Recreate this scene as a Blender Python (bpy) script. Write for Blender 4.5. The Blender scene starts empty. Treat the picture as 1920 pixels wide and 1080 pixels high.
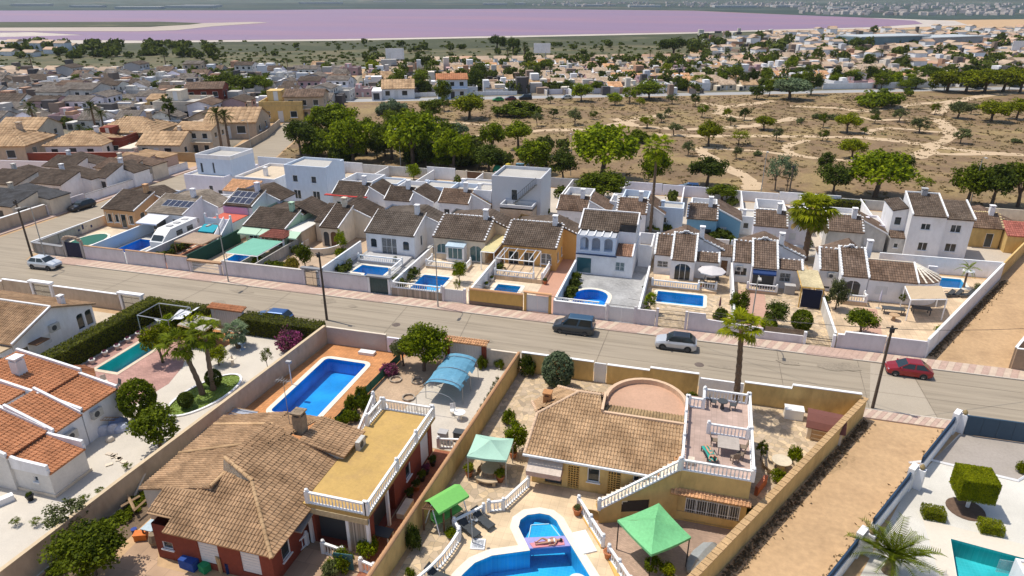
import bpy,math,random
import numpy as np
from mathutils import Vector,Matrix
from mathutils.geometry import tessellate_polygon
from math import pi,sin,cos,radians as rad
rnd = random.Random(11)
S = bpy.context.scene
C = S.collection
D = bpy.data
# ---------------------------------------------------------------- camera
# world axes: X runs along the street, Y away from the camera across it
H = 34.0; FPX = 1280.0; PITCH = rad(23.4); YAW = rad(15.5)
cd = D.cameras.new('camera'); cam = D.objects.new('camera',cd); C.objects.link(cam)
cd.sensor_width = 36.0; cd.lens = 36.0 * FPX / 1920.0
cd.clip_start = 0.5; cd.clip_end = 30000
cam.location = (0,0,H); cam.rotation_euler = (pi / 2 - PITCH,0,YAW)
S.camera = cam
S.render.resolution_x,S.render.resolution_y = 1024,576
# ---------------------------------------------------------------- light
SUN_EL = rad(67); SUN_DIR = Vector((-0.985,0.17,0)).normalized()   # towards the sun, on the ground
W = D.worlds.new('World'); S.world = W; W.use_nodes = True
nt = W.node_tree; bg = nt.nodes['Background']
sky = nt.nodes.new('ShaderNodeTexSky'); sky.sky_type = 'NISHITA'; sky.sun_disc = False
sky.sun_elevation = SUN_EL; sky.sun_rotation = math.atan2(SUN_DIR.x,SUN_DIR.y)
sky.air_density = 1.0; sky.dust_density = 1.5
nt.links.new(sky.outputs[0],bg.inputs[0]); bg.inputs[1].default_value = 0.142
sl = D.lights.new('sun','SUN'); sl.energy = 4.2; sl.angle = rad(0.5); sl.color = (1,.935,.82)
so = D.objects.new('sun',sl); C.objects.link(so)
sv = SUN_DIR * cos(SUN_EL) + Vector((0,0,sin(SUN_EL)))
so.rotation_euler = sv.to_track_quat('Z','Y').to_euler(); so.location = sv * 200
S.view_settings.view_transform = 'Standard'; S.view_settings.look = 'None'
S.view_settings.exposure = 0.06; S.view_settings.gamma = 1.0
S.view_settings.use_curve_mapping = False
S.cycles.max_bounces = 8; S.cycles.transparent_max_bounces = 16
S.cycles.caustics_reflective = False; S.cycles.caustics_refractive = False
# ---------------------------------------------------------------- helpers
def G(px,py,z=0.0):
 """where a sight line through a point of the 1920x1080 frame meets height z (metres, street axes)"""
 a = (px - 960) / FPX; b = (py - 540) / FPX
 cp,sp = cos(PITCH),sin(PITCH)
 dx,dy,dz = a,cp - b * sp,-sp - b * cp
 t = (H - z) / -dz
 x,y = dx * t,dy * t
 return (x * cos(YAW) - y * sin(YAW),x * sin(YAW) + y * cos(YAW))
def depth(px,py):
 b = (py - 540) / FPX
 return H / (sin(PITCH) + b * cos(PITCH))
MATS = {}
def mat(name,col,rough=.85,var=.14,s1=.35,s2=5.0,col2=None,thr=.55,bump=0,metal=0,spec=.35,stretch=None,alpha=None):
 if name in MATS: return MATS[name]
 m = D.materials.new(name); m.use_nodes = True; n = m.node_tree; N = n.nodes; L = n.links
 b = N['Principled BSDF']; b.inputs['Roughness'].default_value = rough
 b.inputs['Metallic'].default_value = metal; b.inputs['Specular IOR Level'].default_value = spec
 tc = N.new('ShaderNodeNewGeometry'); src = tc.outputs['Position']
 if stretch:
  mp = N.new('ShaderNodeMapping'); mp.inputs['Scale'].default_value = stretch
  L.new(src,mp.inputs[0]); src = mp.outputs[0]
 def noise(s,d=5):
  t = N.new('ShaderNodeTexNoise'); t.inputs['Scale'].default_value = s; t.inputs['Detail'].default_value = d
  t.inputs['Roughness'].default_value = .62; L.new(src,t.inputs['Vector']); return t
 a,c = noise(s1),noise(s2,3)
 ad = N.new('ShaderNodeMath'); ad.operation = 'ADD'; L.new(a.outputs[0],ad.inputs[0]); L.new(c.outputs[0],ad.inputs[1])
 mr = N.new('ShaderNodeMapRange'); mr.inputs[1].default_value = .6; mr.inputs[2].default_value = 1.4
 mr.inputs[3].default_value = 1 - var * 1.6; mr.inputs[4].default_value = 1 + var * 1.6; L.new(ad.outputs[0],mr.inputs[0])
 hs = N.new('ShaderNodeHueSaturation'); L.new(mr.outputs[0],hs.inputs['Value'])
 if col2:
  t = noise(s1 * 1.7,6); r = N.new('ShaderNodeValToRGB')
  r.color_ramp.elements[0].position = thr - .09; r.color_ramp.elements[1].position = thr + .09
  r.color_ramp.elements[0].color = (*col,1); r.color_ramp.elements[1].color = (*col2,1)
  L.new(t.outputs[0],r.inputs[0]); L.new(r.outputs[0],hs.inputs['Color'])
 else: hs.inputs['Color'].default_value = (*col,1)
 L.new(hs.outputs[0],b.inputs['Base Color'])
 if bump:
  bp = N.new('ShaderNodeBump'); bp.inputs['Strength'].default_value = bump; bp.inputs['Distance'].default_value = .05
  L.new(c.outputs[0],bp.inputs['Height']); L.new(bp.outputs[0],b.inputs['Normal'])
 MATS[name] = m; return m
def tile_mat(name,col,var=.35,stain=(.5,.45,.4),s=.5):
 if name in MATS: return MATS[name]
 m = D.materials.new(name); m.use_nodes = True; n = m.node_tree; N = n.nodes; L = n.links
 b = N['Principled BSDF']; b.inputs['Roughness'].default_value = .85; b.inputs['Specular IOR Level'].default_value = .3
 uv = N.new('ShaderNodeUVMap'); wn = N.new('ShaderNodeTexWhiteNoise'); wn.noise_dimensions = '2D'
 oi = N.new('ShaderNodeObjectInfo'); va = N.new('ShaderNodeVectorMath'); va.operation = 'ADD'; L.new(uv.outputs[0],va.inputs[0]); L.new(oi.outputs['Random'],va.inputs[1]); L.new(va.outputs[0],wn.inputs['Vector'])
 mr = N.new('ShaderNodeMapRange'); mr.inputs[3].default_value = 1 - var; mr.inputs[4].default_value = 1 + var; L.new(wn.outputs[0],mr.inputs[0])
 tc = N.new('ShaderNodeNewGeometry'); t = N.new('ShaderNodeTexNoise'); t.inputs['Scale'].default_value = s; t.inputs['Detail'].default_value = 7
 L.new(tc.outputs['Position'],t.inputs['Vector'])
 r = N.new('ShaderNodeValToRGB'); r.color_ramp.elements[0].position = .42; r.color_ramp.elements[1].position = .75
 r.color_ramp.elements[0].color = (*col,1); r.color_ramp.elements[1].color = (*[a * q for a,q in zip(col,stain)],1)
 L.new(t.outputs[0],r.inputs[0])
 hs = N.new('ShaderNodeHueSaturation'); L.new(r.outputs[0],hs.inputs['Color']); L.new(mr.outputs[0],hs.inputs['Value'])
 L.new(hs.outputs[0],b.inputs['Base Color']); MATS[name] = m; return m
def leaf_mat(name,col,col2,trans=.3):
 if name in MATS: return MATS[name]
 m = D.materials.new(name); m.use_nodes = True; n = m.node_tree; N = n.nodes; L = n.links
 b = N['Principled BSDF']; b.inputs['Roughness'].default_value = .6; b.inputs['Specular IOR Level'].default_value = .06
 g = N.new('ShaderNodeNewGeometry'); oi = N.new('ShaderNodeObjectInfo')
 tc = N.new('ShaderNodeTexCoord'); t = N.new('ShaderNodeTexNoise'); t.inputs['Scale'].default_value = 1.1; L.new(tc.outputs['Object'],t.inputs['Vector'])
 ad = N.new('ShaderNodeMath'); ad.operation = 'MULTIPLY_ADD'; L.new(g.outputs['Random Per Island'],ad.inputs[0]); ad.inputs[1].default_value = .6; L.new(t.outputs[0],ad.inputs[2])
 r = N.new('ShaderNodeValToRGB'); r.color_ramp.elements[0].position = .35; r.color_ramp.elements[1].position = 1.15 if False else 1.0
 r.color_ramp.elements[0].color = (*col,1); r.color_ramp.elements[1].color = (*col2,1); L.new(ad.outputs[0],r.inputs[0])
 hs = N.new('ShaderNodeHueSaturation'); L.new(r.outputs[0],hs.inputs['Color'])
 mr = N.new('ShaderNodeMapRange'); mr.inputs[3].default_value = .75; mr.inputs[4].default_value = 1.2; L.new(oi.outputs['Random'],mr.inputs[0]); L.new(mr.outputs[0],hs.inputs['Value'])
 L.new(hs.outputs[0],b.inputs['Base Color'])
 tr = N.new('ShaderNodeBsdfTranslucent'); L.new(hs.outputs[0],tr.inputs[0])
 mx = N.new('ShaderNodeMixShader'); mx.inputs[0].default_value = trans
 L.new(b.outputs[0],mx.inputs[1]); L.new(tr.outputs[0],mx.inputs[2]); L.new(mx.outputs[0],N['Material Output'].inputs[0])
 MATS[name] = m; return m
def grid_mat(name,col,joint,sx,sy,off=.5,jw=.03,var=.2,rough=.8,bias=0.0):
 """brick / tile pattern laid on the ground (flat joints, too fine to build)"""
 if name in MATS: return MATS[name]
 m = D.materials.new(name); m.use_nodes = True; n = m.node_tree; N = n.nodes; L = n.links
 b = N['Principled BSDF']; b.inputs['Roughness'].default_value = rough; b.inputs['Specular IOR Level'].default_value = .3
 tc = N.new('ShaderNodeTexCoord'); br = N.new('ShaderNodeTexBrick'); L.new(tc.outputs['Object'],br.inputs['Vector'])
 br.offset = off; br.inputs['Scale'].default_value = 1; br.inputs['Mortar Size'].default_value = jw
 br.inputs['Brick Width'].default_value = sx; br.inputs['Row Height'].default_value = sy; br.inputs['Bias'].default_value = bias
 br.inputs['Color1'].default_value = (*[min(1,c * (1 + var)) for c in col],1); br.inputs['Color2'].default_value = (*[c * (1 - var) for c in col],1)
 br.inputs['Mortar'].default_value = (*joint,1)
 t = N.new('ShaderNodeTexNoise'); t.inputs['Scale'].default_value = .45; t.inputs['Detail'].default_value = 8; L.new(tc.outputs['Object'],t.inputs['Vector'])
 mr = N.new('ShaderNodeMapRange'); mr.inputs[1].default_value = .3; mr.inputs[2].default_value = .7; mr.inputs[3].default_value = .78; mr.inputs[4].default_value = 1.2; L.new(t.outputs[0],mr.inputs[0])
 hs = N.new('ShaderNodeHueSaturation'); L.new(br.outputs[0],hs.inputs['Color']); L.new(mr.outputs[0],hs.inputs['Value'])
 L.new(hs.outputs[0],b.inputs['Base Color']); MATS[name] = m; return m
def stone_mat(name,col,col2,joint,scale=2.0):
 """crazy paving: irregular flat stones, each a few pixels wide"""
 if name in MATS: return MATS[name]
 m = D.materials.new(name); m.use_nodes = True; n = m.node_tree; N = n.nodes; L = n.links
 b = N['Principled BSDF']; b.inputs['Roughness'].default_value = .85
 tc = N.new('ShaderNodeTexCoord')
 v1 = N.new('ShaderNodeTexVoronoi'); v1.inputs['Scale'].default_value = scale; v1.voronoi_dimensions = '2D'
 v2 = N.new('ShaderNodeTexVoronoi'); v2.feature = 'DISTANCE_TO_EDGE'; v2.inputs['Scale'].default_value = scale; v2.voronoi_dimensions = '2D'
 for v in (v1,v2): L.new(tc.outputs['Object'],v.inputs['Vector'])
 sp = N.new('ShaderNodeSeparateColor'); L.new(v1.outputs['Color'],sp.inputs[0])
 r = N.new('ShaderNodeValToRGB'); r.color_ramp.elements[0].color = (*col,1); r.color_ramp.elements[1].color = (*col2,1); L.new(sp.outputs[0],r.inputs[0])
 mx = N.new('ShaderNodeMix'); mx.data_type = 'RGBA'
 lt = N.new('ShaderNodeMath'); lt.operation = 'LESS_THAN'; lt.inputs[1].default_value = .045; L.new(v2.outputs[0],lt.inputs[0])
 L.new(lt.outputs[0],mx.inputs[0]); L.new(r.outputs[0],mx.inputs[6]); mx.inputs[7].default_value = (*joint,1)
 hs = N.new('ShaderNodeHueSaturation'); L.new(mx.outputs[2],hs.inputs['Color'])
 mr = N.new('ShaderNodeMapRange'); mr.inputs[3].default_value = .7; mr.inputs[4].default_value = 1.15; L.new(sp.outputs[1],mr.inputs[0]); L.new(mr.outputs[0],hs.inputs['Value'])
 L.new(hs.outputs[0],b.inputs['Base Color']); MATS[name] = m; return m
def glass_mat(name,col=(.02,.03,.035),rough=.06,alpha=1.0):
 if name in MATS: return MATS[name]
 m = D.materials.new(name); m.use_nodes = True; b = m.node_tree.nodes['Principled BSDF']
 b.inputs['Base Color'].default_value = (*col,1); b.inputs['Roughness'].default_value = rough; b.inputs['Specular IOR Level'].default_value = .6
 if alpha < 1: b.inputs['Alpha'].default_value = alpha
 MATS[name] = m; return m
def water_mat(name,tint=(.75,.93,1.0)):
 if name in MATS: return MATS[name]
 m = D.materials.new(name); m.use_nodes = True; n = m.node_tree; N = n.nodes; L = n.links
 N.remove(N['Principled BSDF'])
 tr = N.new('ShaderNodeBsdfTransparent'); tr.inputs[0].default_value = (*tint,1)
 gl = N.new('ShaderNodeBsdfGlossy'); gl.inputs['Roughness'].default_value = .03
 fr = N.new('ShaderNodeFresnel'); fr.inputs[0].default_value = 1.33
 tc = N.new('ShaderNodeTexCoord'); t = N.new('ShaderNodeTexNoise'); t.inputs['Scale'].default_value = 3; t.inputs['Detail'].default_value = 3; L.new(tc.outputs['Object'],t.inputs['Vector'])
 bp = N.new('ShaderNodeBump'); bp.inputs['Strength'].default_value = .25; bp.inputs['Distance'].default_value = .05; L.new(t.outputs[0],bp.inputs['Height'])
 L.new(bp.outputs[0],gl.inputs['Normal']); L.new(bp.outputs[0],fr.inputs['Normal'])
 mx = N.new('ShaderNodeMixShader'); L.new(fr.outputs[0],mx.inputs[0]); L.new(tr.outputs[0],mx.inputs[1]); L.new(gl.outputs[0],mx.inputs[2])
 L.new(mx.outputs[0],N['Material Output'].inputs[0]); MATS[name] = m; return m
class MB:
 """collects faces; link() makes them ONE mesh object"""
 def __init__(s): s.v = []; s.f = []; s.uv = None
 def add(s,vs,fs):
  o = len(s.v); s.v.extend(vs); s.f.extend([tuple(i + o for i in f) for f in fs])
 def poly(s,pts): s.add([tuple(p) for p in pts],[tuple(range(len(pts)))])
 def box(s,x0,y0,z0,x1,y1,z1):
  s.add([(x0,y0,z0),(x1,y0,z0),(x1,y1,z0),(x0,y1,z0),(x0,y0,z1),(x1,y0,z1),(x1,y1,z1),(x0,y1,z1)],
    [(0,3,2,1),(4,5,6,7),(0,1,5,4),(1,2,6,5),(2,3,7,6),(3,0,4,7)])
 def cbox(s,cx,cy,z0,sx,sy,h,rz=0):
  c,q = cos(rz),sin(rz); P = []
  for z in (z0,z0 + h):
   for a,b in ((-1,-1),(1,-1),(1,1),(-1,1)):
    x,y = a * sx / 2,b * sy / 2; P.append((cx + x * c - y * q,cy + x * q + y * c,z))
  s.add(P,[(0,3,2,1),(4,5,6,7),(0,1,5,4),(1,2,6,5),(2,3,7,6),(3,0,4,7)])
 def obox(s,o,t,n,a0,a1,b0,b1,c0,c1):
  """box in a wall's own axes: a along t, b up, c out along n"""
  P = []
  for b in (b0,b1):
   for a,c in ((a0,c1),(a1,c1),(a1,c0),(a0,c0)):
    P.append((o[0] + t[0] * a + n[0] * c,o[1] + t[1] * a + n[1] * c,o[2] + b))
  s.add(P,[(0,3,2,1),(4,5,6,7),(0,1,5,4),(1,2,6,5),(2,3,7,6),(3,0,4,7)])
 def prism(s,pts,z0,z1):
  """closed prism over a 2D outline (z0/z1 may be lists per point)"""
  n = len(pts); A = z0 if isinstance(z0,(list,tuple)) else [z0] * n; B = z1 if isinstance(z1,(list,tuple)) else [z1] * n
  o = len(s.v); s.v.extend([(p[0],p[1],a) for p,a in zip(pts,A)]); s.v.extend([(p[0],p[1],b) for p,b in zip(pts,B)])
  area = sum(pts[i][0] * pts[(i + 1) % n][1] - pts[(i + 1) % n][0] * pts[i][1] for i in range(n))
  top = list(range(n)) if area > 0 else list(range(n))[::-1]
  s.f.append(tuple(o + n + i for i in top)); s.f.append(tuple(o + i for i in top[::-1]))
  for k in range(n):
   i,j = top[k],top[(k + 1) % n]; s.f.append((o + i,o + j,o + n + j,o + n + i))
 def tube(s,path,r,n=6,cap=True):
  P = [Vector(p) for p in path]; k = len(P); rr = r if isinstance(r,(list,tuple)) else [r] * k; rings = []
  for i,p in enumerate(P):
   d = (P[min(i + 1,k - 1)] - P[max(i - 1,0)]).normalized()
   a = d.cross(Vector((0,0,1)) if abs(d.z) < .95 else Vector((1,0,0))).normalized(); b = d.cross(a)
   rings.append([tuple(p + (a * cos(2 * pi * j / n) + b * sin(2 * pi * j / n)) * rr[i]) for j in range(n)])
  o = len(s.v); [s.v.extend(q) for q in rings]
  for i in range(k - 1):
   for j in range(n): s.f.append((o + i * n + j,o + (i + 1) * n + j,o + (i + 1) * n + (j + 1) % n,o + i * n + (j + 1) % n))
  if cap: s.f.append(tuple(o + j for j in range(n))); s.f.append(tuple(o + (k - 1) * n + j for j in range(n))[::-1])
 def lathe(s,prof,cx=0,cy=0,n=10):
  o = len(s.v); k = len(prof)
  for r,z in prof: s.v.extend([(cx + r * cos(2 * pi * j / n),cy + r * sin(2 * pi * j / n),z) for j in range(n)])
  for i in range(k - 1):
   for j in range(n): s.f.append((o + i * n + j,o + i * n + (j + 1) % n,o + (i + 1) * n + (j + 1) % n,o + (i + 1) * n + j))
  s.f.append(tuple(o + j for j in range(n))[::-1]); s.f.append(tuple(o + (k - 1) * n + j for j in range(n)))
 def tess(s,outer,holes,z):
  loops = [[Vector((p[0],p[1],0)) for p in l] for l in [outer] + holes]
  flat = [p for l in loops for p in l]; o = len(s.v); s.v.extend([(p.x,p.y,z) for p in flat])
  for t in tessellate_polygon(loops):
   a,b,c = (flat[i] for i in t)
   if (b - a).cross(c - a).z < 0: t = (t[0],t[2],t[1])
   if abs((b - a).cross(c - a).z) > 1e-9: s.f.append(tuple(o + i for i in t))
 def data(s,name,m=None,smooth=False):
  me = D.meshes.new(name); me.from_pydata(s.v,[],s.f)
  if s.uv is not None:
   l = me.uv_layers.new(name='UVMap'); l.data.foreach_set('uv',[c for q,f in zip(s.uv,s.f) for _ in f for c in q])
  if m: me.materials.append(m)
  if smooth: me.polygons.foreach_set('use_smooth',[True] * len(me.polygons))
  return me
def put(name,me,parent=None,loc=None,rz=0):
 o = D.objects.new(name,me); C.objects.link(o)
 if parent is not None: o.parent = parent
 if loc is not None: o.location = loc
 if rz: o.rotation_euler = (0,0,rz)
 return o
def org(o):
 """world origin of an unrotated thing or part built in place"""
 x = Vector(o.location)
 while o.parent is not None: o = o.parent; x += o.location
 return x
def part(parent,name,mb,m,smooth=False,kind=None,label=None,recalc=False):
 """links the collected shape, given in world axes, as a part of an unrotated thing"""
 if not mb.f: return None
 if parent is not None:
  q = org(parent)
  if q.length > 0: mb.v = [(x - q.x,y - q.y,z - q.z) for x,y,z in mb.v]
 me = mb.data(name,m,smooth); o = put(name,me,parent)
 if kind: o['kind'] = kind
 if label: o['label'] = label
 return o
def tag(o,label,cat,group=None,kind=None):
 if label: o['label'] = label
 if cat: o['category'] = cat
 if group: o['group'] = group
 if kind: o['kind'] = kind
 return o
def thing(name,label,cat,u,v,z=0.0,group=None,rz=0):
 return tag(put(name,None,None,(u,v,z),rz),label,cat,group)
def single(name,label,cat,mb,m,group=None,smooth=False):
 """a thing that is one mesh, origin at its base"""
 xs = [p[0] for p in mb.v]; ys = [p[1] for p in mb.v]; zs = [p[2] for p in mb.v]
 b = ((min(xs) + max(xs)) / 2,(min(ys) + max(ys)) / 2,min(zs))
 mb.v = [(x - b[0],y - b[1],z - b[2]) for x,y,z in mb.v]
 return tag(put(name,mb.data(name,m,smooth),None,b),label,cat,group)
def setting(name,mb,m):
 o = put(name,mb.data(name,m)); o['kind'] = 'structure'; return o
def dup(root,loc=None,rz=None,label=None,group=None,sc=None):
 r = root.copy(); C.objects.link(r)
 if loc is not None: r.location = loc
 if rz is not None: r.rotation_euler = (0,0,rz)
 if sc is not None: r.scale = (sc,sc,sc) if isinstance(sc,(int,float)) else sc
 if label: r['label'] = label
 if group: r['group'] = group
 def kids(a,b):
  for ch in a.children:
   c = ch.copy(); C.objects.link(c); c.parent = b; kids(ch,c)
 kids(root,r)
 return r
def purge(root):
 for ch in list(root.children): purge(ch)
 D.objects.remove(root)
ORD = ('first second third fourth fifth sixth seventh eighth ninth tenth eleventh twelfth thirteenth fourteenth fifteenth sixteenth '
  'seventeenth eighteenth nineteenth twentieth').split()
TENS = {20: 'twenty',30: 'thirty',40: 'forty',50: 'fifty',60: 'sixty',70: 'seventy',80: 'eighty',90: 'ninety'}
def ordinal(i):
 i += 1
 if i <= 20: return ORD[i - 1]
 t,r = divmod(i,10)
 return (TENS[t * 10] + '-' + ORD[r - 1]) if r else TENS[t * 10][:-1] + 'ieth'
def inside(p,poly):
 x,y = p; c = False; n = len(poly)
 for i in range(n):
  (x0,y0),(x1,y1) = poly[i],poly[i - 1]
  if (y0 > y) != (y1 > y) and x < (x1 - x0) * (y - y0) / (y1 - y0) + x0: c = not c
 return c
# ---------------------------------------------------------------- materials
VS = (.42,.42,.2)
WHITE = mat('white_plaster',(.80,.79,.80),var=.07,s1=.7,stretch=VS,col2=(.70,.68,.66),thr=.62)
CREAMW = mat('cream_plaster',(.68,.59,.47),var=.09,s1=.7,stretch=VS,col2=(.55,.47,.38),thr=.62)
OLDW = mat('aged_white_plaster',(.6,.58,.54),var=.12,s1=.8,col2=(.47,.45,.42),thr=.6,stretch=VS)
LAV = mat('lavender_white_plaster',(.76,.73,.79),var=.06,stretch=VS)
PEACH = mat('peach_plaster',(.60,.35,.18),var=.1)
YEL = mat('yellow_plaster',(.62,.43,.17),var=.12,s1=.6,col2=(.44,.29,.11),thr=.6,stretch=VS)
OCHRE = mat('ochre_plaster',(.60,.37,.11),var=.1,stretch=VS)
ORANGEW = mat('orange_plaster',(.62,.36,.12),var=.08)
REDW = mat('oxblood_plaster',(.22,.05,.03),var=.12)
GREENW = mat('pale_green_plaster',(.42,.58,.42),var=.06)
BLUEW = mat('sky_blue_plaster',(.22,.42,.55),var=.06)
LBLUE = mat('pale_blue_plaster',(.60,.67,.77),var=.06,stretch=VS)
GREYW = mat('grey_plaster',(.42,.41,.41),var=.08)
BEIGEW = mat('beige_plaster',(.50,.40,.30),var=.12,s1=.6,col2=(.4,.31,.23),thr=.6,stretch=VS)
STONEW = stone_mat('rubble_stone',(.34,.27,.2),(.5,.42,.34),(.2,.17,.14),3.5)
ROOF_DK = tile_mat('dark_brown_tiles',(.095,.068,.05),.3)
ROOF_MD = tile_mat('brown_tiles',(.165,.108,.075),.32)
ROOF_TAN = tile_mat('tan_tiles',(.46,.305,.175),.2,(.55,.5,.45))
ROOF_TAN2 = tile_mat('weathered_tan_tiles',(.40,.255,.145),.22,(.5,.46,.42))
ROOF_OR = tile_mat('orange_tiles',(.44,.19,.09),.16,(.7,.65,.6))
ROOF_LT = tile_mat('light_orange_tiles',(.58,.32,.165),.3,(.8,.8,.8))
FRAME = mat('white_paint',(.8,.8,.8),rough=.5,var=.02)
DARKF = mat('dark_frame',(.06,.065,.07),rough=.5,var=.05)
PANE = glass_mat('window_glass')
PANE_T = glass_mat('teal_glass',(.05,.13,.15))
SHUT = mat('shutter_white',(.68,.68,.68),rough=.6,var=.03)
WOOD = mat('brown_wood',(.16,.085,.045),var=.2)
WOODL = mat('light_wood',(.42,.28,.16),var=.2)
METAL = mat('grey_metal',(.35,.36,.37),rough=.45,var=.08,metal=.6)
BLACKM = mat('black_metal',(.025,.025,.028),rough=.5,var=.1)
CONC = mat('concrete',(.42,.4,.37),var=.12)
TERRA = mat('terracotta',(.45,.17,.075),var=.15)
DIRT = mat('soil',(.16,.11,.07),var=.25)
COPING = mat('cream_coping',(.72,.66,.56),var=.07)
PLASTIC_W = mat('white_plastic',(.75,.75,.74),rough=.4,var=.03)
LF = {
 'mid': leaf_mat('leaves_green',(.022,.042,.003),(.165,.205,.008)),
 'dark': leaf_mat('leaves_dark',(.014,.027,.004),(.095,.125,.014)),
 'yel': leaf_mat('leaves_yellow_green',(.055,.08,.002),(.26,.28,.006)),
 'bright': leaf_mat('leaves_bright',(.035,.07,.002),(.25,.3,.006)),
 'olive': leaf_mat('leaves_olive',(.045,.06,.018),(.17,.19,.07)),
 'blue': leaf_mat('leaves_blue_green',(.05,.075,.035),(.2,.26,.14)),
 'gold': leaf_mat('leaves_gold',(.2,.16,.02),(.4,.33,.04)),
 'pink': leaf_mat('blossom_pink',(.05,.075,.015),(.36,.07,.2)),
 'hedge': leaf_mat('leaves_hedge',(.045,.06,.005),(.17,.18,.02)),
 'dry': leaf_mat('dry_tufts',(.14,.105,.05),(.32,.24,.12)),
}
BARK = mat('bark',(.12,.085,.06),var=.3,s2=9,bump=.5)
PBARK = mat('palm_bark',(.17,.115,.075),var=.35,s2=12,bump=.6)
# ---------------------------------------------------------------- buildings
def wall_face(mb,p0,p1,z0,t0,t1,ops,rev=.14):
 """upright face from p0 to p1 (outside on the right hand), tops t0/t1, with real openings; returns their frames"""
 a,b = Vector((p0[0],p0[1])),Vector((p1[0],p1[1])); Ln = (b - a).length; t = (b - a) / Ln; n = Vector((t.y,-t.x))
 outer = [(0,z0),(Ln,z0),(Ln,t1),(0,t0)]; holes = []; out = []
 for (s,z,w,h,st) in ops:
  if st.startswith('arch'):
   r = w / 2; hh = h - r * .8
   q = [(s,z),(s + w,z),(s + w,z + hh)] + [(s + r + r * cos(k * pi / 8),z + hh + .8 * r * sin(k * pi / 8)) for k in range(1,8)] + [(s,z + hh)]
  else: q = [(s,z),(s + w,z),(s + w,z + h),(s,z + h)]
  holes.append(q); out.append(((a.x,a.y,0),(t.x,t.y),(n.x,n.y),s,z,w,h,st,q,rev))
 loops = [[Vector((x,y,0)) for x,y in l] for l in [outer] + holes]; flat = [p for l in loops for p in l]
 o = len(mb.v); W3 = lambda s,z,c=0: (a.x + t.x * s + n.x * c,a.y + t.y * s + n.y * c,z)
 mb.v.extend([W3(p.x,p.y) for p in flat])
 if holes:
  for tr in tessellate_polygon(loops):
   i,j,k = tr; A,B,Cc = flat[i],flat[j],flat[k]; cr = (B - A).cross(Cc - A).z
   if abs(cr) < 1e-9: continue
   mb.f.append(tuple(o + q for q in (tr if cr > 0 else (i,k,j))))
 else: mb.f.append((o,o + 1,o + 2,o + 3))
 for q in holes:
  for i in range(len(q)):
   (x0,y0),(x1,y1) = q[i],q[(i + 1) % len(q)]
   mb.add([W3(x0,y0),W3(x0,y0,-rev),W3(x1,y1,-rev),W3(x1,y1)],[(0,1,2,3)])
 return out
def fit(par,op,frame=None,pane=None,sill=True):
 """fills one opening: the window or door as a part, its panes and sill as sub-parts"""
 o,t,n,s,z,w,h,st,q,rev = op
 style = st.split('_')[-1] if '_' in st else st
 fm = MB(); D0 = -.12
 if style in ('door','shut','garage','gate'):
  fm.obox(o,t,n,s,s + w,z,z + h,-.14,-.07)
  k = max(2,int(h / .22)) if style in ('shut','garage') else 0
  for i in range(k): fm.obox(o,t,n,s + .05,s + w - .05,z + .04 + i * (h - .06) / k,z + .04 + (i + .6) * (h - .06) / k,-.07,-.05)
  nm = {'door': 'door','shut': 'shutter','garage': 'garage_door','gate': 'gate'}[style]
  d = part(par,nm,fm,frame or (WOOD if style == 'door' else SHUT))
  if style == 'door':
   k = MB(); k.obox(o,t,n,s + w - .15,s + w - .1,z + 1,z + 1.12,-.07,-.02); part(d,'handle',k,METAL)
  return d
 if style == 'open':
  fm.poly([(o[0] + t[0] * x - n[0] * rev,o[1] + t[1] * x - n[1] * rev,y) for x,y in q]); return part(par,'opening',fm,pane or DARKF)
 bw = .06
 fm.obox(o,t,n,s,s + bw,z,z + h,D0,-.04); fm.obox(o,t,n,s + w - bw,s + w,z,z + h,D0,-.04)
 fm.obox(o,t,n,s + bw,s + w - bw,z,z + bw,D0,-.04); fm.obox(o,t,n,s + bw,s + w - bw,z + h - bw,z + h,D0,-.04)
 nm = max(1,round(w / .75)) if style != 'pane' else 1
 for i in range(1,nm): x = s + w * i / nm; fm.obox(o,t,n,x - .03,x + .03,z + bw,z + h - bw,D0,-.05)
 if style == 'grille':
  kk = max(3,int(w / .16))
  for i in range(1,kk): x = s + w * i / kk; fm.obox(o,t,n,x - .012,x + .012,z + .02,z + h - .02,.0,.03)
  for f in (.02,.5,.98): fm.obox(o,t,n,s,s + w,z + h * f - .015,z + h * f + .015,.031,.05)
 if style == 'lattice':
  for i in range(1,int(w / .2)): fm.obox(o,t,n,s + i * .2 - .03,s + i * .2 + .03,z,z + h,-.1,-.0)
  for i in range(1,int(h / .2)): fm.obox(o,t,n,s,s + w,z + i * .2 - .03,z + i * .2 + .03,-.09,.01)
 wd = part(par,'window',fm,OCHRE if style == 'lattice' else frame or FRAME)
 pm = MB(); pm.poly([(o[0] + t[0] * x + n[0] * -.1,o[1] + t[1] * x + n[1] * -.1,y) for x,y in q]); part(wd,'pane',pm,pane or PANE)
 if sill and z > .5:
  sm = MB(); sm.obox(o,t,n,s - .08,s + w + .08,z - .08,z,-.02,.1); part(wd,'sill',sm,frame or FRAME)
 return wd
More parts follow.
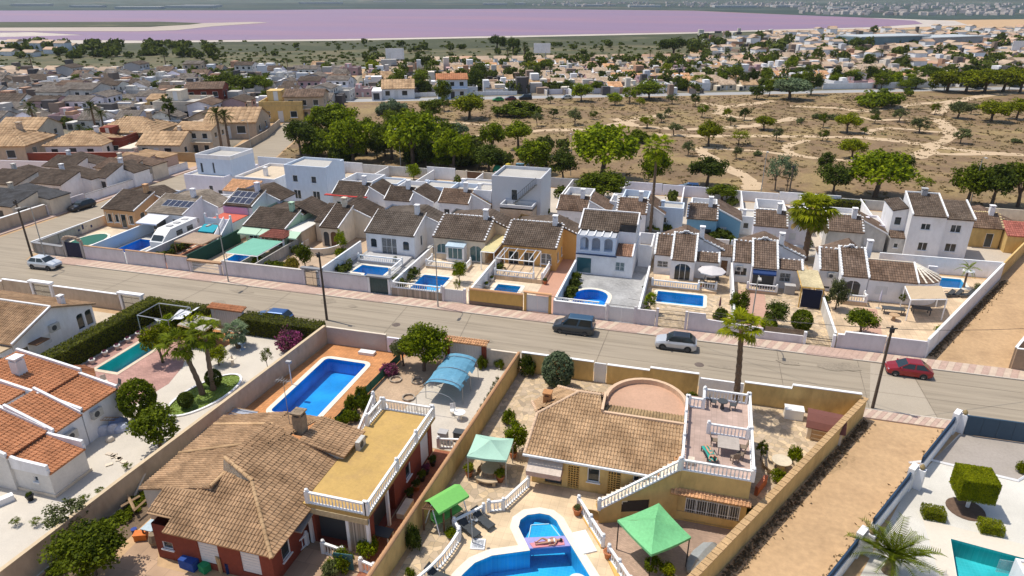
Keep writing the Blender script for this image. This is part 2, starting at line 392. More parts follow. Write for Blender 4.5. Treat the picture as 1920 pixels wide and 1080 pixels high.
class House:
 def __init__(s,name,label,cat,u,v,z=0,group=None):
  s.r = thing(name,label,cat,u,v,z,group); s.w = {}; s.ops = []; s.b = {}
 def wall(s,p0,p1,z0,t0,t1,m,ops=(),rev=.14,fr=None,pn=None):
  mb = s.w.setdefault(m.name,(MB(),m))[0]
  for o in wall_face(mb,p0,p1,z0,t0,t1,ops,rev): s.ops.append((o,fr,pn))
 def block(s,u0,v0,u1,v1,z0,tops,m,S=(),E=(),N=(),W=(),fr=None,pn=None,cap=False,rev=.14):
  if not isinstance(tops,(tuple,list)): tops = (tops,) * 4
  a,b,c,d = tops
  s.wall((u0,v0),(u1,v0),z0,a,b,m,S,rev,fr,pn); s.wall((u1,v0),(u1,v1),z0,b,c,m,E,rev,fr,pn)
  s.wall((u1,v1),(u0,v1),z0,c,d,m,N,rev,fr,pn); s.wall((u0,v1),(u0,v0),z0,d,a,m,W,rev,fr,pn)
  if cap: s.w[m.name][0].poly([(u0,v0,a),(u1,v0,b),(u1,v1,c),(u0,v1,d)])
 def flat(s,u0,v0,u1,v1,z,h,m,floor,th=.2,name='roof'):
  """flat roof at z behind a parapet of height h"""
  f = MB(); f.box(u0 + th,v0 + th,z - .2,u1 - th,v1 - th,z); part(s.r,name,f,floor)
  p = MB()
  q = z - .02; p.box(u0,v0,q,u1,v0 + th,z + h); p.box(u0,v1 - th,q,u1,v1,z + h)
  p.box(u0,v0 + th,q,u0 + th,v1 - th,z + h); p.box(u1 - th,v0 + th,q,u1,v1 - th,z + h)
  part(s.r,'parapet',p,m)
 def add(s,name,mb,m,kind=None,label=None,par=None): return part(par or s.r,name,mb,m,kind=kind,label=label)
 def done(s):
  for mb,m in s.w.values(): part(s.r,'wall',mb,m)
  for o,fr,pn in s.ops: fit(s.r,o,fr,pn)
  return s.r
def tiled(par,poly,m,w=.26,c=.4,r=.075,th=.1,name='roof',simple=False,slab=None):
 """pitched roof plane over a 3D outline whose first edge is the eave; every tile has its own edges and lip"""
 P = [Vector(p) for p in poly]; e = (P[1] - P[0]).normalized(); nn = Vector((0,0,0))
 for i in range(1,len(P) - 1): nn += (P[i] - P[0]).cross(P[i + 1] - P[0])
 nn.normalize()
 if nn.z < 0: nn = -nn
 up = nn.cross(e)
 if up.z < 0: up = -up
 q2 = [((p - P[0]).dot(e),(p - P[0]).dot(up)) for p in P]
 sl = MB(); k = len(P); o3 = [tuple(p) for p in P] + [tuple(p - nn * th) for p in P]
 f = [tuple(range(k)),tuple(range(k,2 * k))[::-1]] + [(i,i + k,(i + 1) % k + k,(i + 1) % k) for i in range(k)]
 if (P[1] - P[0]).cross(P[2] - P[0]).dot(nn) < 0: f = [t[::-1] for t in f]
 sl.add(o3,f); base = part(par,name,sl,slab or m)
 mb = MB(); mb.uv = []
 s0,s1 = min(p[0] for p in q2),max(p[0] for p in q2); t0,t1 = min(p[1] for p in q2),max(p[1] for p in q2)
 nc,nr = max(1,round((s1 - s0) / w)),max(1,round((t1 - t0) / c)); w = (s1 - s0) / nc; c = (t1 - t0) / nr
 X = [0,.22,.5,.78,1] if simple else [0,.13,.33,.53,.68,1]; Hh = [0,.8,1,.8,0] if simple else [0,.8,1,.75,0,0]
 kx = len(X)
 for i in range(nc):
  for j in range(nr):
   if not inside((s0 + (i + .5) * w,t0 + (j + .5) * c),q2): continue
   jx = rnd.uniform(-.012,.012); lift = .035 + rnd.uniform(-.008,.012); o = len(mb.v)
   for tt,lf in ((0,lift),(1.0,0)):
    for x,h in zip(X,Hh):
     p = P[0] + e * (s0 + (i + x) * w + jx) + up * (t0 + (j + tt) * c) + nn * (h * r + lf + .004)
     mb.v.append((p.x,p.y,p.z))
   for x,h in zip(X,Hh):
    p = P[0] + e * (s0 + (i + x) * w + jx) + up * (t0 + j * c) + nn * .003; mb.v.append((p.x,p.y,p.z))
   for a in range(kx - 1):
    mb.f.append((o + a,o + a + 1,o + kx + a + 1,o + kx + a)); mb.f.append((o + 2 * kx + a,o + 2 * kx + a + 1,o + a + 1,o + a))
    mb.uv += [(i + .5,j + .5)] * 2
 part(base,'roof_tiles',mb,m,kind='stuff')
 return base
def caps(par,p0,p1,m,r=.13,name='ridge',step=.42):
 """row of half-round ridge or verge tiles along an edge"""
 a,b = Vector(p0),Vector(p1); L = (b - a).length; n = max(1,round(L / step)); d = (b - a) / n
 s = d.cross(Vector((0,0,1))).normalized(); u = s.cross(d.normalized()); mb = MB()
 for i in range(n):
  A = a + d * i; B = A + d * 1.08; o = len(mb.v); K = 5
  for q,rr in ((A,r * 1.08),(B,r * .9)):
   for k in range(K + 1):
    t = pi * k / K; p = q + s * cos(t) * rr + u * (sin(t) * rr - .02); mb.v.append(tuple(p))
  for k in range(K): mb.f.append((o + k,o + k + 1,o + K + 2 + k,o + K + 1 + k))
  mb.f.append(tuple(o + k for k in range(K + 1)))
 return part(par,name,mb,m,kind='stuff')
def verge(par,p0,p1,m,w=.16,h=.2,name='verge'):
 """white plastered edge band"""
 a,b = Vector(p0),Vector(p1); d = (b - a).normalized(); s = d.cross(Vector((0,0,1))).normalized() * w / 2
 mb = MB(); z = Vector((0,0,h)); q = Vector((0,0,-.06))
 P = [a - s + q,a + s + q,b + s + q,b - s + q,a - s + z,a + s + z,b + s + z,b - s + z]
 mb.add([tuple(p) for p in P],[(0,1,2,3),(4,7,6,5),(0,4,5,1),(1,5,6,2),(2,6,7,3),(3,7,4,0)])
 return part(par,name,mb,m,recalc=True)
def scallop(par,p0,p1,m,name='verge_tiles',step=.55):
 """loose white tiles set side by side along a gable edge, with gaps"""
 a,b = Vector(p0),Vector(p1); L = (b - a).length; n = max(2,round(L / step)); mb = MB(); d = (b - a).normalized()
 s = d.cross(Vector((0,0,1))).normalized()
 for i in range(n):
  c = a + (b - a) * ((i + .5) / n); o = len(mb.v); hw = step * .26
  for e in (-.13,.13):
   for x,z in ((-hw,.0),(-hw * .7,.07),(0,.11),(hw * .7,.07),(hw,.0)):
    mb.v.append(tuple(c + d * x + s * e + Vector((0,0,z))))
  mb.f += [(o + k,o + k + 1,o + 6 + k,o + 5 + k) for k in range(4)] + [(o,o + 1,o + 2,o + 3,o + 4)[::-1],(o + 5,o + 6,o + 7,o + 8,o + 9)]
 return part(par,name,mb,m,kind='stuff')
def chimney(h,u,v,z0,z1,m=WHITE,w=.6,cap=True):
 b = MB(); b.box(u - w / 2,v - w / 2,z0,u + w / 2,v + w / 2,z1 - .35); c = h.add('chimney',b,m)
 k = MB()
 for dx in (-1,1):
  for dy in (-1,1): k.box(u + dx * w * .38 - .06,v + dy * w * .38 - .06,z1 - .35,u + dx * w * .38 + .06,v + dy * w * .38 + .06,z1 - .12)
 k.box(u - w * .6,v - w * .6,z1 - .12,u + w * .6,v + w * .6,z1); h.add('chimney_cap',k,m,par=c)
def aircon(par,u,v,z,face='S',s=1):
 t,n = {'S': ((1,0),(0,-1)),'E': ((0,1),(1,0)),'T': ((1,0),(0,-1))}[face]
 b = MB(); b.obox((u,v,0),t,n,-.45 * s,.45 * s,z,z + .65 * s,.03,.36); a = part(par,'air_conditioner',b,mat('ac_casing',(.5,.48,.44),rough=.5))
 k = MB(); k.v = []; c = (u + n[0] * .365 - t[0] * .1 * s,v + n[1] * .365 - t[1] * .1 * s,z + .33 * s); o = [(c[0] + t[0] * .24 * s * cos(q * pi / 6),c[1] + t[1] * .24 * s * cos(q * pi / 6),c[2] + .24 * s * sin(q * pi / 6)) for q in range(12)]
 k.poly(o); part(a,'fan_grille',k,DARKF); return a
def villa(name,label,u0,u1,v0,vr,ze,zr,wm,rm,S=(),E=(),vm=WHITE,group=None,rear=True,ru=1.9,rd=3.9,style='plain',chim=True,fr=None,pn=None,z0=0.0,left=True,tw=.28,tc=.42):
 """row villa: front block under one slope rising away from the street, taller gabled block behind it, chimney at the step"""
 h = House(name,label,'house',(u0 + u1) / 2,v0,0,group)
 h.block(u0,v0,u1,vr,z0,(ze,ze,zr,zr),wm,S=S,E=E,fr=fr,pn=pn)
 dz = (zr - ze) / (vr - v0); o = .25
 tiled(h.r,[(u0 - .12,v0 - o,ze - o * dz + .1),(u1 + .12,v0 - o,ze - o * dz + .1),(u1 + .12,vr,zr + .1),(u0 - .12,vr,zr + .1)],rm,tw,tc,simple=True)
 if style == 'scallop':
  for a,b in (((u0,v0 - .2,ze + .12),(u0,vr,zr + .12)),((u1,v0 - .2,ze + .12),(u1,vr,zr + .12)),((u0,vr,zr + .14),(u1,vr,zr + .14))): scallop(h.r,a,b,vm)
 else:
  verge(h.r,(u0 - .06,v0 - .2,ze + .06),(u0 - .06,vr,zr + .06),vm,.14,.1); verge(h.r,(u1 + .06,v0 - .2,ze + .06),(u1 + .06,vr,zr + .06),vm,.14,.1)
 if rear:
  ur0,ur1,va,vb = u0 + .3,u1 + ru,vr,vr + rd; ux = u1 - 1.4; zt = zr + .02; zE = zr - (ur1 - ux) * .40
  h.block(ur0,va,ur1,vb,z0,(zr - .2,zE,zE,zr - .2),wm)
  # gable ends above the rear block
  h.w[wm.name][0].poly([(ur0,va + .003,zr - .2),(ux,va + .003,zt),(ur1,va + .003,zE),(ur1,va + .003,zE - .6),(ur0,va + .003,zE - .6)][::1])
  tiled(h.r,[(ur1 + .2,va - .1,zE + .0),(ur1 + .2,vb,zE + .0),(ux,vb,zt + .1),(ux,va - .1,zt + .1)],rm,tw,tc,simple=True)
  tiled(h.r,[(ur0,vb,zr - .6),(ur0,va,zr - .6),(ux,va,zt + .1),(ux,vb,zt + .1)],rm,tw * 1.5,tc * 1.3,simple=True)
  if style == 'scallop': scallop(h.r,(ux,va,zt + .14),(ur1 + .15,va,zE + .1),vm); scallop(h.r,(ur0,va + .1,zr),(ux,va + .1,zt + .14),vm)
  else: verge(h.r,(ux,va - .05,zt + .06),(ur1 + .2,va - .05,zE + .0),vm,.14,.12)
 if chim: chimney(h,u1 - 1.15,vr - .35,zr - .5,zr + 1.35,wm if style == 'plain' else WHITE,.62)
 return h
# ---------------------------------------------------------------- pools, walls, railings
HOLES = []
def ring_off(pts,d):
 n = len(pts); out = []
 for i in range(n):
  p,q,r = (Vector(pts[k % n]) for k in (i - 1,i,i + 1)); a = (q - p).normalized(); b = (r - q).normalized()
  m = Vector((a.y + b.y,-a.x - b.x)); l = m.length
  m = m / l if l > 1e-6 else Vector((a.y,-a.x)); c = max(.5,m.dot(Vector((a.y,-a.x)))); out.append(tuple(q + m * d / c))
 return out
def rounded(pts,r,k=5,which=None):
 out = []; n = len(pts)
 for i in range(n):
  p,q,s = Vector(pts[i - 1]),Vector(pts[i]),Vector(pts[(i + 1) % n])
  if which is not None and i not in which: out.append(tuple(q)); continue
  a = (p - q).normalized(); b = (s - q).normalized(); A,B = q + a * r,q + b * r
  for j in range(k + 1):
   t = j / k; out.append(tuple(A * (1 - t) ** 2 + q * 2 * t * (1 - t) + B * t * t))
 return out
TEALP = None
def pool(label,pts,tile,cw=.45,depthm=1.25,wl=-.14,cz=.05,hole=True,tint=(.72,.92,1.0),cop=COPING,steps=None,group='swimming pools'):
 area = sum(pts[i][0] * pts[(i + 1) % len(pts)][1] - pts[(i + 1) % len(pts)][0] * pts[i][1] for i in range(len(pts)))
 if area < 0: pts = pts[::-1]
 cx,cy = sum(p[0] for p in pts) / len(pts),sum(p[1] for p in pts) / len(pts)
 t = thing('swimming_pool',label,'swimming pool',cx,cy,0,group); n = len(pts)
 b = MB(); o = len(b.v); b.v += [(x,y,cz - .02) for x,y in pts] + [(x,y,-depthm) for x,y in pts]
 b.f += [(i,(i + 1) % n,n + (i + 1) % n,n + i) for i in range(n)]
 b.tess(pts,[],-depthm); part(t,'basin',b,tile)
 c = MB(); out = ring_off(pts,cw); c.tess(out,[pts],cz); k = len(c.v); c.v += [(x,y,cz) for x,y in out] + [(x,y,-.02) for x,y in out]
 c.f += [(k + i,k + n + i,k + n + (i + 1) % n,k + (i + 1) % n) for i in range(n)]; part(t,'coping',c,cop)
 w = MB(); w.tess(ring_off(pts,-.004),[],wl); part(t,'water',w,water_mat('pool_water_%d' % int(tint[0] * 100),tint))
 if steps:
  for i,(x,y,r) in enumerate(steps):
   s = MB(); s.lathe([(r,-depthm + .01),(r,-.35 - .22 * i)],x,y,14); part(t,'step',s,tile)
 if hole: HOLES.append(out and ring_off(pts,.02))
 return t
def gwall(label,pts,h,m,th=.2,cap=None,z0=0,capw=.06,caph=.07,group=None,cat='wall',name='garden_wall',tops=None,extra=None):
 """boundary wall along a line; heights may vary by point"""
 n = len(pts); hh = h if isinstance(h,(list,tuple)) else [h] * n
 t = thing(name,label,cat,(pts[0][0] + pts[-1][0]) / 2,(pts[0][1] + pts[-1][1]) / 2,0,group)
 b = MB(); c = MB(); P = [Vector(p) for p in pts]
 def offs(w):
  L = []; R = []
  for i in range(n):
   d0 = (P[i] - P[i - 1]).normalized() if i else (P[1] - P[0]).normalized(); d1 = (P[i + 1] - P[i]).normalized() if i < n - 1 else d0
   k = Vector((-(d0 + d1).y,(d0 + d1).x)).normalized(); q = w / max(.5,k.dot(Vector((-d0.y,d0.x)))); L.append(P[i] + k * q); R.append(P[i] - k * q)
  return L,R
 def run(mb,w,lo,hi):
  L,R = offs(w); o = len(mb.v)
  for i in range(n): mb.v += [(R[i].x,R[i].y,lo[i]),(L[i].x,L[i].y,lo[i]),(L[i].x,L[i].y,hi[i]),(R[i].x,R[i].y,hi[i])]
  for i in range(n - 1):
   a,q = o + i * 4,o + i * 4 + 4
   mb.f += [(a + 3,q + 3,q + 2,a + 2),(a,q,q + 3,a + 3),(a + 1,a + 2,q + 2,q + 1)]
  mb.f += [(o,o + 3,o + 2,o + 1),(o + 4 * n - 4,o + 4 * n - 3,o + 4 * n - 2,o + 4 * n - 1)]
 run(b,th / 2,[z0] * n,hh); part(t,'wall',b,m)
 if cap: run(c,th / 2 + capw,[x + .001 for x in hh],[x + caph for x in hh]); part(t,'coping',c,cap)
 return t
BAL = {}
def balprof(h):
 return [(.05,0),(.05,.06 * h),(.032,.1 * h),(.062,.3 * h),(.05,.42 * h),(.028,.72 * h),(.045,.9 * h),(.045,h)]
def balustrade(label,pts,z,h=.85,sp=.26,m=FRAME,posts=True,group='white balustrades',joined=False,zs=None,fin=True):
 """pts: line at floor level; z may differ per point through zs"""
 n = len(pts); zz = zs or [z] * n
 t = thing('balustrade',label,'balustrade',(pts[0][0] + pts[-1][0]) / 2,(pts[0][1] + pts[-1][1]) / 2,min(zz),group); q0 = org(t)
 rail = MB(); foot = MB(); bal = MB(); key = ('b',h)
 if key not in BAL:
  k = MB(); k.lathe(balprof(h - .2),0,0,6); BAL[key] = k.data('baluster',m,True)
 for i in range(n - 1):
  a,b = Vector((*pts[i],zz[i])),Vector((*pts[i + 1],zz[i + 1])); d = b - a; L = d.length; s = Vector((-d.y,d.x,0)).normalized()
  for mb,lo,hi,w in ((rail,h - .12,h,.085),(foot,0,.07,.085)):
   V = []
   for p in (a,b):
    for x,y in ((-w,lo),(w,lo),(w,hi),(-w,hi)): V.append(tuple(p + s * x + Vector((0,0,y))))
   mb.add(V,[(0,1,2,3),(4,7,6,5),(0,4,5,1),(1,5,6,2),(2,6,7,3),(3,7,4,0)])
  k = max(1,round(L / sp))
  for j in range(k):
   p = a + d * ((j + .5) / k) + Vector((0,0,.07))
   if joined:
    pr = balprof(h - .2); o = len(bal.v)
    bal.lathe([(r,p.z + zq) for r,zq in pr[1::2]],p.x,p.y,4)
   else: put('baluster',BAL[key],t,p - q0)
 part(t,'rail',rail,m); part(t,'plinth',foot,m)
 if joined: part(t,'balusters',bal,m,kind='stuff')
 if posts:
  for i,p in enumerate(pts):
   if posts == 'ends' and 0 < i < n - 1: continue
   k = MB(); z1 = zz[i]; k.box(p[0] - .12,p[1] - .12,z1,p[0] + .12,p[1] + .12,z1 + h + .06)
   po = part(t,'post',k,m)
   if fin:
    k = MB(); k.lathe([(.05,z1 + h + .06),(.12,z1 + h + .13),(.12,z1 + h + .2),(.02,z1 + h + .27)],p[0],p[1],8); part(po,'finial',k,m)
 return t
def sheet(name,outer,z,m,holes=()):
 mb = MB(); hs = [h for h in list(holes) + HOLES if all(inside(p,outer) for p in h)]
 mb.tess(outer,hs,z); return setting(name,mb,m)
# ---------------------------------------------------------------- plants
def crown(name,rx,ry,rz,ncl,nl,leaf,seed,m,spread=.34,top=False,shell=(.5,1.0),zmin=-.75,flat=1.0):
 g = np.random.default_rng(seed)
 d = g.normal(size=(ncl * 3,3)); d /= np.linalg.norm(d,axis=1)[:,None]; d = d[d[:,2] > zmin][:ncl]; k = len(d)
 cr = d * (g.uniform(shell[0],shell[1],k)[:,None]) * np.array([rx,ry,rz]) * (1 - spread * .5)
 idx = g.integers(0,k,nl); sz = spread * min(rx,rz * 1.4) * g.uniform(.6,1.25,k)
 off = g.normal(size=(nl,3)); off /= np.linalg.norm(off,axis=1)[:,None]; off *= (g.uniform(0,1,nl) ** .42)[:,None] * sz[idx][:,None] * np.array([1,1,.8])
 p = cr[idx] + off
 nrm = off / (np.linalg.norm(off,axis=1)[:,None] + 1e-6) * .6 + g.normal(size=(nl,3)) * .55 + np.array([0,0,.45]); nrm /= np.linalg.norm(nrm,axis=1)[:,None]
 t = np.cross(nrm,g.normal(size=(nl,3))); t /= np.linalg.norm(t,axis=1)[:,None] + 1e-9; b = np.cross(nrm,t)
 s = leaf * g.uniform(.6,1.3,nl)[:,None]; a = s * t * .8; c = s * b * .55
 V = np.stack([p - a,p - c,p + a,p + c],1).reshape(-1,3); V[:,2] += rz
 return quads(name,V,nl,m)
def quads(name,V,n,m):
 me = D.meshes.new(name); me.vertices.add(len(V)); me.vertices.foreach_set('co',V.astype(np.float32).ravel())
 me.loops.add(4 * n); me.loops.foreach_set('vertex_index',np.arange(4 * n,dtype=np.int32)); me.polygons.add(n)
 me.polygons.foreach_set('loop_start',np.arange(0,4 * n,4,dtype=np.int32)); me.update(calc_edges=True); me.materials.append(m); return me
def hedge_mesh(name,sx,sy,sz,leaf,dens,m,seed=1,rough=.07):
 """clipped hedge: leaves packed on the faces of a box"""
 g = np.random.default_rng(seed); P = []; Nn = []
 for ax,sg,A,B in ((2,1,sx,sy),(0,1,sy,sz),(0,-1,sy,sz),(1,1,sx,sz),(1,-1,sx,sz)):
  n = int(A * B * dens); q = g.uniform(-.5,.5,(n,3)) * np.array([sx,sy,sz]); q[:,ax] = sg * np.array([sx,sy,sz])[ax] / 2
  q[:,ax] += -np.abs(g.normal(size=n)) * rough * sg + g.uniform(-.02,.05,n) * sg; k = np.zeros((n,3)); k[:,ax] = sg; P.append(q); Nn.append(k)
 p = np.concatenate(P); n = len(p); nr = np.concatenate(Nn) + g.normal(size=(n,3)) * .6; nr /= np.linalg.norm(nr,axis=1)[:,None]
 t = np.cross(nr,g.normal(size=(n,3))); t /= np.linalg.norm(t,axis=1)[:,None]; b = np.cross(nr,t); s = leaf * g.uniform(.6,1.3,n)[:,None]
 V = np.stack([p - s * t * .8,p - s * b * .6,p + s * t * .8,p + s * b * .6],1).reshape(-1,3); V[:,2] += sz / 2
 return quads(name,V,n,m)
def trunk_mesh(h,r,seed,limbs=4,m=BARK,spread=.5):
 g = random.Random(seed); mb = MB(); lean = (g.uniform(-.1,.1) * h,g.uniform(-.1,.1) * h)
 top = (lean[0],lean[1],h); mb.tube([(0,0,-.05),(lean[0] * .4,lean[1] * .4,h * .5),top],[r * 1.3,r,r * .75],6)
 for i in range(limbs):
  a = 2 * pi * (i + g.uniform(-.3,.3)) / limbs; q = h * g.uniform(.55,1)
  mb.tube([(lean[0] * q / h,lean[1] * q / h,q),(top[0] + cos(a) * h * spread * .5,top[1] + sin(a) * h * spread * .5,h * 1.25),(top[0] + cos(a) * h * spread,top[1] + sin(a) * h * spread,h * 1.7)],[r * .6,r * .4,r * .15],4)
 return mb.data('trunk',m)
CR = {}
def tree_parts(kind,col):
 """crown and trunk meshes of unit size (crown radius 1), shared by all alike trees"""
 if (kind,col) in CR: return CR[kind,col]
 k0 = kind[:-1] if kind[-1].isdigit() else kind; sd = sum(map(ord,kind)) * 7
 m = LF[col]; T = trunk_mesh
 r = {
  'wide': lambda: (crown('crown',1,1,.62,46,4600,.075,sd,m,.36),.55,T(.75,.07,sd,5)),
  'wide_near': lambda: (crown('crown',1,1,.75,60,9000,.06,sd,m,.32),.5,T(.7,.06,sd,5)),
  'round': lambda: (crown('crown',1,1,.95,40,3600,.08,sd,m,.36,zmin=-.9),.35,T(.6,.06,sd,4)),
  'ball': lambda: (crown('crown',1,1,1,700,9000,.075,sd,m,.14,shell=(.88,.97),zmin=-1.1),.06,T(.35,.06,sd,3)),
  'bush': lambda: (crown('crown',1,1,.6,34,2400,.09,sd,m,.4,zmin=-.3),-.25,None),
  'low': lambda: (crown('crown',1,.8,.45,40,3000,.075,sd,m,.34,zmin=-.2),-.2,None),
  'olive': lambda: (crown('crown',1,1,.75,20,1500,.085,sd,m,.33),.45,T(.75,.06,sd,4)),
  'sparse': lambda: (crown('crown',1,1,.9,24,1300,.07,sd,m,.3),.5,T(.9,.045,sd,6,spread=.8)),
  'tall': lambda: (crown('crown',1,1,1.5,40,3000,.085,sd,m,.34),.5,T(1.0,.07,sd,4)),
  'cypress': lambda: (crown('crown',1,1,3.4,60,2600,.16,sd,m,.4,shell=(.3,.95),zmin=-1),.1,T(.6,.08,sd,0)),
  'conifer': lambda: (crown('crown',1,1,2.6,46,1900,.13,sd,m,.3),.6,T(3.5,.09,sd,0)),
 }[k0]()
 CR[kind,col] = r; return r
TREES = []
def tree(kind,col,u,v,w,h,label=None,group=None,name='tree',cat='tree',z=0):
 """w: crown width in metres, h: total height"""
 me,lift,tr = tree_parts(kind,col); R = w / 2
 zext = me.get("zx") or max(p.co.z for p in me.vertices); me["zx"] = zext
 t = thing(name,label,cat,u,v,z,group,rz=rnd.uniform(0,6.28))
 ch = h / (zext + lift)
 c = put('crown',me,t,(0,0,lift * ch)); c.scale = (R,R,ch)
 if tr is not None: q = put('trunk',tr,t); q.scale = (R,R,ch)
 return t
def frond_feather(L=1.0,droop=.5,n=20,m=None,w=.16,up=.35):
 V = []; g = random.Random(5)
 def pt(s): return Vector((L * s * (1 - .12 * s * droop),0,L * (up * s - droop * s * s)))
 mb = MB(); mb.tube([tuple(pt(i / 5)) for i in range(6)],[.012 * L,.011 * L,.009 * L,.007 * L,.005 * L,.003 * L],4)
 for i in range(n):
  s = .14 + .85 * i / n; p = pt(s); d = (pt(min(1,s + .03)) - pt(s - .03)).normalized(); ll = w * L * (1.25 - .7 * abs(s - .45)) * g.uniform(.85,1.1)
  for sd in (-1,1):
   q = Vector((d.x * .7,sd * .8,.25 - .35 * s)).normalized(); k = d * .022 * L
   mb.poly([tuple(p - k * .5),tuple(p + k * .6),tuple(p + q * ll * .65 + k * .6 - Vector((0,0,ll * .05))),tuple(p + q * ll - Vector((0,0,ll * .22)))])
 return mb.data('frond',m)
def frond_fan(L=1.0,m=None,n=9):
 mb = MB(); st = .6 * L; mb.tube([(0,0,0),(st * .5,0,.06 * L),(st,0,.03 * L)],.012 * L,4)
 for i in range(n):
  a = -1.9 + 3.8 * (i + .5) / n; da = 3.8 / n * .5; l = L * .56 * (1 - .1 * abs(a))
  c = Vector((st,0,.03 * L)); f = lambda an,r,z: (c.x + cos(an) * r,sin(an) * r,c.z + z)
  mb.poly([tuple(c),f(a - da,l * .6,.035 * L),f(a,l * .64,-.0),]); mb.poly([tuple(c),f(a,l * .64,0),f(a + da,l * .6,.035 * L)])
  mb.poly([f(a - da,l * .6,.035 * L),f(a - da * .3,l * 1.02,-.12 * L),f(a,l * .64,0)]); mb.poly([f(a,l * .64,0),f(a + da * .3,l,-.13 * L),f(a + da,l * .6,.035 * L)])
 return mb.data('frond',m)
FR = {}
PTR = {}
def palm(kind,u,v,h,label,fl=2.2,nf=28,r=.2,col='mid',lean=(0,0),group=None,joined=False,z=0,skirt=False,spread=1.25,name='palm_tree'):
 key = (kind,col)
 if key not in FR: FR[key] = frond_feather(m=LF[col],droop=.62) if kind == 'feather' else frond_fan(m=LF[col])
 t = thing(name,label,'palm tree',u,v,z,group); g = random.Random(int(u * 31 + v * 17)); mb = MB()
 k = max(5,int(h / .35)); pts = []; rr = []
 for i in range(k + 1):
  s = i / k; pts.append((lean[0] * s ** 1.5,lean[1] * s ** 1.5,h * s - .05)); rr.append(r * (1.25 - .45 * s) * (1.1 if i % 2 else .93) + (.25 * r if i == 0 else 0))
 mb.tube(pts,rr,8); put('trunk',mb.data('trunk',PBARK),t)
 top = Vector((lean[0],lean[1],h)); M = []
 for i in range(nf):
  f = i / nf; yaw = i * 2.39996 + g.uniform(-.2,.2); el = 1.25 - f * spread * 1.7 + g.uniform(-.12,.12)
  if kind != 'feather': el -= .25
  s = fl * g.uniform(.85,1.1) * (.75 + .25 * min(1,f * 3))
  M.append((yaw,-el,s))
 if joined:
  jm = MB(); src = FR[key]; VV = [x.co.copy() for x in src.vertices]; FF = [tuple(p.vertices) for p in src.polygons]
  for yaw,pit,s in M:
   X = Matrix.Translation(top) @ Matrix.Rotation(yaw,4,'Z') @ Matrix.Rotation(pit,4,'Y') @ Matrix.Scale(s,4); jm.add([tuple(X @ q) for q in VV],FF)
  put('crown',jm.data('crown',LF[col]),t)
 else:
  for yaw,pit,s in M:
   o = put('frond',FR[key],t,top); o.rotation_euler = (0,pit,yaw); o.scale = (s,s,s)
 if skirt:
  sk = MB()
  for i in range(70):
   a = i * 2.4; l = fl * g.uniform(.6,.95); zz = h - g.uniform(-.2,.9)
   d = Vector((cos(a),sin(a),0)); q = Vector((-sin(a),cos(a),0)) * .14; p = Vector((top.x,top.y,zz)) + d * r
   sk.poly([tuple(p - q),tuple(p + q),tuple(p + d * l * .75 + q * 1.6 - Vector((0,0,l * .75))),tuple(p + d * l * .7 - q * 1.6 - Vector((0,0,l * .9)))])
  put('dry_skirt',sk.data('dry_skirt',leaf_mat('dead_fronds',(.22,.15,.05),(.42,.32,.13))),t)
 return t
def potted(label,u,v,col='mid',s=.5,pot=TERRA,ps=.3,z=0,group='potted plants',kind='bush'):
 t = thing('potted_plant',label,'potted plant',u,v,z,group)
 b = MB(); b.lathe([(ps * .62,0),(ps * .95,ps * 1.5),(ps * 1.05,ps * 1.5),(ps * 1.05,ps * 1.7),(ps * .85,ps * 1.7),(ps * .8,ps * 1.45)],0,0,10); put('pot',b.data('pot',pot,True),t)
 me,l,tr = tree_parts(kind,col); c = put('plant',me,t,(0,0,ps * 1.4)); c.scale = (s,s,s * 1.1); return t
def hedge(label,u0,v0,u1,v1,h,col='hedge',dens=120,leaf=.1,group=None):
 t = thing('hedge',label,'hedge',(u0 + u1) / 2,(v0 + v1) / 2,0,group)
 put('foliage',hedge_mesh('foliage',u1 - u0,v1 - v0,h,leaf,dens,LF[col],abs(int(u0 * 7 + v0))),t)
 b = MB(); b.box(-(u1 - u0) / 2 + .18,-(v1 - v0) / 2 + .18,0,(u1 - u0) / 2 - .18,(v1 - v0) / 2 - .18,h - .18); put('branches',b.data('branches',mat('hedge_inside',(.03,.03,.012))),t); return t
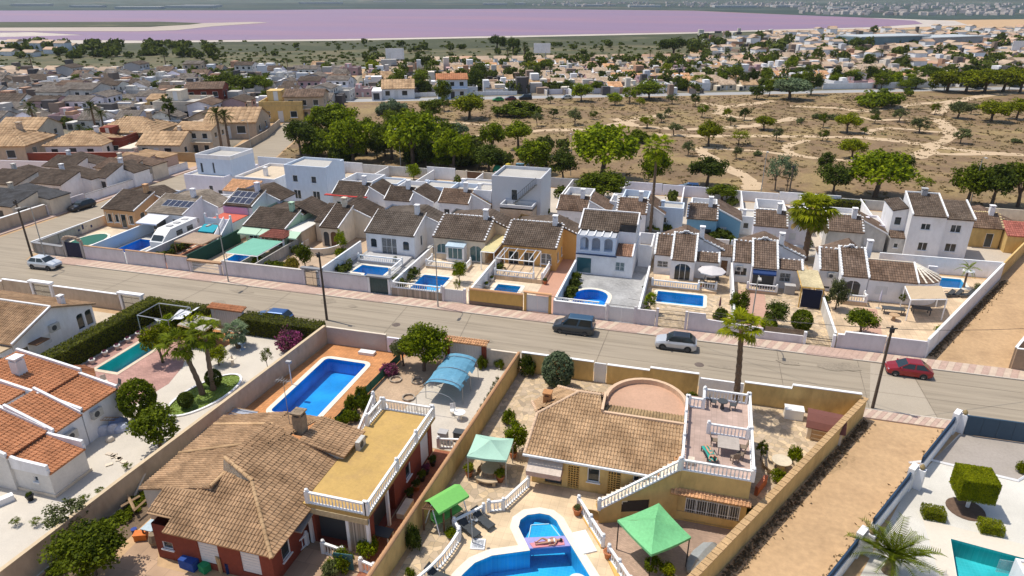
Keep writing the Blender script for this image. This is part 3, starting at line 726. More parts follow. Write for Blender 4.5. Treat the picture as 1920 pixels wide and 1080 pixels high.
# ---------------------------------------------------------------- vehicles
PAINT = {}
def paint(n,c,metal=.3):
 if n not in PAINT:
  m = mat('paint_' + n,c,rough=.28,var=.03,metal=metal,spec=.5)
  m.node_tree.nodes['Principled BSDF'].inputs['Coat Weight'].default_value = .5; PAINT[n] = m
 return PAINT[n]
TYRE = mat('tyre_rubber',(.02,.02,.02),rough=.8,var=.1); RIM = mat('alloy_rim',(.5,.5,.52),rough=.35,metal=.7,var=.05)
LAMPG = glass_mat('headlamp_glass',(.7,.72,.75),.1); TAIL = glass_mat('tail_lamp',(.3,.01,.01),.2)
CARS = {}
def car_proto(key,L,Wd,hood,belt,roof,xs,body,roofm=None,clad=None,wr=.33,rim=RIM):
 """front towards -x; xs = windscreen base, roof front, roof rear, tail of the glasshouse"""
 t = put(key,None); hw = Wd / 2; b = MB()
 x0,x1,x2,x3 = xs; f,e = -L / 2,L / 2
 # stations: x, half width, underside, shoulder height
 st = [(f,hw * .72,.34,hood * .62),(f + .12,hw * .86,.26,hood * .82),(f + .5,hw * .97,.22,hood * .95),(x0,hw,.2,belt * .985),(0,hw,.2,belt),(x3 - .25,hw,.2,belt * 1.01),(e - .22,hw * .95,.24,belt * .98),(e,hw * .84,.34,belt * .85)]
 V = []; K = 9
 for x,w,lo,hi in st:
  V += [(x,-w * .93,lo),(x,-w,lo + (hi - lo) * .35),(x,-w,lo + (hi - lo) * .72),(x,-w * .9,hi),(x,0,hi + .035),(x,w * .9,hi),(x,w,lo + (hi - lo) * .72),(x,w,lo + (hi - lo) * .35),(x,w * .93,lo)]
 F = [(i * K + j,i * K + (j + 1) % K,(i + 1) * K + (j + 1) % K,(i + 1) * K + j) for i in range(len(st) - 1) for j in range(K)]
 F += [tuple(range(K)),tuple((len(st) - 1) * K + j for j in range(K))[::-1]]; b.add(V,F)
 bw,rw = hw * .9,hw * .72; bl = belt - .01
 gh = [(x0,-bw,bl),(x1,-rw,roof),(x2,-rw,roof),(x3,-bw,bl),(x0,bw,bl),(x1,rw,roof),(x2,rw,roof),(x3,bw,bl)]
 put('body',b.data('body',body,False),t); b = MB(); b.add(gh,[(0,1,2,3),(4,7,6,5),(0,4,5,1),(3,2,6,7)]); put('cabin',b.data('cabin',roofm or body),t)
 rf = MB(); xm = (x1 + x2) / 2
 rf.add([(x1,-rw,roof),(x2,-rw,roof),(x2,rw,roof),(x1,rw,roof),(x1 + .15,-rw * .85,roof + .05),(x2 - .12,-rw * .85,roof + .05),(x2 - .12,rw * .85,roof + .05),(x1 + .15,rw * .85,roof + .05)],
   [(4,5,6,7),(0,1,5,4),(1,2,6,5),(2,3,7,6),(3,0,4,7)]); put('roof',rf.data('roof',roofm or body),t)
 def quad(name,pts,m,off=.006):
  P = [Vector(p) for p in pts]; c = sum(P,Vector()) / len(P); n = (P[1] - P[0]).cross(P[2] - P[0]).normalized()
  if n.dot(c - Vector((xm,0,.6))) < 0: n = -n; P = P[::-1]
  q = MB(); q.poly([tuple(c + (p - c) * .94 + n * off) for p in P]); put(name,q.data(name,m),t)
 lerp = lambda a,b_,s: tuple(Vector(a) * (1 - s) + Vector(b_) * s)
 quad('windscreen',[gh[0],gh[4],gh[5],gh[1]],PANE); quad('rear_window',[gh[3],gh[7],gh[6],gh[2]],PANE)
 for s in (0,4):
  a,c,d,g = gh[s],gh[s + 1],gh[s + 2],gh[s + 3]; m1,m2 = lerp(a,g,.5),lerp(c,d,.46)
  k = (c[0] - a[0]) / (g[0] - a[0])
  quad('side_window',[lerp(a,g,.06),m1,m2,lerp(c,d,.04)],PANE,.012); quad('side_window',[lerp(a,g,.53),lerp(a,g,.95),lerp(c,d,.97),lerp(c,d,.52)],PANE,.012)
  sy = -1 if s == 0 else 1
  q = MB(); q.cbox(x0 + .25,sy * (hw + .06),belt - .02,.12,.2,.14); put('mirror',q.data('mirror',body),t)
  q = MB(); q.cbox(f + .17,sy * hw * .62,hood * .66,.16,.36,.13); put('headlight',q.data('headlight',LAMPG),t)
  q = MB(); q.cbox(e - .06,sy * hw * .72,belt * .62,.12,.22,.2); put('tail_light',q.data('tail_light',TAIL),t)
  if clad:
   q = MB(); q.box(f + .7,sy * hw - .03,.2,e - .7,sy * hw + .03,.38); put('sill',q.data('sill',clad),t)
 q = MB(); q.box(f - .01,-hw * .55,.32,f + .1,hw * .55,hood * .55); put('grille',q.data('grille',DARKF),t)
 wb = L * .3
 for x in (-wb - .03,wb - .02):
  for sy in (-1,1):
   y = sy * (hw - .1); k = MB()
   for (r,yy) in ((wr,0),): pass
   n = 14; V = []
   for yy in (-.11,.11):
    for r in (wr,wr * .62):
     V += [(x + r * cos(2 * pi * j / n),y + yy,wr + r * sin(2 * pi * j / n)) for j in range(n)]
   F = []
   for j in range(n):
    q = (j + 1) % n; F += [(j,q,2 * n + q,2 * n + j),(j,n + j,n + q,q),(2 * n + j,2 * n + q,3 * n + q,3 * n + j)]
   k.add(V,F); w = put('wheel',k.data('wheel',TYRE),t)
   k = MB(); yo = y + sy * .095
   k.poly([(x + wr * .62 * cos(2 * pi * j / n),yo,wr + wr * .62 * sin(2 * pi * j / n)) for j in range(n)]); put('rim',k.data('rim',rim),w)
   k = MB();
   for j in range(5):
    a = 2 * pi * j / 5; k.poly([(x + wr * .12 * cos(a),yo + sy * .004,wr + wr * .12 * sin(a)),(x + wr * .56 * cos(a + .3),yo + sy * .004,wr + wr * .56 * sin(a + .3)),(x + wr * .56 * cos(a + .85),yo + sy * .004,wr + wr * .56 * sin(a + .85))])
   put('rim_gap',k.data('rim_gap',DARKF),w)
   # dark wheel arch
   k = MB(); k.poly([(x + wr * 1.14 * cos(pi * j / 10 - .15),sy * (hw + .006),wr + wr * 1.14 * sin(pi * j / 10 - .15)) for j in range(12)]); put('wheel_arch',k.data('wheel_arch',DARKF),t)
 return t
def car(kind,body,label,u,v,rz,roofm=None,group='parked cars',z=0.0,rim=RIM):
 sh = {'van': dict(L=4.55,Wd=1.85,hood=1.02,belt=1.12,roof=1.85,xs=(-1.35,-.55,2.05,2.2)),
   'suv': dict(L=4.2,Wd=1.85,hood=1.0,belt=1.08,roof=1.58,xs=(-1.0,-.3,1.35,1.95)),
   'hatch': dict(L=4.0,Wd=1.72,hood=.86,belt=.95,roof=1.43,xs=(-1.1,-.25,1.1,1.75)),
   'estate': dict(L=4.5,Wd=1.78,hood=.9,belt=.98,roof=1.46,xs=(-1.1,-.2,1.7,2.1))}[kind]
 key = (kind,body.name,roofm.name if roofm else '')
 cat = 'van' if kind == 'van' else 'car'
 if key not in CARS: CARS[key] = car_proto('parked_' + cat,body=body,roofm=roofm,clad=DARKF if kind in ('suv','van') else None,wr=.35 if kind == 'suv' else .31,rim=rim,**sh); t = CARS[key]
 else: t = dup(CARS[key])
 t.location = (u,v,z); t.rotation_euler = (0,0,rz); tag(t,label,cat,group); return t
# ---------------------------------------------------------------- street furniture
LAMPM = mat('galvanised_pole',(.38,.38,.36),rough=.5,var=.08,metal=.3); POLEM = mat('creosoted_pole',(.10,.075,.055),var=.25,s2=9)
def lamp(label,u,v,h=8.0,arm=(0,-1.7),z=0.12,group='street lamps'):
 t = thing('street_lamp',label,'street lamp',u,v,z,group); b = MB(); d = Vector((arm[0],arm[1],0))
 b.tube([(0,0,0),(0,0,.9),(0,0,h - .5)],[.1,.075,.06],7); p = put('pole',b.data('pole',LAMPM),t)
 b = MB(); b.tube([(0,0,h - .52),tuple(d * .12 + Vector((0,0,h - .15))),tuple(d * .4 + Vector((0,0,h))),tuple(d * .85 + Vector((0,0,h + .05)))],.045,6); put('lamp_arm',b.data('lamp_arm',LAMPM),t)
 b = MB(); a = math.atan2(d.y,d.x); b.cbox(d.x,d.y,h - .02,.75,.3,.14,a); put('lamp_head',b.data('lamp_head',CONC),t); return t
def upole(label,u,v,h=8.5,group='utility poles',bar=True):
 t = thing('utility_pole',label,'utility pole',u,v,0,group); b = MB(); b.tube([(0,0,-.1),(0,0,h)],[.15,.1],7); put('pole',b.data('pole',POLEM),t)
 b = MB(); b.cbox(0,-.16,h - .55,.35,.2,.4); put('junction_box',b.data('junction_box',BLACKM),t)
 b = MB(); b.cbox(0,.02,h - .25,.9,.07,.07); put('crossbar',b.data('crossbar',BLACKM),t); return t
def cable(label,a,b,sag=.5,group='overhead cables'):
 mb = MB(); A,B = Vector(a),Vector(b); mb.tube([tuple(A.lerp(B,i / 8) - Vector((0,0,sag * 4 * (i / 8) * (1 - i / 8)))) for i in range(9)],.02,4); single('overhead_cable',label,'cable',mb,BLACKM,group)
# ---------------------------------------------------------------- garden things
def canopy(name,label,cat,pts,ze,zp,cloth,legm,sag=.15,valance=.18,legs=True,zg=0.0,n=6):
 """four-cornered fabric roof with a raised middle on four legs"""
 cx = sum(p[0] for p in pts) / 4; cy = sum(p[1] for p in pts) / 4; t = thing(name,label,cat,cx,cy,zg)
 apex = Vector((cx,cy,zp)); K = [Vector((*p,ze)) for p in pts]; b = MB()
 for i in range(4):
  A,B = K[i],K[(i + 1) % 4]; rows = []
  for j in range(n + 1):
   s = j / n; row = []
   for k in range(n + 1):
    e = A.lerp(B,k / n) + Vector((0,0,-sag * sin(pi * k / n) * .5)); p = e.lerp(apex,s); p.z -= sag * sin(pi * s) * (1 - .4 * abs(2 * k / n - 1)) + rnd.uniform(-.012,.012); row.append(tuple(p))
   rows.append(row)
  o = len(b.v)
  for r in rows: b.v += r
  for j in range(n):
   for k in range(n): a = o + j * (n + 1) + k; b.f.append((a,a + 1,a + n + 2,a + n + 1))
 part(t,'canopy',b,cloth,smooth=True)
 if valance:
  b = MB()
  for i in range(4):
   A,B = K[i],K[(i + 1) % 4]
   for k in range(n):
    p,q = A.lerp(B,k / n),A.lerp(B,(k + 1) / n); dz = lambda s: Vector((0,0,-sag * sin(pi * s) * .5))
    p,q = p + dz(k / n),q + dz((k + 1) / n); b.poly([tuple(p),tuple(q),tuple(q - Vector((0,0,valance))),tuple(p - Vector((0,0,valance)))])
  part(t,'valance',b,cloth)
 if legs:
  for p in K:
   q = p.lerp(apex,.04); b = MB(); b.tube([(q.x,q.y,zg),(q.x,q.y,ze - .03)],.045,6); part(t,'leg',b,legm)
 return t
def parasol(label,u,v,z,h,r,cloth,group='parasols',closed=False,n=8,name='parasol'):
 t = thing(name,label,'parasol',u,v,z,group); b = MB(); b.tube([(0,0,0),(0,0,h)],.03,6); put('pole',b.data('pole',METAL),t)
 b = MB(); b.lathe([(.3,0),(.3,.08),(.06,.12)],0,0,10); put('base',b.data('base',CONC),t); b = MB()
 if closed: b.lathe([(.05,h * .38),(.13,h * .45),(.1,h * .75),(.03,h)],0,0,8)
 else:
  for i in range(n):
   a,c = 2 * pi * i / n,2 * pi * (i + 1) / n; A,B = (r * cos(a),r * sin(a),h - r * .3),(r * cos(c),r * sin(c),h - r * .3)
   b.poly([A,B,(0,0,h)]); b.poly([A,(A[0],A[1],A[2] - .14),(B[0],B[1],B[2] - .14),B])
 put('canopy',b.data('canopy',cloth),t); return t
def lounger(label,u,v,rz,z=0,fr=DARKF,cl=mat('charcoal_sling',(.05,.055,.06)),group='sun loungers',flat=False,name='sun_lounger'):
 t = thing(name,label,'sun lounger',u,v,z,group,rz); b = MB()
 b.box(-.95,-.32,.3,.45,.32,.36); put('seat',b.data('seat',cl),t); b = MB()
 if flat: b.box(.46,-.32,.3,.98,.32,.36)
 else: b.add([(.45,-.32,.31),(.95,-.32,.85),(.95,.32,.85),(.45,.32,.31),(.41,-.32,.37),(.9,-.32,.9),(.9,.32,.9),(.41,.32,.37)],[(0,1,2,3),(4,7,6,5),(0,4,5,1),(1,5,6,2),(2,6,7,3),(3,7,4,0)])
 put('backrest',b.data('backrest',cl),t)
 for x in (-.85,.4):
  for y in (-.3,.3): b = MB(); b.box(x - .03,y - .03,0,x + .03,y + .03,.3); put('leg',b.data('leg',fr),t)
 for y in (-.36,.36): b = MB(); b.box(-.2,y - .03,.52,.45,y + .03,.56); b.box(-.2,y - .025,.3,-.15,y + .025,.52); put('armrest',b.data('armrest',fr),t)
 return t
def chair(label,u,v,rz,z=0,m=DARKF,group='garden chairs',s=1.0):
 t = thing('garden_chair',label,'chair',u,v,z,group,rz); b = MB(); b.box(-.24,-.24,.42,.24,.24,.46); put('seat',b.data('seat',m),t)
 b = MB(); b.add([(.2,-.24,.46),(.32,-.24,.95),(.32,.24,.95),(.2,.24,.46),(.24,-.24,.46),(.36,-.24,.95),(.36,.24,.95),(.24,.24,.46)],[(0,1,2,3),(4,7,6,5),(0,4,5,1),(1,5,6,2),(2,6,7,3),(3,7,4,0)]); put('backrest',b.data('backrest',m),t)
 for x in (-.2,.2):
  for y in (-.2,.2): b = MB(); b.box(x - .025,y - .025,0,x + .025,y + .025,.42); put('leg',b.data('leg',m),t)
 t.scale = (s,s,s); return t
def table(label,u,v,z,sx,sy,h,m,legm=None,rz=0,round_=False,name='garden_table',group=None):
 t = thing(name,label,'table',u,v,z,group,rz); b = MB()
 if round_: b.lathe([(sx / 2,h - .06),(sx / 2,h)],0,0,18)
 else: b.box(-sx / 2,-sy / 2,h - .06,sx / 2,sy / 2,h)
 put('tabletop',b.data('tabletop',m),t)
 if round_: b = MB(); b.lathe([(sx * .22,0),(sx * .14,h * .5),(sx * .2,h - .06)],0,0,10); put('pedestal',b.data('pedestal',legm or m),t)
 else:
  for x in (-1,1):
   for y in (-1,1): b = MB(); b.box(x * sx * .43 - .04,y * sy * .42 - .04,0,x * sx * .43 + .04,y * sy * .42 + .04,h - .06); put('leg',b.data('leg',legm or m),t)
 return t
SKIN = mat('skin',(.50,.27,.17),rough=.6,var=.05); HAIR = mat('dark_hair',(.03,.018,.012),var=.1)
def person(label,u,v,z,rz,joints,radii,edges,hair,wear,wm,group=None):
 """one continuous body grown on a skeleton by the Skin modifier; hair and swimwear are children"""
 t = thing('person',label,'person',u,v,z,group,rz); me = D.meshes.new('body'); me.from_pydata(joints,edges,[]); o = put('body',me,t); me.materials.append(SKIN)
 sk = o.modifiers.new('skin','SKIN'); sk.use_smooth_shade = True
 for i,r in enumerate(radii): me.skin_vertices[0].data[i].radius = (r if isinstance(r,tuple) else (r,r))
 me.skin_vertices[0].data[0].use_root = True
 ss = o.modifiers.new('subsurf','SUBSURF'); ss.levels = 2; ss.render_levels = 2
 b = MB(); g = random.Random(2); (hx,hy,hz),r = hair
 for i in range(7):
  a0 = pi * i / 7
 b.lathe([(r * .25,-r * .95),(r * .8,-r * .6),(r,0),(r * .85,r * .55),(r * .3,r * .98)],0,0,10); b.v = [(x * 1.15 + hx,y + hy,q * .85 + hz) for x,y,q in b.v]; put('hair',b.data('hair',HAIR,True),t)
 for w in wear:
  b = MB(); (x0,x1,y,hh,zc) = w; n = 10; V = []
  for x in (x0,(x0 + x1) / 2,x1): V += [(x,y * cos(2 * pi * k / n),zc + hh * sin(2 * pi * k / n)) for k in range(n)]
  b.add(V,[(i * n + k,i * n + (k + 1) % n,(i + 1) * n + (k + 1) % n,(i + 1) * n + k) for i in range(2) for k in range(n)]); put('swimwear',b.data('swimwear',wm,True),t)
 return t
def lying(label,u,v,z,rz,prone,wm,wear2=True):
 """head towards +x, lying flat"""
 J = [(0,0,.12),(.18,0,.125),(.38,0,.13),(.55,0,.12),(.63,0,.13),(.76,0,.14),(.8,0,.15)]
 Rr = [(.15,.1),(.135,.09),(.16,.1),(.07,.06),.055,.095,.07]; E = [(i,i + 1) for i in range(6)]
 def limb(start,pts,rs):
  prev = start
  for p,r in zip(pts,rs): J.append(p); Rr.append(r); E.append((prev,len(J) - 1)); prev = len(J) - 1
  return prev
 for s in (-1,1):
  k = s == 1
  limb(0,[(-.08,s * .1,.11),(-.45,s * (.11 if not k else .16),.12 if not (k and not prone) else .3),(-.83,s * .1,.07),(-.95,s * .1,.06),(-1.0 if prone else -.95,s * .12,.05 if prone else .15)],[.085,.06,.045,.035,.03])
  ap = [(.46,s * .19,.12),(.25 if not prone else .66,s * .33,.08),(.06 if not prone else .82,s * (.26 if not prone else .2),.06),(-.02 if not prone else .9,s * (.24 if not prone else .14),.05)]
  w = limb(2,ap,[.05,.042,.033,.03])
  hx,hy,hz = J[w]
  for q in range(5):  # four fingers and a thumb
   f = (q - 2) * .018; dx = -.07 if not prone else .06; ln = (.8,1,1.05,.95,.6)[q]
   limb(w,[(hx + dx * ln * .6,hy + f * 1.4,hz),(hx + dx * ln,hy + f * 1.7,hz - .012)],[.010,.008])
 return person(label,u,v,z,rz,J,Rr,E,((.8,0,.17 if prone else .13),.115),[(-.08,.08,.165,.108,.115)] + ([(.3,.4,.172,.105,.13)] if wear2 else []),wm)
def bench_box(label,u,v,z,sx,sy,h,m,name,cat,rz=0,lid=None,group=None):
 t = thing(name,label,cat,u,v,z,group,rz); b = MB(); b.cbox(0,0,0,sx,sy,h); put('body',b.data('body',m),t); b = MB(); b.cbox(0,0,h,sx + .08,sy + .08,.07); put('lid',b.data('lid',lid or m),t); return t
def pergola(label,pts,z,m,slats=0,along=True,cover=None,posts=True,name='pergola',bw=.12,cat='pergola',bottom=0.0,coverz=.1):
 """beams over four corners (in order), posts below, slats or a sheet on top"""
 K = [Vector((*p,z)) for p in pts]; c = sum(K,Vector()) / 4; t = thing(name,label,cat,c.x,c.y,bottom)
 for i in range(4):
  b = MB(); b.tube([tuple(K[i]),tuple(K[(i + 1) % 4])],bw * .6,4); part(t,'beam',b,m)
  if posts: b = MB(); b.tube([(K[i].x,K[i].y,bottom),tuple(K[i])],bw * .6,4); part(t,'post',b,m)
 for i in range(slats):
  s = (i + .5) / slats; A,B = (K[0].lerp(K[1],s),K[3].lerp(K[2],s)) if along else (K[0].lerp(K[3],s),K[1].lerp(K[2],s)); q = Vector((0,0,bw * .9)); b = MB(); b.tube([tuple(A + q),tuple(B + q)],bw * .5,4); part(t,'slat',b,m)
 if cover:
  b = MB(); P = [p + Vector((0,0,coverz)) for p in K]; n = 7; o = 0
  for i in range(n + 1):
   for j in range(n + 1):
    p = P[0].lerp(P[1],i / n).lerp(P[3].lerp(P[2],i / n),j / n); b.v.append((p.x,p.y,p.z + rnd.uniform(-.03,.03) - .06 * sin(pi * i / n) * sin(pi * j / n)))
  b.f = [(i * (n + 1) + j,(i + 1) * (n + 1) + j,(i + 1) * (n + 1) + j + 1,i * (n + 1) + j + 1) for i in range(n) for j in range(n)]
  part(t,'cover',b,cover)
 return t
def awning(par,p0,p1,z,out,drop,m,n=(0,-1)):
 """slanting cloth blind fixed to a wall"""
 b = MB(); A,B = Vector((*p0,z)),Vector((*p1,z)); N = Vector((n[0],n[1],0)) * out - Vector((0,0,drop)); k = 5
 for i in range(k):
  a,c = A.lerp(B,i / k),A.lerp(B,(i + 1) / k); b.poly([tuple(a),tuple(c),tuple(c + N),tuple(a + N)])
 b.poly([tuple(A + N),tuple(B + N),tuple(B + N - Vector((0,0,.2))),tuple(A + N - Vector((0,0,.2)))]); return part(par,'awning',b,m)
def solar(par,org_,e,up,nx,ny,w=1.0,h=1.6,gap=.05,z=.12):
 O,E_,U = Vector(org_),Vector(e).normalized(),Vector(up).normalized(); N = E_.cross(U)
 if N.z < 0: N = -N
 for i in range(nx):
  for j in range(ny):
   a = O + E_ * i * (w + gap) + U * j * (h + gap) + N * z; b = MB()
   P = [a,a + E_ * w,a + E_ * w + U * h,a + U * h]; b.add([tuple(p) for p in P] + [tuple(p - N * .05) for p in P],[(0,1,2,3),(7,6,5,4),(0,4,5,1),(1,5,6,2),(2,6,7,3),(3,7,4,0)])
   s = part(par,'solar_panel',b,mat('panel_frame',(.55,.56,.58),rough=.4)); g = MB(); q = .04
   g.poly([tuple(p + N * .004 + (sum(P,Vector()) / 4 - p).normalized() * q * 1.5) for p in P]); part(s,'cells',g,glass_mat('solar_cells',(.012,.018,.045),.12))
# ---------------------------------------------------------------- pools first: the ground leaves room for them
TB = grid_mat('pool_mosaic_blue',(.04,.47,.80),(.08,.52,.82),.25,.25,0,.02,.05,.35)
TBD = grid_mat('pool_mosaic_deep_blue',(.02,.33,.77),(.04,.38,.78),.25,.25,0,.02,.05,.35)
TT = grid_mat('pool_mosaic_turquoise',(.06,.56,.54),(.1,.6,.58),.25,.25,0,.02,.05,.35)
TL = grid_mat('pool_mosaic_light_blue',(.05,.48,.74),(.1,.52,.76),.25,.25,0,.02,.05,.35)
def rect(u0,v0,u1,v1): return [(u0,v0),(u1,v0),(u1,v1),(u0,v1)]
pg = None
pool('blue rectangular pool beside the white motorhome',rect(-79.7,73.2,-76.0,78.6),TBD,.3)
pool('narrow teal pool below the teal awning',rect(-71.7,75.0,-69.9,79.4),TL,.25)
pool('small blue pool half under the green shade net',rect(-61.9,72.6,-59.4,77.3),TB,.3)
pool('blue pool with a notched corner in front of the large white bungalow',[(-42.9,75.2),(-41.0,75.2),(-40.7,74.2),(-38.4,74.2),(-38.3,77.8),(-42.7,77.8)],TB,.4)
pool('square blue pool behind the low stone and balustrade street wall',rounded(rect(-33.3,72.2,-29.6,76.8),.3),TB,.42,steps=None)
pool('smallest blue pool, in the yard of the ochre street wall',rounded(rect(-23.0,73.2,-20.0,76.4),.15),TL,.5)
pool('horseshoe shaped deep blue pool on grey paving',[(-12.9,72.6),(-9.1,72.6),(-9.0,76.0)] + [(-11.0 + 2.0 * cos(a),76.0 + 1.9 * sin(a)) for a in [pi * k / 10 for k in range(1,10)]] + [(-13.0,76.0)],TBD,.5)
pool('long narrow blue pool with white rim below the arched porch',rounded(rect(-3.3,76.3,2.2,79.6),.2),TB,.42)
pool('bright turquoise pool beside the round-ended white bungalow',[(28.6,90.2),(33.9,90.6),(34.1,93.8),(31.0,93.8),(28.8,93.2)],TL,.4)
pool('large rectangular dark blue pool on orange terracotta paving',rounded(rect(-34.3,43.5,-29.8,53.4),.5),TBD,.48,depthm=1.5,wl=-.16)
pool('narrow turquoise pool along the tall clipped hedge',rect(-55.0,45.4,-52.5,53.0),TT,.4,depthm=1.4,cop=mat('sand_coping',(.6,.5,.38)))
pool('turquoise pool in the white gravel garden at the lower right corner',[(17.7,34.0),(23.5,34.0),(26.0,41.2),(19.1,42.35)],TT,.05,depthm=1.3)
# the near pool: main basin and spa bay in one outline
near_pool = [(-13.2,25.0),(-1.0,25.0),(-1.6,28.2),(-3.7,32.3),(-6.55,36.2)] + [(-7.0,36.9),(-7.6,37.3),(-8.3,37.3),(-9.1,36.9),(-9.45,36.3),(-9.4,35.6)] + [(-8.1,33.7),(-10.4,32.6),(-11.3,31.7),(-11.7,30.7),(-12.2,29.0)]
pool('large two-basin pool with a spa bay below the yellow house',near_pool[::1],TB,.6,depthm=1.5,wl=-.13)
PATIO = [(-5.5,38.75),(-4.1,38.6),(1.05,40.25),(5.75,40.25),(5.3,37.9),(1.6,31.6),(-0.9,31.2),(-1.35,32.5),(-3.3,35.2)]
HOLES.append(PATIO)
P1 = [(-86.6 + 2.0 * cos(a),75.8 + 3.1 * sin(a)) for a in [2 * pi * k / 20 for k in range(20)]]
# ---------------------------------------------------------------- ground, one sheet to the horizon
GROUND = mat('dry_earth',(.46,.305,.168),var=.15,s1=.12,s2=2.2,col2=(.39,.255,.14),thr=.58)
gm = MB(); R0 = (-170,-10,70,135)
xs = [-9000,-2500,-700,R0[0],R0[2],700,2500,9000]; ys = [-600,-200,R0[1],R0[3],400,900,2600,12000]
for i in range(7):
 for j in range(7):
  if xs[i] == R0[0] and ys[j] == R0[1]: continue
  gm.poly([(xs[i],ys[j],0),(xs[i + 1],ys[j],0),(xs[i + 1],ys[j + 1],0),(xs[i],ys[j + 1],0)])
gm.tess(rect(R0[0],R0[1],R0[2],R0[3]),HOLES,0); setting('ground',gm,GROUND)
# lower patio of the yellow house
PAVP = grid_mat('pink_brick_paving',(.40,.28,.21),(.26,.19,.15),.2,.1,.5,.012,.14)
ZP = -0.8
pm = MB(); pm.tess(PATIO,[],ZP); n = len(PATIO); k = len(pm.v); pm.v += [(x,y,ZP) for x,y in PATIO] + [(x,y,0) for x,y in PATIO]
setting('lower_patio',MB() if False else pm,PAVP)
pm = MB(); pm.v = [(x,y,ZP) for x,y in PATIO] + [(x,y,.004) for x,y in PATIO]; pm.f = [(i,(i + 1) % n,n + (i + 1) % n,n + i) for i in range(n)]; setting('retaining_wall',pm,YEL)
# ---------------------------------------------------------------- streets
ROAD = mat('street_surface',(.325,.272,.205),var=.09,s1=.9,s2=3.2,stretch=(.05,1.0,1),col2=(.27,.225,.168),thr=.55)
ROAD2 = mat('old_asphalt',(.29,.26,.225),var=.09,s1=.3,s2=4)
sheet('street',[(-112,58),(120,58),(120,67.2),(-88.6,67.2),(-89.6,69),(-90.2,72),(-91.5,124),(-101.5,124),(-100.8,69),(-101.5,67.2),(-112,67.2)],.008,ROAD)
sheet('side_road',[(-101.5,124),(-91.5,124),(-91.3,131),(-104,166),(-116,206),(-144,294),(-153,293),(-126,206),(-113,166),(-101,131)],.008,ROAD)
sheet('back_street',[(-91.5,124.8),(80,124.8),(80,130.4),(-91.3,130.4)],.006,ROAD2)
c23,s23 = cos(rad(23)),sin(rad(23))
def E23(a,b): return (-118 + a * c23 - b * s23,214 + a * s23 + b * c23)
sheet('estate_road',[E23(-4,-1),E23(260,-1),E23(260,6),E23(-4,6)],.012,mat('grey_asphalt',(.32,.32,.32),var=.06))
sheet('main_road',[G(0,140),G(700,128),G(1300,117),G(1920,118),G(1920,115.5),G(1300,114.5),G(700,125),G(0,136)],.03,mat('grey_asphalt',(.3,.3,.3)))
SIDE = mat('pavement_base',(.42,.31,.26),var=.1)
KERB = mat('kerb_stone',(.5,.44,.37),var=.1)
def pavement(name,u0,u1,v0,v1,plain,kerb_side=0,stepw=.62,z=.12):
 b = MB(); b.box(u0,v0,-.05,u1,v1,z - .03); o = setting(name,b,SIDE)
 pk = mat('pink_paving',(.45,.315,.255),var=.14,s1=1.5); cr = mat('cream_paving',(.52,.41,.32),var=.12,s1=1.5); M2 = {}
 va,vb = v0 + (.16 if kerb_side == 0 else .02),v1 - (.16 if kerb_side else .02); sh = .9
 k = 0; u = u0 + .2
 while u < u1 - 1.6:
  solid = any(a <= u <= c for a,c in plain); m = pk if (solid or k % 2) else cr
  key = (m.name,)
  if key not in M2:
   q = MB(); q.prism([(0,0),(stepw - .02,0),(stepw - .02 + (0),0),],0,0) if False else q.prism([(0,0),(stepw - .02,0),(stepw - .02 + sh,vb - va),(sh,vb - va)],0,.03); M2[key] = q.data('paving_slab',m)
  put('paving_slab',M2[key],o,(u,va,z - .03)); u += stepw; k += 1
 b = MB(); kv = v0 if kerb_side == 0 else v1 - .15; s = u0
 for a,c in sorted(plain) + [(u1,u1)]:
  if a > s: b.box(s,kv - .004,-.04,a,kv + .15,z + .004)
  s = max(s,c)
 part(o,'kerb',b,KERB,kind='structure'); return o
pavement('pavement',-86.5,62,67.2,69.35,[(-84,-80),(-63.5,-58.5),(-50,-43.6),(-37.6,-34.7),(-27.8,-24.6),(-17.6,-14.6),(-8.1,-4.6),(-2.8,.6),(12.6,17)])
pavement('near_pavement',15.6,27,56.4,58.0,[],1,.42)
pavement('corner_pavement',-91.4,-89.9,70,123,[(70,70)],1) if False else None
b = MB(); b.box(-91.2,70,-.04,-89.7,124,.11); setting('side_pavement',b,SIDE)
b = MB(); b.box(-103.4,69,-.04,-101.6,124,.11); setting('far_pavement',b,SIDE)
# concrete bay across the street where the surface was relaid, and the ironwork
sheet('patched_concrete',[(16.9,58.1),(22.3,58.1),(22.0,67.1),(18.6,67.1)],.014,mat('patch_concrete',(.375,.32,.25),var=.06))
jb = MB(); g = random.Random(6)
for x in (-70,-58.5,-47,-31,-22.5,-8,9.8,16.85,22.3): q = g.uniform(-1,1); jb.poly([(x,58.05,.02),(x + .07,58.05,.02),(x + q + .07,67.1,.02),(x + q,67.1,.02)])
for v in (61.2,64.6): jb.poly([(-100,v,.017),(60,v + .2,.017),(60,v + .26,.017),(-100,v + .05,.017)])
setting('street_joints',jb,mat('joint_tar',(.2,.165,.125),var=.3))
jb = MB()
for k in range(16): x,v,a_,c_ = g.uniform(-85,25),g.uniform(58.6,66),g.uniform(.5,2.6),g.uniform(.3,.9); jb.poly([(x + a_ * cos(t) * g.uniform(.7,1.2),v + c_ * sin(t) * g.uniform(.7,1.2),.024 + k * .002) for t in [2 * pi * i / 9 for i in range(9)]])
setting('street_stains',jb,mat('oil_stain',(.27,.225,.17),var=.2))
for (px,py,lb) in ((1311,684,'round iron manhole cover in the street near the palm'),(743,609,'dark manhole cover in the street near the lamp post')):
 u,v = G(px,py); b = MB(); b.lathe([(.46,.0),(.46,.02),(.4,.026),(.05,.028)],u,v,20); single('manhole_cover',lb,'manhole cover',b,mat('cast_iron',(.13,.1,.085),var=.3),'manhole covers')
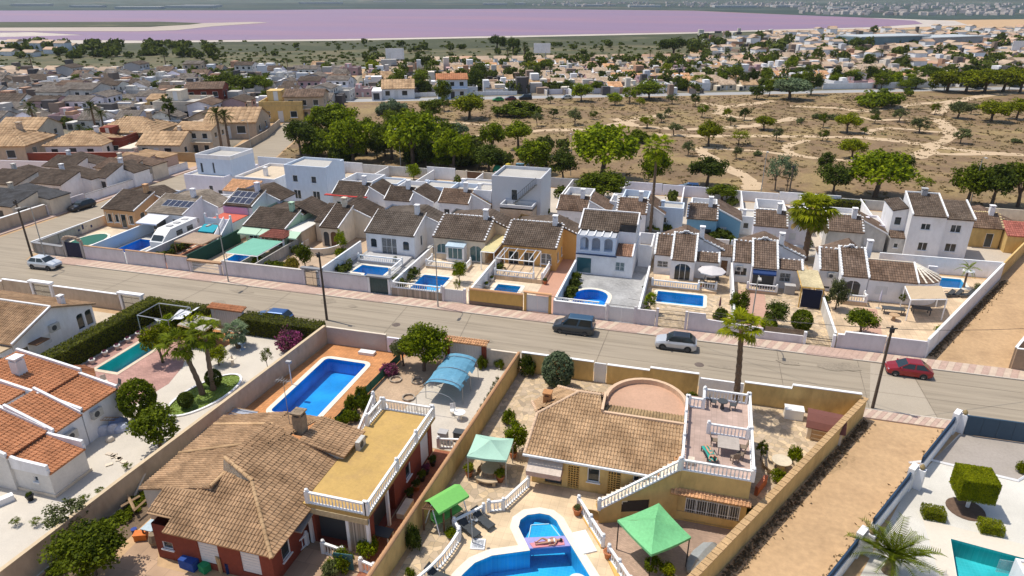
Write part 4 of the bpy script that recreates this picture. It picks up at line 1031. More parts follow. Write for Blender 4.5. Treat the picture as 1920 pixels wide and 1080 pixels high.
# ---------------------------------------------------------------- dry field, scrub, lake, far land
FIELD = mat('dry_field',(.195,.126,.066),var=.27,s1=.06,s2=1.3,col2=(.26,.185,.08),thr=.53)
sheet('dry_field',[(-91,130.6),(120,130.6),(240,215),(250,330),E23(262,-1.5),E23(-4,-1.5),(-104.5,170),(-92,134)],.004,FIELD)
PATHM = mat('bare_path',(.50,.37,.235),var=.1,s1=.3)
paths = [
 [(873,258),(930,251),(1010,245),(1130,241),(1162,231),(1200,222),(1252,214)],[(1150,222),(1172,229),(1190,236),(1280,243),(1340,241),(1407,236),(1450,229),(1493,221)],
 [(1310,192),(1357,200),(1349,206),(1347,213),(1370,219),(1413,223)],[(1357,201),(1400,196),(1452,189)],[(1225,252),(1307,255),(1403,255),(1520,256),(1613,258),(1680,264),(1747,274),(1840,287),(1920,291)],
 [(1513,263),(1487,270),(1473,277),(1477,284),(1490,291),(1527,296)],[(1303,277),(1413,283),(1527,296),(1600,302),(1696,299)],[(1710,296),(1737,287),(1747,274),(1776,262),(1784,252),(1780,243),(1773,236),(1757,222)],
 [(1757,214),(1764,206),(1772,200),(1795,190),(1840,180),(1920,173)],[(1480,199),(1573,203),(1600,207),(1616,209)],[(1616,209),(1680,203),(1703,197),(1793,189)],[(1620,251),(1640,244),(1663,240),(1773,249)],
 [(1307,278),(1320,288),(1337,301),(1364,317),(1400,335),(1412,347),(1410,357)],[(1747,289),(1800,290),(1900,289)],[(780,222),(830,229),(915,235)],[(1590,215),(1640,226),(1700,224)]]
pb = MB()
for k,pl in enumerate(paths):
 w = 1.15 if k in (5,6,11,13,14,15) else 1.7; Q = [Vector(G(x,y)) for x,y in pl]; F = []
 for i in range(len(Q) - 1):
  for j in range(4): F.append(Q[i].lerp(Q[i + 1],j / 4) + Vector((rnd.uniform(-.35,.35),rnd.uniform(-.35,.35))))
 F.append(Q[-1]); z = .02 + .004 * k; L = []
 for i,p in enumerate(F):
  d = (F[min(i + 1,len(F) - 1)] - F[max(i - 1,0)]).normalized(); s = Vector((-d.y,d.x)) * w * rnd.uniform(.7,1.35); L.append((p + s,p - s))
 o = len(pb.v)
 for a,c in L: pb.v += [(a.x,a.y,z),(c.x,c.y,z)]
 pb.f += [(o + 2 * i,o + 2 * i + 1,o + 2 * i + 3,o + 2 * i + 2) for i in range(len(L) - 1)]
setting('field_paths',pb,PATHM)
SCRUB = mat('scrubland',(.125,.105,.05),var=.24,s1=.03,s2=.5,col2=(.065,.07,.025),thr=.5)
sheet('scrubland',[G(-700,150),G(0,141),G(700,129),G(1290,118),G(1300,66),G(1000,70),G(640,80),G(0,88),G(-700,92)],.012,SCRUB)
MARSH = mat('reed_marsh',(.045,.05,.017),var=.25,s1=.012,s2=.2,col2=(.11,.10,.05),thr=.6)
sheet('reed_marsh',[G(-700,108),G(0,104),G(500,97),G(1000,88),G(1300,83),G(1450,70),G(1440,55),G(1000,63),G(640,70),G(0,76),G(-700,80)],.06,MARSH)
TOWNG = mat('town_ground',(.21,.175,.135),var=.2,s1=.03,s2=.2,col2=(.11,.105,.06),thr=.52)
sheet('town_ground',[E23(-2,6.2),E23(330,6.2),E23(420,60),G(1990,112),G(1320,112),G(690,126)],.018,TOWNG); sheet('town_ground',[G(1310,111),G(1990,111),G(2050,52),G(1810,52),G(1480,62),G(1310,72)],.09,TOWNG)
sheet('town_ground',[(-106,134),(-118,166),(-155,292),G(560,134),G(-200,142),(-260,120),(-150,112)],.014,TOWNG)
SALT = mat('salt_shore',(.47,.41,.36),var=.12,s1=.006,s2=.06)
sheet('salt_shore',[G(-700,88),G(0,85),G(300,80),G(640,76.5),G(1000,69.5),G(1300,63),G(1480,57),G(1640,54.5),G(1815,47),G(1790,39),G(1640,34),G(1000,30),G(0,40),G(-700,56)],.12,SALT)
LAKE = mat('pink_lake',(.225,.125,.2),rough=.4,var=.05,s1=.004,s2=.02,spec=.25,stretch=(.25,1,1),col2=(.28,.135,.185),thr=.55)
sheet('pink_lake',[G(-700,66),G(0,61.5),G(60,60.5),G(160,66),G(0,70),G(-700,76),G(-700,79),G(0,75),G(150,75.5),G(300,76.5),G(640,73.5),G(1000,66.5),G(1300,60.5),G(1440,56),G(1640,51),G(1730,45),G(1715,39),G(1610,33),G(1440,26.5),G(1300,20.5),G(1000,17),G(640,17.5),G(470,19.5),G(0,20),G(-700,25)],.25,LAKE)
b = MB(); SPIT = mat('sand_spit',(.40,.335,.28),var=.12,s1=.006)
sheet('sand_spit',[G(-700,63),G(0,59),G(260,59.5),G(330,57.5),G(400,50),G(505,43),G(470,41.6),G(380,44),G(280,51.5),G(0,52.5),G(-700,57)],.4,SPIT)
sheet('scrub_spit',[G(-700,56),G(0,52.5),G(280,51),G(355,47),G(380,44),G(300,41.5),G(0,42),G(-700,45)],.55,MARSH)
PLAIN = mat('far_plain',(.026,.045,.036),var=.45,s1=.0022,s2=.02,stretch=(.5,1,1),col2=(.11,.095,.07),thr=.62)
sheet('far_plain',[(-9000,1500),G(-700,25),G(0,20.2),G(470,19.5),G(640,17.4),G(1000,16.8),G(1300,20),G(1440,26),G(1640,34),G(1740,38),G(1920,36),(1500,1500),(6000,3000),(6000,9500),(-9000,9500)],.06,PLAIN)
hb = MB(); g = random.Random(4)
for (d0,hh,n) in ((3300,26,60),(4300,70,60),(5600,150,70)):
 o = len(hb.v); A = [rad(-38 + 100 * i / n) for i in range(n + 1)]; f = [g.uniform(.5,1) for _ in range(n + 1)]
 for i,a in enumerate(A):
  ff = (f[i] + f[max(0,i - 1)] + f[min(n,i + 1)] + .7 * sin(i * .5 + d0)) / 3.6;
  for r,q in ((-700,-3),(-250,.6 * ff * hh),(0,ff * hh),(500,-3)): hb.v.append((-sin(a) * (d0 + r),cos(a) * (d0 + r),q))
 for i in range(n):
  for j in range(3): hb.f.append((o + i * 4 + j,o + i * 4 + j + 1,o + (i + 1) * 4 + j + 1,o + (i + 1) * 4 + j))
ho = setting('hills',hb,mat('far_hills',(.055,.075,.06),var=.3,s1=.004,s2=.02,col2=(.12,.11,.085),thr=.63))
ho.data.polygons.foreach_set('use_smooth',[True] * len(ho.data.polygons))
# ================================================================ the row of villas across the street
BEIGET = grid_mat('beige_terrace_tiles',(.56,.42,.28),(.42,.32,.22),.6,.6,0,.02,.1)
CREAMT = grid_mat('cream_terrace_tiles',(.64,.52,.38),(.5,.4,.3),.5,.5,0,.02,.07)
GREYT = grid_mat('grey_paving_setts',(.36,.355,.35),(.25,.25,.25),.3,.2,.5,.02,.14)
PINKT = mat('pink_concrete',(.47,.285,.215),var=.1,col2=(.42,.26,.2))
REDT = grid_mat('red_terrace_tiles',(.38,.17,.105),(.3,.16,.11),.4,.4,0,.02,.12)
CRAZY = stone_mat('crazy_paving',(.56,.42,.26),(.46,.36,.26),(.36,.29,.2),2.1)
GRAVEL = mat('tan_gravel',(.42,.31,.215),var=.2,s2=14)
PB = [-90.0,-80.4,-71.2,-64.4,-54.6,-44.8,-34.9,-24.6,-14.3,-4.8,5.4,15.5]
floors = [CREAMT,GREYT,REDT,BEIGET,GRAVEL,GREYT,CREAMT,CREAMT,GREYT,CRAZY,CRAZY,BEIGET]
for i,m in enumerate(floors):
 if i < 11: o = rect(PB[i] + .1,69.5,PB[i + 1] - .1,96.5)
 else: o = [(15.6,69.5),(24.0,69.5),(38.6,94.6),(15.6,94.6)]
 sheet('yard_paving',o,.012,m)
sheet('yard_paving',[(-90,97.5),(39.5,97.5),(54,123.6),(-90.5,123.6)],.012,mat('back_yard_paving',(.46,.4,.33),var=.12,s1=.2))
sheet('terrace_paving',rect(-17.6,69.6,-14.5,95),.02,mat('salmon_drive',(.47,.26,.18),var=.08))
sheet('terrace_paving',[(6.2,70.2),(9.4,70.2),(9.4,82.6),(6.2,82.6)],.02,PINKT)
sheet('terrace_paving',[(18.7,70.2),(20.6,70.2),(21.8,81),(19.8,81)],.02,PINKT)
# --- street walls, one thing each
LW = mat('lavender_wall',(.66,.62,.635),var=.08,s1=.8,stretch=VS,col2=(.56,.52,.52),thr=.6); CAPG = mat('grey_slab_cap',(.24,.24,.25),var=.1); CAPB = mat('brick_cap',(.42,.25,.14),var=.2)
BLOCKW = grid_mat('grey_block_wall',(.40,.38,.35),(.25,.24,.22),.4,.2,.5,.012,.1)
YW = 69.62
gwall('low grey block wall with flat slabs on the corner plot',[(-84.3,YW),(-89.7,YW + .3),(-90.0,78)],1.5,BLOCKW,cap=CAPG,capw=.2)
gwall('street wall with an orange edge between the navy gate and the blue pool',[(-80.6,YW),(-74.0,YW)],2.0,LW,cap=CAPB)
gwall('lavender street wall with brick cap in front of the motorhome',[(-73.6,YW),(-67.4,YW)],2.05,LW,cap=CAPB)
gwall('short lavender street wall with brick cap below the teal pool',[(-67.1,YW),(-63.8,YW)],2.05,LW,cap=CAPB)
gwall('long plain lavender street wall below the green net',[(-58.4,YW),(-46.7,YW)],2.05,LW,cap=mat('pale_cap',(.6,.55,.5)))
gwall('white street wall with dark slab cap in front of the notched pool',[(-44.0,YW),(-37.7,YW)],2.15,LW,cap=CAPG)
gwall('low rubble stone street wall carrying a white balustrade',[(-34.5,YW),(-28.0,YW)],1.1,STONEW,z0=0)
balustrade('white balustrade on the low rubble stone street wall',[(-34.5,YW),(-28.0,YW)],1.1,.75,.3,joined=True)
t = gwall('ochre street wall with a crest of broken roof tiles',[(-24.5,YW),(-18.0,YW)],2.0,OCHRE)
caps(t,(-24.5,YW,2.02),(-18.0,YW,2.02),ROOF_LT,.2,'coping_tiles',.3)
b = MB(); b.box(-24.5,YW - .14,0,-18.0,YW - .1,.55); part(t,'stone_base',b,mat('brown_stone_base',(.2,.14,.1),var=.2))
gwall('lavender street wall with white rail below the horseshoe pool',[(-14.4,YW),(-8.4,YW)],1.75,LW,cap=FRAME)
balustrade('low white railing on the wall below the horseshoe pool',[(-14.3,YW + .25),(-9.2,YW + .25)],1.6,.5,.3,joined=True,posts=False)
gwall('short street wall holding a planter beside the grey paved yard',[(-5.2,YW),(-2.9,YW)],1.9,LW)
gwall('lavender street wall right of the arched iron gate',[(.6,YW),(2.4,YW),(2.5,YW),(8.4,YW)],[2.2,2.2,1.6,1.3],LW)
gwall('low street wall with bamboo screen right of the palm crown',[(8.4,YW),(12.4,YW)],.95,LW)
b = MB(); g = random.Random(3)
for i in range(64): x = 8.6 + i * .06; b.box(x,YW + .12,.9,x + .045,YW + .16,1.5 + g.uniform(-.06,.06))
single('bamboo_screen','brown bamboo screen on the low wall behind the palm','screen',b,mat('bamboo',(.28,.2,.13),var=.3))
gwall('white street wall with stepped top left of the red car',[(15.7,YW),(16.3,YW),(16.35,YW),(20.2,YW)],[1.6,1.6,1.95,1.95],LW,cap=FRAME,caph=.04)
gwall('white gate wall behind the red car',[(20.3,YW),(23.9,YW)],1.9,LW)
# --- gates
def gate(label,u0,u1,h,m,kind='solid',posts=LW,v=YW,lintel=None,z=0,pw=.28,arch=False):
 t = thing('gate',label,'gate',(u0 + u1) / 2,v,0)
 for u in (u0,u1):
  b = MB(); b.box(u - pw / 2,v - .16,0,u + pw / 2,v + .16,h + (.25 if not lintel else .1)); part(t,'gate_post',b,posts)
 a,c = u0 + pw / 2,u1 - pw / 2; mid = (a + c) / 2
 for l,r in ((a,mid - .01),(mid + .01,c)):
  b = MB()
  if kind == 'solid':
   b.box(l,v - .03,.08,r,v + .03,h); k = int((r - l) / .25)
   for i in range(k): x = l + (i + .5) * (r - l) / k; b.box(x - .03,v - .05,.12,x + .03,v - .03,h - .05)
  else:
   for x in np.arange(l,r,.13): b.box(x,v - .012,.1,x + .03,v + .012,h - (0 if not arch else .5 * abs((x - mid) / (c - a))))
   for zz in (.1,h * .5,h - .35): b.box(l,v - .02,zz,r,v + .02,zz + .05)
  part(t,'gate_leaf',b,m)
 if lintel: b = MB(); b.box(u0 - .25,v - .3,h + .1,u1 + .25,v + .3,h + .3); part(t,'lintel',b,lintel)
 return t
NAVY = mat('navy_gate_paint',(.012,.02,.06),rough=.5,var=.1)
t = gate('navy blue gate under an arch of old bricks at the corner',-83.9,-80.9,2.3,NAVY,posts=CONC)
b = MB(); A = [(-82.4 + 1.7 * cos(a),2.0 + 1.0 * sin(a)) for a in [pi - pi * i / 10 for i in range(11)]]
for i in range(10):
 (x0,z0),(x1,z1) = A[i],A[i + 1]; b.obox((0,YW,0),(1,0),(0,-1),min(x0,x1),max(x0,x1) - .02,min(z0,z1),max(z0,z1) + .22,-.15,.15)
part(t,'arch_bricks',b,mat('old_bricks',(.4,.3,.22),var=.2),kind='stuff')
gate('white balustraded gate below the green shade net',-63.4,-58.8,1.5,FRAME,'bars',lintel=CAPB)
gate('open doorway under a grey slab lintel in the street wall',-46.5,-44.1,2.2,BLACKM,'bars',lintel=CAPG)
gate('dark two-leaf gate with glass panels',-37.5,-34.8,2.1,mat('gate_glass',(.05,.09,.09),rough=.2),lintel=CAPG,posts=FRAME)
gate('plain white sliding gate left of the ochre wall',-27.8,-25.1,1.7,SHUT)
t = gate('white slatted garage gate under a crest of tiles beside the ochre wall',-17.7,-14.8,2.1,SHUT,posts=OCHRE); caps(t,(-17.9,YW,2.4),(-14.6,YW,2.4),ROOF_LT,.2,'coping_tiles',.3)
gate('white panelled double gate behind the dark van',-8.2,-5.1,1.85,SHUT)
gate('black wrought iron gate with an arched top behind the white car',-2.7,.4,2.0,BLACKM,'bars',arch=True)
gate('low open iron gate left of the stepped white wall',12.6,15.4,1.2,BLACKM,'bars',posts=WHITE)
# --- walls between the yards
SW = {}
names = ['planter wall with blue mosaic spots along the side road','pale blue wall between the green pool and the blue pool','white block wall right of the motorhome','dark green screened fence left of the shaded pool',
   'grey block wall right of the green net','white wall left of the notched pool','white wall with glass top left of the square pool','white wall right of the square pool yard','pale blue wall left of the horseshoe pool',
   'white wall right of the grey paved yard','white wall with blue tube rail right of the long pool','white wall left of the round-ended bungalow yard']
hts = [1.6,1.7,1.7,2.0,1.5,1.9,1.3,1.7,1.75,1.5,1.9,1.6]
WBLK = grid_mat('white_block_wall',(.62,.6,.59),(.4,.39,.38),.4,.2,.5,.012,.05)
GRN = mat('green_screen',(.015,.07,.05),var=.15); PBL = mat('pale_blue_wall',(.48,.55,.62),var=.04)
sm = [CREAMW,PBL,WBLK,GRN,BLOCKW,WHITE,WHITE,WHITE,PBL,WHITE,WHITE,OLDW]
ends = [97,82.2,82,81.5,86,81.8,84,84,83,84,90,84]
for i in range(12): gwall(names[i],[(PB[i],YW + .15),(PB[i],ends[i])],hts[i],sm[i],.18,cap=FRAME if i not in (3,4) else None,capw=.03,caph=.05)
b = MB()
for k in range(9): x = YW + 4 + k * .75 + rnd.uniform(-.2,.2); b.box(-89.89,x,.5 + rnd.uniform(0,.7),-89.86,x + .3,.85 + rnd.uniform(0,.6))
single('wall_mosaic','blue mosaic shapes on the planter wall by the side road','wall ornament',b,mat('dark_blue_tile',(.03,.04,.12)))
gwall('long white wall behind the round-ended bungalow and its pool',[(24.4,95.2),(38.9,95.5)],2.2,WHITE,cap=FRAME,capw=.02)
gwall('tall white alley wall that runs back from the red car',[(24.0,YW),(39.0,95.5)],2.1,WHITE,cap=FRAME,capw=.03)
gwall('ochre continuation of the alley wall beside the yellow house',[(39.0,95.6),(53.5,120.5)],2.1,YEL)
gwall('brown rendered corner wall at the right edge of the street',[(31.6,69.4),(62,69.4)],2.3,mat('brown_render',(.36,.255,.17),var=.1),cap=FRAME,capw=.02)
gwall('brown rendered alley wall at the right edge',[(31.6,69.6),(49,98)],2.3,MATS['brown_render'],cap=FRAME,capw=.02)
gwall('low white wall with dark gaps along the far side of the side road',[(-103.2,92),(-103.2,118)],1.5,WHITE,cap=CAPG)
gwall('grey wall with white coping along the near end of the side road',[(-103.2,60),(-103.2,84)],2.0,BEIGEW,cap=FRAME,capw=.12)
gwall('beige wall section behind the black parked car',[(-103.2,84.2),(-103.2,91.8)],1.8,LW)
# --- front row houses
def fopen(w,lst): return lst
t = villa('villa','peach corner bungalow with white window surrounds and dark tiled roof',-89.3,-83.4,82.2,87,3.0,4.75,PEACH,ROOF_DK,S=[(.5,.8,.8,1.4,'win'),(1.9,.9,.7,1.3,'arch_win'),(3.0,.1,1.0,2.2,'glass'),(4.6,.8,.8,1.4,'win')],E=[(1.0,.9,1.0,1.5,'arch_win')],ru=2.4)
b = MB()
for x in (-88.95,-87.6,-86.5,-84.9): b.box(x - .1,82.12,.6,x + .1,82.19,2.4)
t.add('window_surround',b,CREAMW,kind='stuff'); t.done()
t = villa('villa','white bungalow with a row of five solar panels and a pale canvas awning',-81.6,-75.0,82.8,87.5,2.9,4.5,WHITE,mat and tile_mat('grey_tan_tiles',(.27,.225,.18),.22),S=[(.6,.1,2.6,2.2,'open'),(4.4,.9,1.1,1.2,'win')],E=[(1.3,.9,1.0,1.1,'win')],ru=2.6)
solar(t.r,(-80.0,84.3,3.5),(1,0,0),(0,4.7,1.6),5,1,.98,1.7); aircon(t.r,-75.0,85.2,.9,'E'); t.done()
awning(t.r,(-81.0,82.6),(-77.2,82.6),2.75,3.0,.55,mat('pale_grey_canvas',(.62,.63,.68),var=.03))
t = villa('villa','lilac trimmed house with solar panels above a red-floored roof terrace',-69.4,-64.6,85.6,89.5,4.2,5.7,LAV,ROOF_DK,ru=2.2,rd=4.5)
solar(t.r,(-69.2,85.9,4.4),(1,0,0),(0,3.9,1.5),4,2,.98,1.5)
LILAC = mat('lilac_plaster',(.55,.38,.56),var=.05)
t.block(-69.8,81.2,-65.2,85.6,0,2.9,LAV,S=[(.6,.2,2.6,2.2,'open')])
f = MB(); f.box(-69.7,81.3,2.85,-65.3,85.5,2.95); t.add('roof_terrace',f,mat('red_terrace_floor',(.5,.11,.07),var=.1))
for x in (-69.7,-67.6,-65.4):
 p = MB(); p.box(x - .13,81.22,2.9,x + .13,81.46,4.1); t.add('terrace_post',p,WHITE)
p = MB(); p.box(-69.8,81.24,2.9,-65.2,81.36,3.45); t.add('parapet',p,LAV); p = MB(); p.box(-69.6,85.36,2.95,-65.3,85.58,4.0); t.add('lilac_wall',p,LILAC)
awning(t.r,(-69.9,81.1),(-67.3,81.1),2.5,1.6,.6,mat('teal_canvas',(.02,.30,.38),var=.06))
for k in range(14):
 p = MB(); p.box(-66.4,77.0 + k * .32,.0,-65.5,77.32 + k * .32,.21 * (k + 1)); t.add('step',p,WHITE)
for x in (-66.5,-65.4):
 p = MB(); p.prism([(x - .07,76.9),(x + .07,76.9),(x + .07,81.3),(x - .07,81.3)],0,[.6,.6,3.8,3.8]); t.add('stair_parapet',p,WHITE)
t.done()
t = villa('villa','pale green bungalow with green awnings and a wide dark roof',-63.1,-56.3,81.2,85.6,2.8,4.3,GREENW,ROOF_DK,S=[(.5,.9,1.5,1.1,'win'),(2.3,.9,1.5,1.1,'win'),(4.3,.1,1.8,2.1,'glass')],ru=.2,rd=4.8)
GC = mat('pale_green_canvas',(.42,.58,.44),var=.03)
for a,c in ((-63.2,-60.0),(-59.9,-56.6),(-56.2,-53.6)): awning(t.r,(a,81.0),(c,81.0),2.7,1.5,.5,GC)
tiled(t.r,[(-53.4,86.0,3.3),(-53.4,91.0,3.3),(-57.5,91,5.0),(-57.5,86,5.0)],ROOF_DK,.28,.42,simple=True)
f = MB(); f.box(-56.2,81.2,2.5,-53.8,90,2.62); t.add('flat_roof',f,mat('pale_sheet_roof',(.62,.6,.56),var=.06)); t.block(-56.1,81.4,-53.9,90,0,2.5,BEIGEW)
t.done()
t = villa('villa','cream cottage with arched porch openings and curved front terrace',-51.7,-48.9,83.1,88,3.0,4.9,CREAMW,ROOF_DK,S=[(.3,.1,.9,2.2,'arch_open'),(1.45,.1,1.1,2.3,'arch_door')],E=[(.5,.1,1.0,2.2,'arch_open')],ru=2.6,rd=5)
t.block(-53.7,85.0,-51.75,89.5,0,(3.0,3.0,4.5,4.5),CREAMW); tiled(t.r,[(-53.8,84.8,3.05),(-51.8,84.8,3.05),(-51.8,89.5,4.6),(-53.8,89.5,4.6)],ROOF_DK,.28,.42,simple=True)
t.done()
gwall('curved low white terrace wall before the cream cottage',[(-53.9,83.0)] + [(-51.2 + 2.9 * cos(a),82.6 + 3.2 * sin(a)) for a in [pi + .25 + (pi - .3) * k / 8 for k in range(9)]],.95,CREAMW,.16,cap=WHITE,capw=.02,caph=.05)
t = villa('villa','large white bungalow with grey-brown roof and a grilled veranda door',-44.1,-36.8,82.2,86.8,3.2,5.1,WHITE,tile_mat('grey_brown_tiles',(.125,.10,.08),.22),S=[(.6,1.0,1.0,1.35,'arch_win'),(2.3,.1,2.3,2.5,'grille'),(5.5,1.0,1.0,1.35,'arch_win')],E=[(2.2,1.0,.7,1.5,'win')],ru=2.0); t.done()
balustrade('white balustrade between the large white bungalow and its pool',[(-43.6,78.7),(-37.2,78.7),(-37.2,74.8)],.35,.8,.3,joined=True)
b = MB(); b.box(-43.7,78.6,0,-37.1,82.1,.35); single('raised_terrace','raised terrace in front of the large white bungalow','terrace',b,GREYW)
t = villa('villa','cream bungalow with a glazed white porch and white edged roof',-34.2,-26.8,82.9,87.5,3.2,5.0,CREAMW,ROOF_MD if False else tile_mat('umber_tiles',(.125,.093,.07),.28),S=[(.4,.9,1.9,1.4,'arch_glass'),(5.2,.1,1.8,2.3,'arch_glass')],E=[(1,.9,.8,1.2,'win')],style='scallop',pn=PANE_T)
t.block(-31.9,81.6,-29.4,82.9,0,2.5,WHITE,S=[(.2,.7,2.1,1.6,'win')],W=[(.1,.7,1.1,1.6,'win')],cap=True,pn=PANE_T); awning(t.r,(-32.0,82.75),(-29.3,82.75),2.75,1.3,.2,mat('blue_white_canvas',(.42,.52,.6))); t.done()
b = MB(); b.box(-34.0,79.2,0,-28.2,81.5,.3); single('raised_terrace','low cream terrace in front of the glazed porch','terrace',b,CREAMT)
balustrade('white balustrade round the terrace of the glazed porch',[(-33.9,81.4),(-33.9,79.3),(-28.4,79.3),(-28.4,81.4)],.3,.75,.3,joined=True)
pergola('yellowed plastic roof over the side passage left of the orange house',[(-26.6,80.5),(-24.8,80.5),(-24.8,91),(-26.6,91)],2.6,FRAME,cover=mat('yellow_plastic_sheet',(.55,.48,.25),var=.12),name='passage_roof',cat='canopy')
t = villa('villa','bright orange bungalow with white pergola and white edged roof',-24.2,-16.9,82.6,87.4,3.2,5.0,ORANGEW,MATS['umber_tiles'],S=[(.8,.1,1.4,2.2,'glass'),(2.9,.1,1.4,2.2,'glass'),(5.2,.9,1.5,1.5,'arch_grille')],E=[(1,.9,.9,1.3,'win'),(3.4,.9,.8,1.3,'win')],style='scallop',ru=1.8); t.done()
b = MB(); b.box(-24.0,77.9,0,-17.6,82.5,.55); single('raised_terrace','raised tiled terrace of the orange bungalow','terrace',b,BEIGET)
pergola('white open pergola with dark beams on the orange bungalow',[(-23.9,78.4),(-18.9,78.4),(-18.9,82.4),(-23.9,82.4)],2.75,FRAME,slats=4,along=True,bottom=.55)
balustrade('white balustrade round the terrace of the orange bungalow',[(-23.9,78.05),(-18.8,78.05)],.55,.75,.3,joined=True)
balustrade('white balustrade up the right side of the orange bungalow terrace',[(-17.7,78.05),(-17.7,82.2)],.55,.75,.3,joined=True)
# two-storey white house with arches
h = House('villa','white two-storey house with three arched balcony openings','house',-10.5,82.8)
h.block(-14.3,82.8,-6.9,92.5,0,(5.3,2.9,5.3,5.3),LBLUE)
h = h
h.w.clear(); h.ops.clear()
h.block(-14.3,82.8,-6.9,93,0,2.9,WHITE,S=[(.1,.1,2.0,2.2,'pane'),(5.2,.9,1.2,1.2,'grille')],cap=True,pn=PANE_T)
h.block(-14.3,82.85,-9.2,85.3,2.9,5.3,LBLUE,S=[(.5,3.3,1.1,1.8,'arch_open'),(2.0,3.3,1.1,1.8,'arch_open'),(3.6,3.3,1.1,1.8,'arch_open')],W=[(.5,3.3,1.3,1.7,'arch_open')],pn=mat('balcony_back',(.5,.5,.53)),rev=1.1)
h.block(-14.3,85.3,-7.0,91.5,2.9,(5.4,5.4,5.4,5.4),WHITE)
h.w[WHITE.name][0].poly([(-7.0,85.3,5.4),(-7.0,91.5,5.4),(-7.0,88.4,7.0)]); h.w[WHITE.name][0].poly([(-14.3,91.5,5.4),(-14.3,85.3,5.4),(-14.3,88.4,7.0)])
tiled(h.r,[(-14.4,85.0,5.4),(-9.25,85.0,5.4),(-9.25,86.4,6.1),(-6.9,86.4,6.1),(-6.9,88.4,7.1),(-14.4,88.4,7.1)],MATS['umber_tiles'],.28,.42,simple=True)
tiled(h.r,[(-6.9,91.8,5.3),(-14.4,91.8,5.3),(-14.4,88.4,7.1),(-6.9,88.4,7.1)],MATS['umber_tiles'],.4,.6,simple=True)
verge(h.r,(-14.4,88.4,7.1),(-6.9,88.4,7.1),WHITE,.2,.14); verge(h.r,(-14.38,85,5.45),(-14.38,88.4,7.12),WHITE,.18,.14); verge(h.r,(-6.92,86.3,6.1),(-6.92,88.4,7.12),WHITE,.18,.14)
tiled(h.r,[(-9.1,82.8,2.95),(-7.0,82.8,2.95),(-7.0,85.2,3.8),(-9.1,85.2,3.8)],tile_mat('rust_tiles',(.3,.17,.11),.3),.28,.42,simple=True)
for k in range(5):
 b = MB(); b.box(-14.2 + k * 1.02,82.9,5.28,-14.05 + k * 1.02,85.3,5.42); h.add('roof_beam',b,FRAME)
b = MB(); b.box(-14.2,83.0,5.2,-9.3,85.2,5.25); h.add('glass_roof',b,glass_mat('frosted_roof_glass',(.5,.52,.55),.3))
b = MB(); b.box(-14.3,82.66,2.72,-9.0,82.78,2.9); h.add('awning_box',b,mat('navy_strip',(.03,.06,.14))); verge(h.r,(-7.0,82.8,2.95),(-7.0,85.2,3.85),WHITE,.18,.14)
h.done()
gwall('white curved service wall right of the two-storey arched house',[(-6.6,87.5),(-5.0,87.5),(-5.0,93)],3.0,WHITE)
# three smaller bungalows with a raised middle roof
def trio(label,u,S1,S2,S3,rm,wm=WHITE,bargem=FRAME,sc=1.0,right=2.9):
 h = House('villa',label,'house',u,83.5)
 a,b_,c,d = u - 4.3 * sc,u - 2.1 * sc,u + .85 * sc,u + (.85 + right) * sc
 h.block(a,85.3,b_,88.2,0,(2.7,2.7,4.5,4.5),wm,S=S1); h.block(b_,83.4,c,88.2,0,(2.9,2.9,4.8,4.8),wm,S=S2,E=[]); h.block(c,84.6,d,86.4,0,(2.6,2.6,3.2,3.2),wm,S=S3)
 tiled(h.r,[(a,85.1,2.75),(b_ - .1,85.1,2.75),(b_ - .1,88.2,4.6),(a,88.2,4.6)],rm,.28,.42,simple=True); tiled(h.r,[(b_ + .05,83.2,2.95),(c - .1,83.2,2.95),(c - .1,88.2,4.95),(b_ + .05,88.2,4.95)],rm,.28,.42,simple=True)
 tiled(h.r,[(c + .1,84.4,2.65),(d,84.4,2.65),(d,86.3,3.3),(c + .1,86.3,3.3)],rm,.28,.42,simple=True)
 for x,y0,y1,z0,z1 in ((a,85.1,88.2,2.8,4.7),(b_,83.2,88.2,3.0,5.05),(c,83.2,88.2,3.0,5.05),(d,84.4,86.3,2.7,3.4)): verge(h.r,(x,y0,z0),(x,y1,z1),bargem,.22,.1); scallop(h.r,(x,y0,z0 + .1),(x,y1,z1 + .1),bargem)
 for x0,x1,y,z in ((a,b_,88.2,4.62),(b_,c,88.2,5.0),(c,d,86.3,3.3)): scallop(h.r,(x0,y,z),(x1,y,z),bargem)
 # rear block
 ux = (b_ + c) / 2; h.block(a + .2,88.2,d + .6,91,0,(3.6,3.0,3.0,3.6),wm)
 h.w[wm.name][0].poly([(a + .2,88.21,3.4),(d + .6,88.21,2.9),(ux,88.21,5.15)])
 tiled(h.r,[(d + .8,88.1,3.0),(d + .8,91,3.0),(ux,91,5.25),(ux,88.1,5.25)],rm,.28,.42,simple=True); tiled(h.r,[(a,91,3.6),(a,88.1,3.6),(ux,88.1,5.25),(ux,91,5.25)],rm,.4,.6,simple=True)
 for p,q in (((a,88.1,3.7),(ux,88.1,5.32)),((ux,88.1,5.32),(d + .7,88.1,3.1))): verge(h.r,p,q,bargem,.2,.1); scallop(h.r,(p[0],p[1],p[2] + .1),(q[0],q[1],q[2] + .1),bargem)
 chimney(h,c + .5,88.3,3.5,6.1,wm,.6); return h
UM = tile_mat('red_brown_tiles',(.165,.115,.085),.3)
h = trio('white bungalow with arched glazed porch and scalloped white roof edges behind the long pool',-.05,[(.4,1.0,1.4,.9,'grille')],[(.5,.1,2.0,2.4,'arch_glass')],[(.6,.9,1.0,1.1,'win')],UM); h.done()
h = trio('white bungalow with a rolled navy awning over its porch',9.75,[(.3,.9,1.5,1.1,'win')],[(.2,.1,2.5,2.4,'open')],[(.5,.9,1.3,1.2,'grille')],UM,right=3.0)
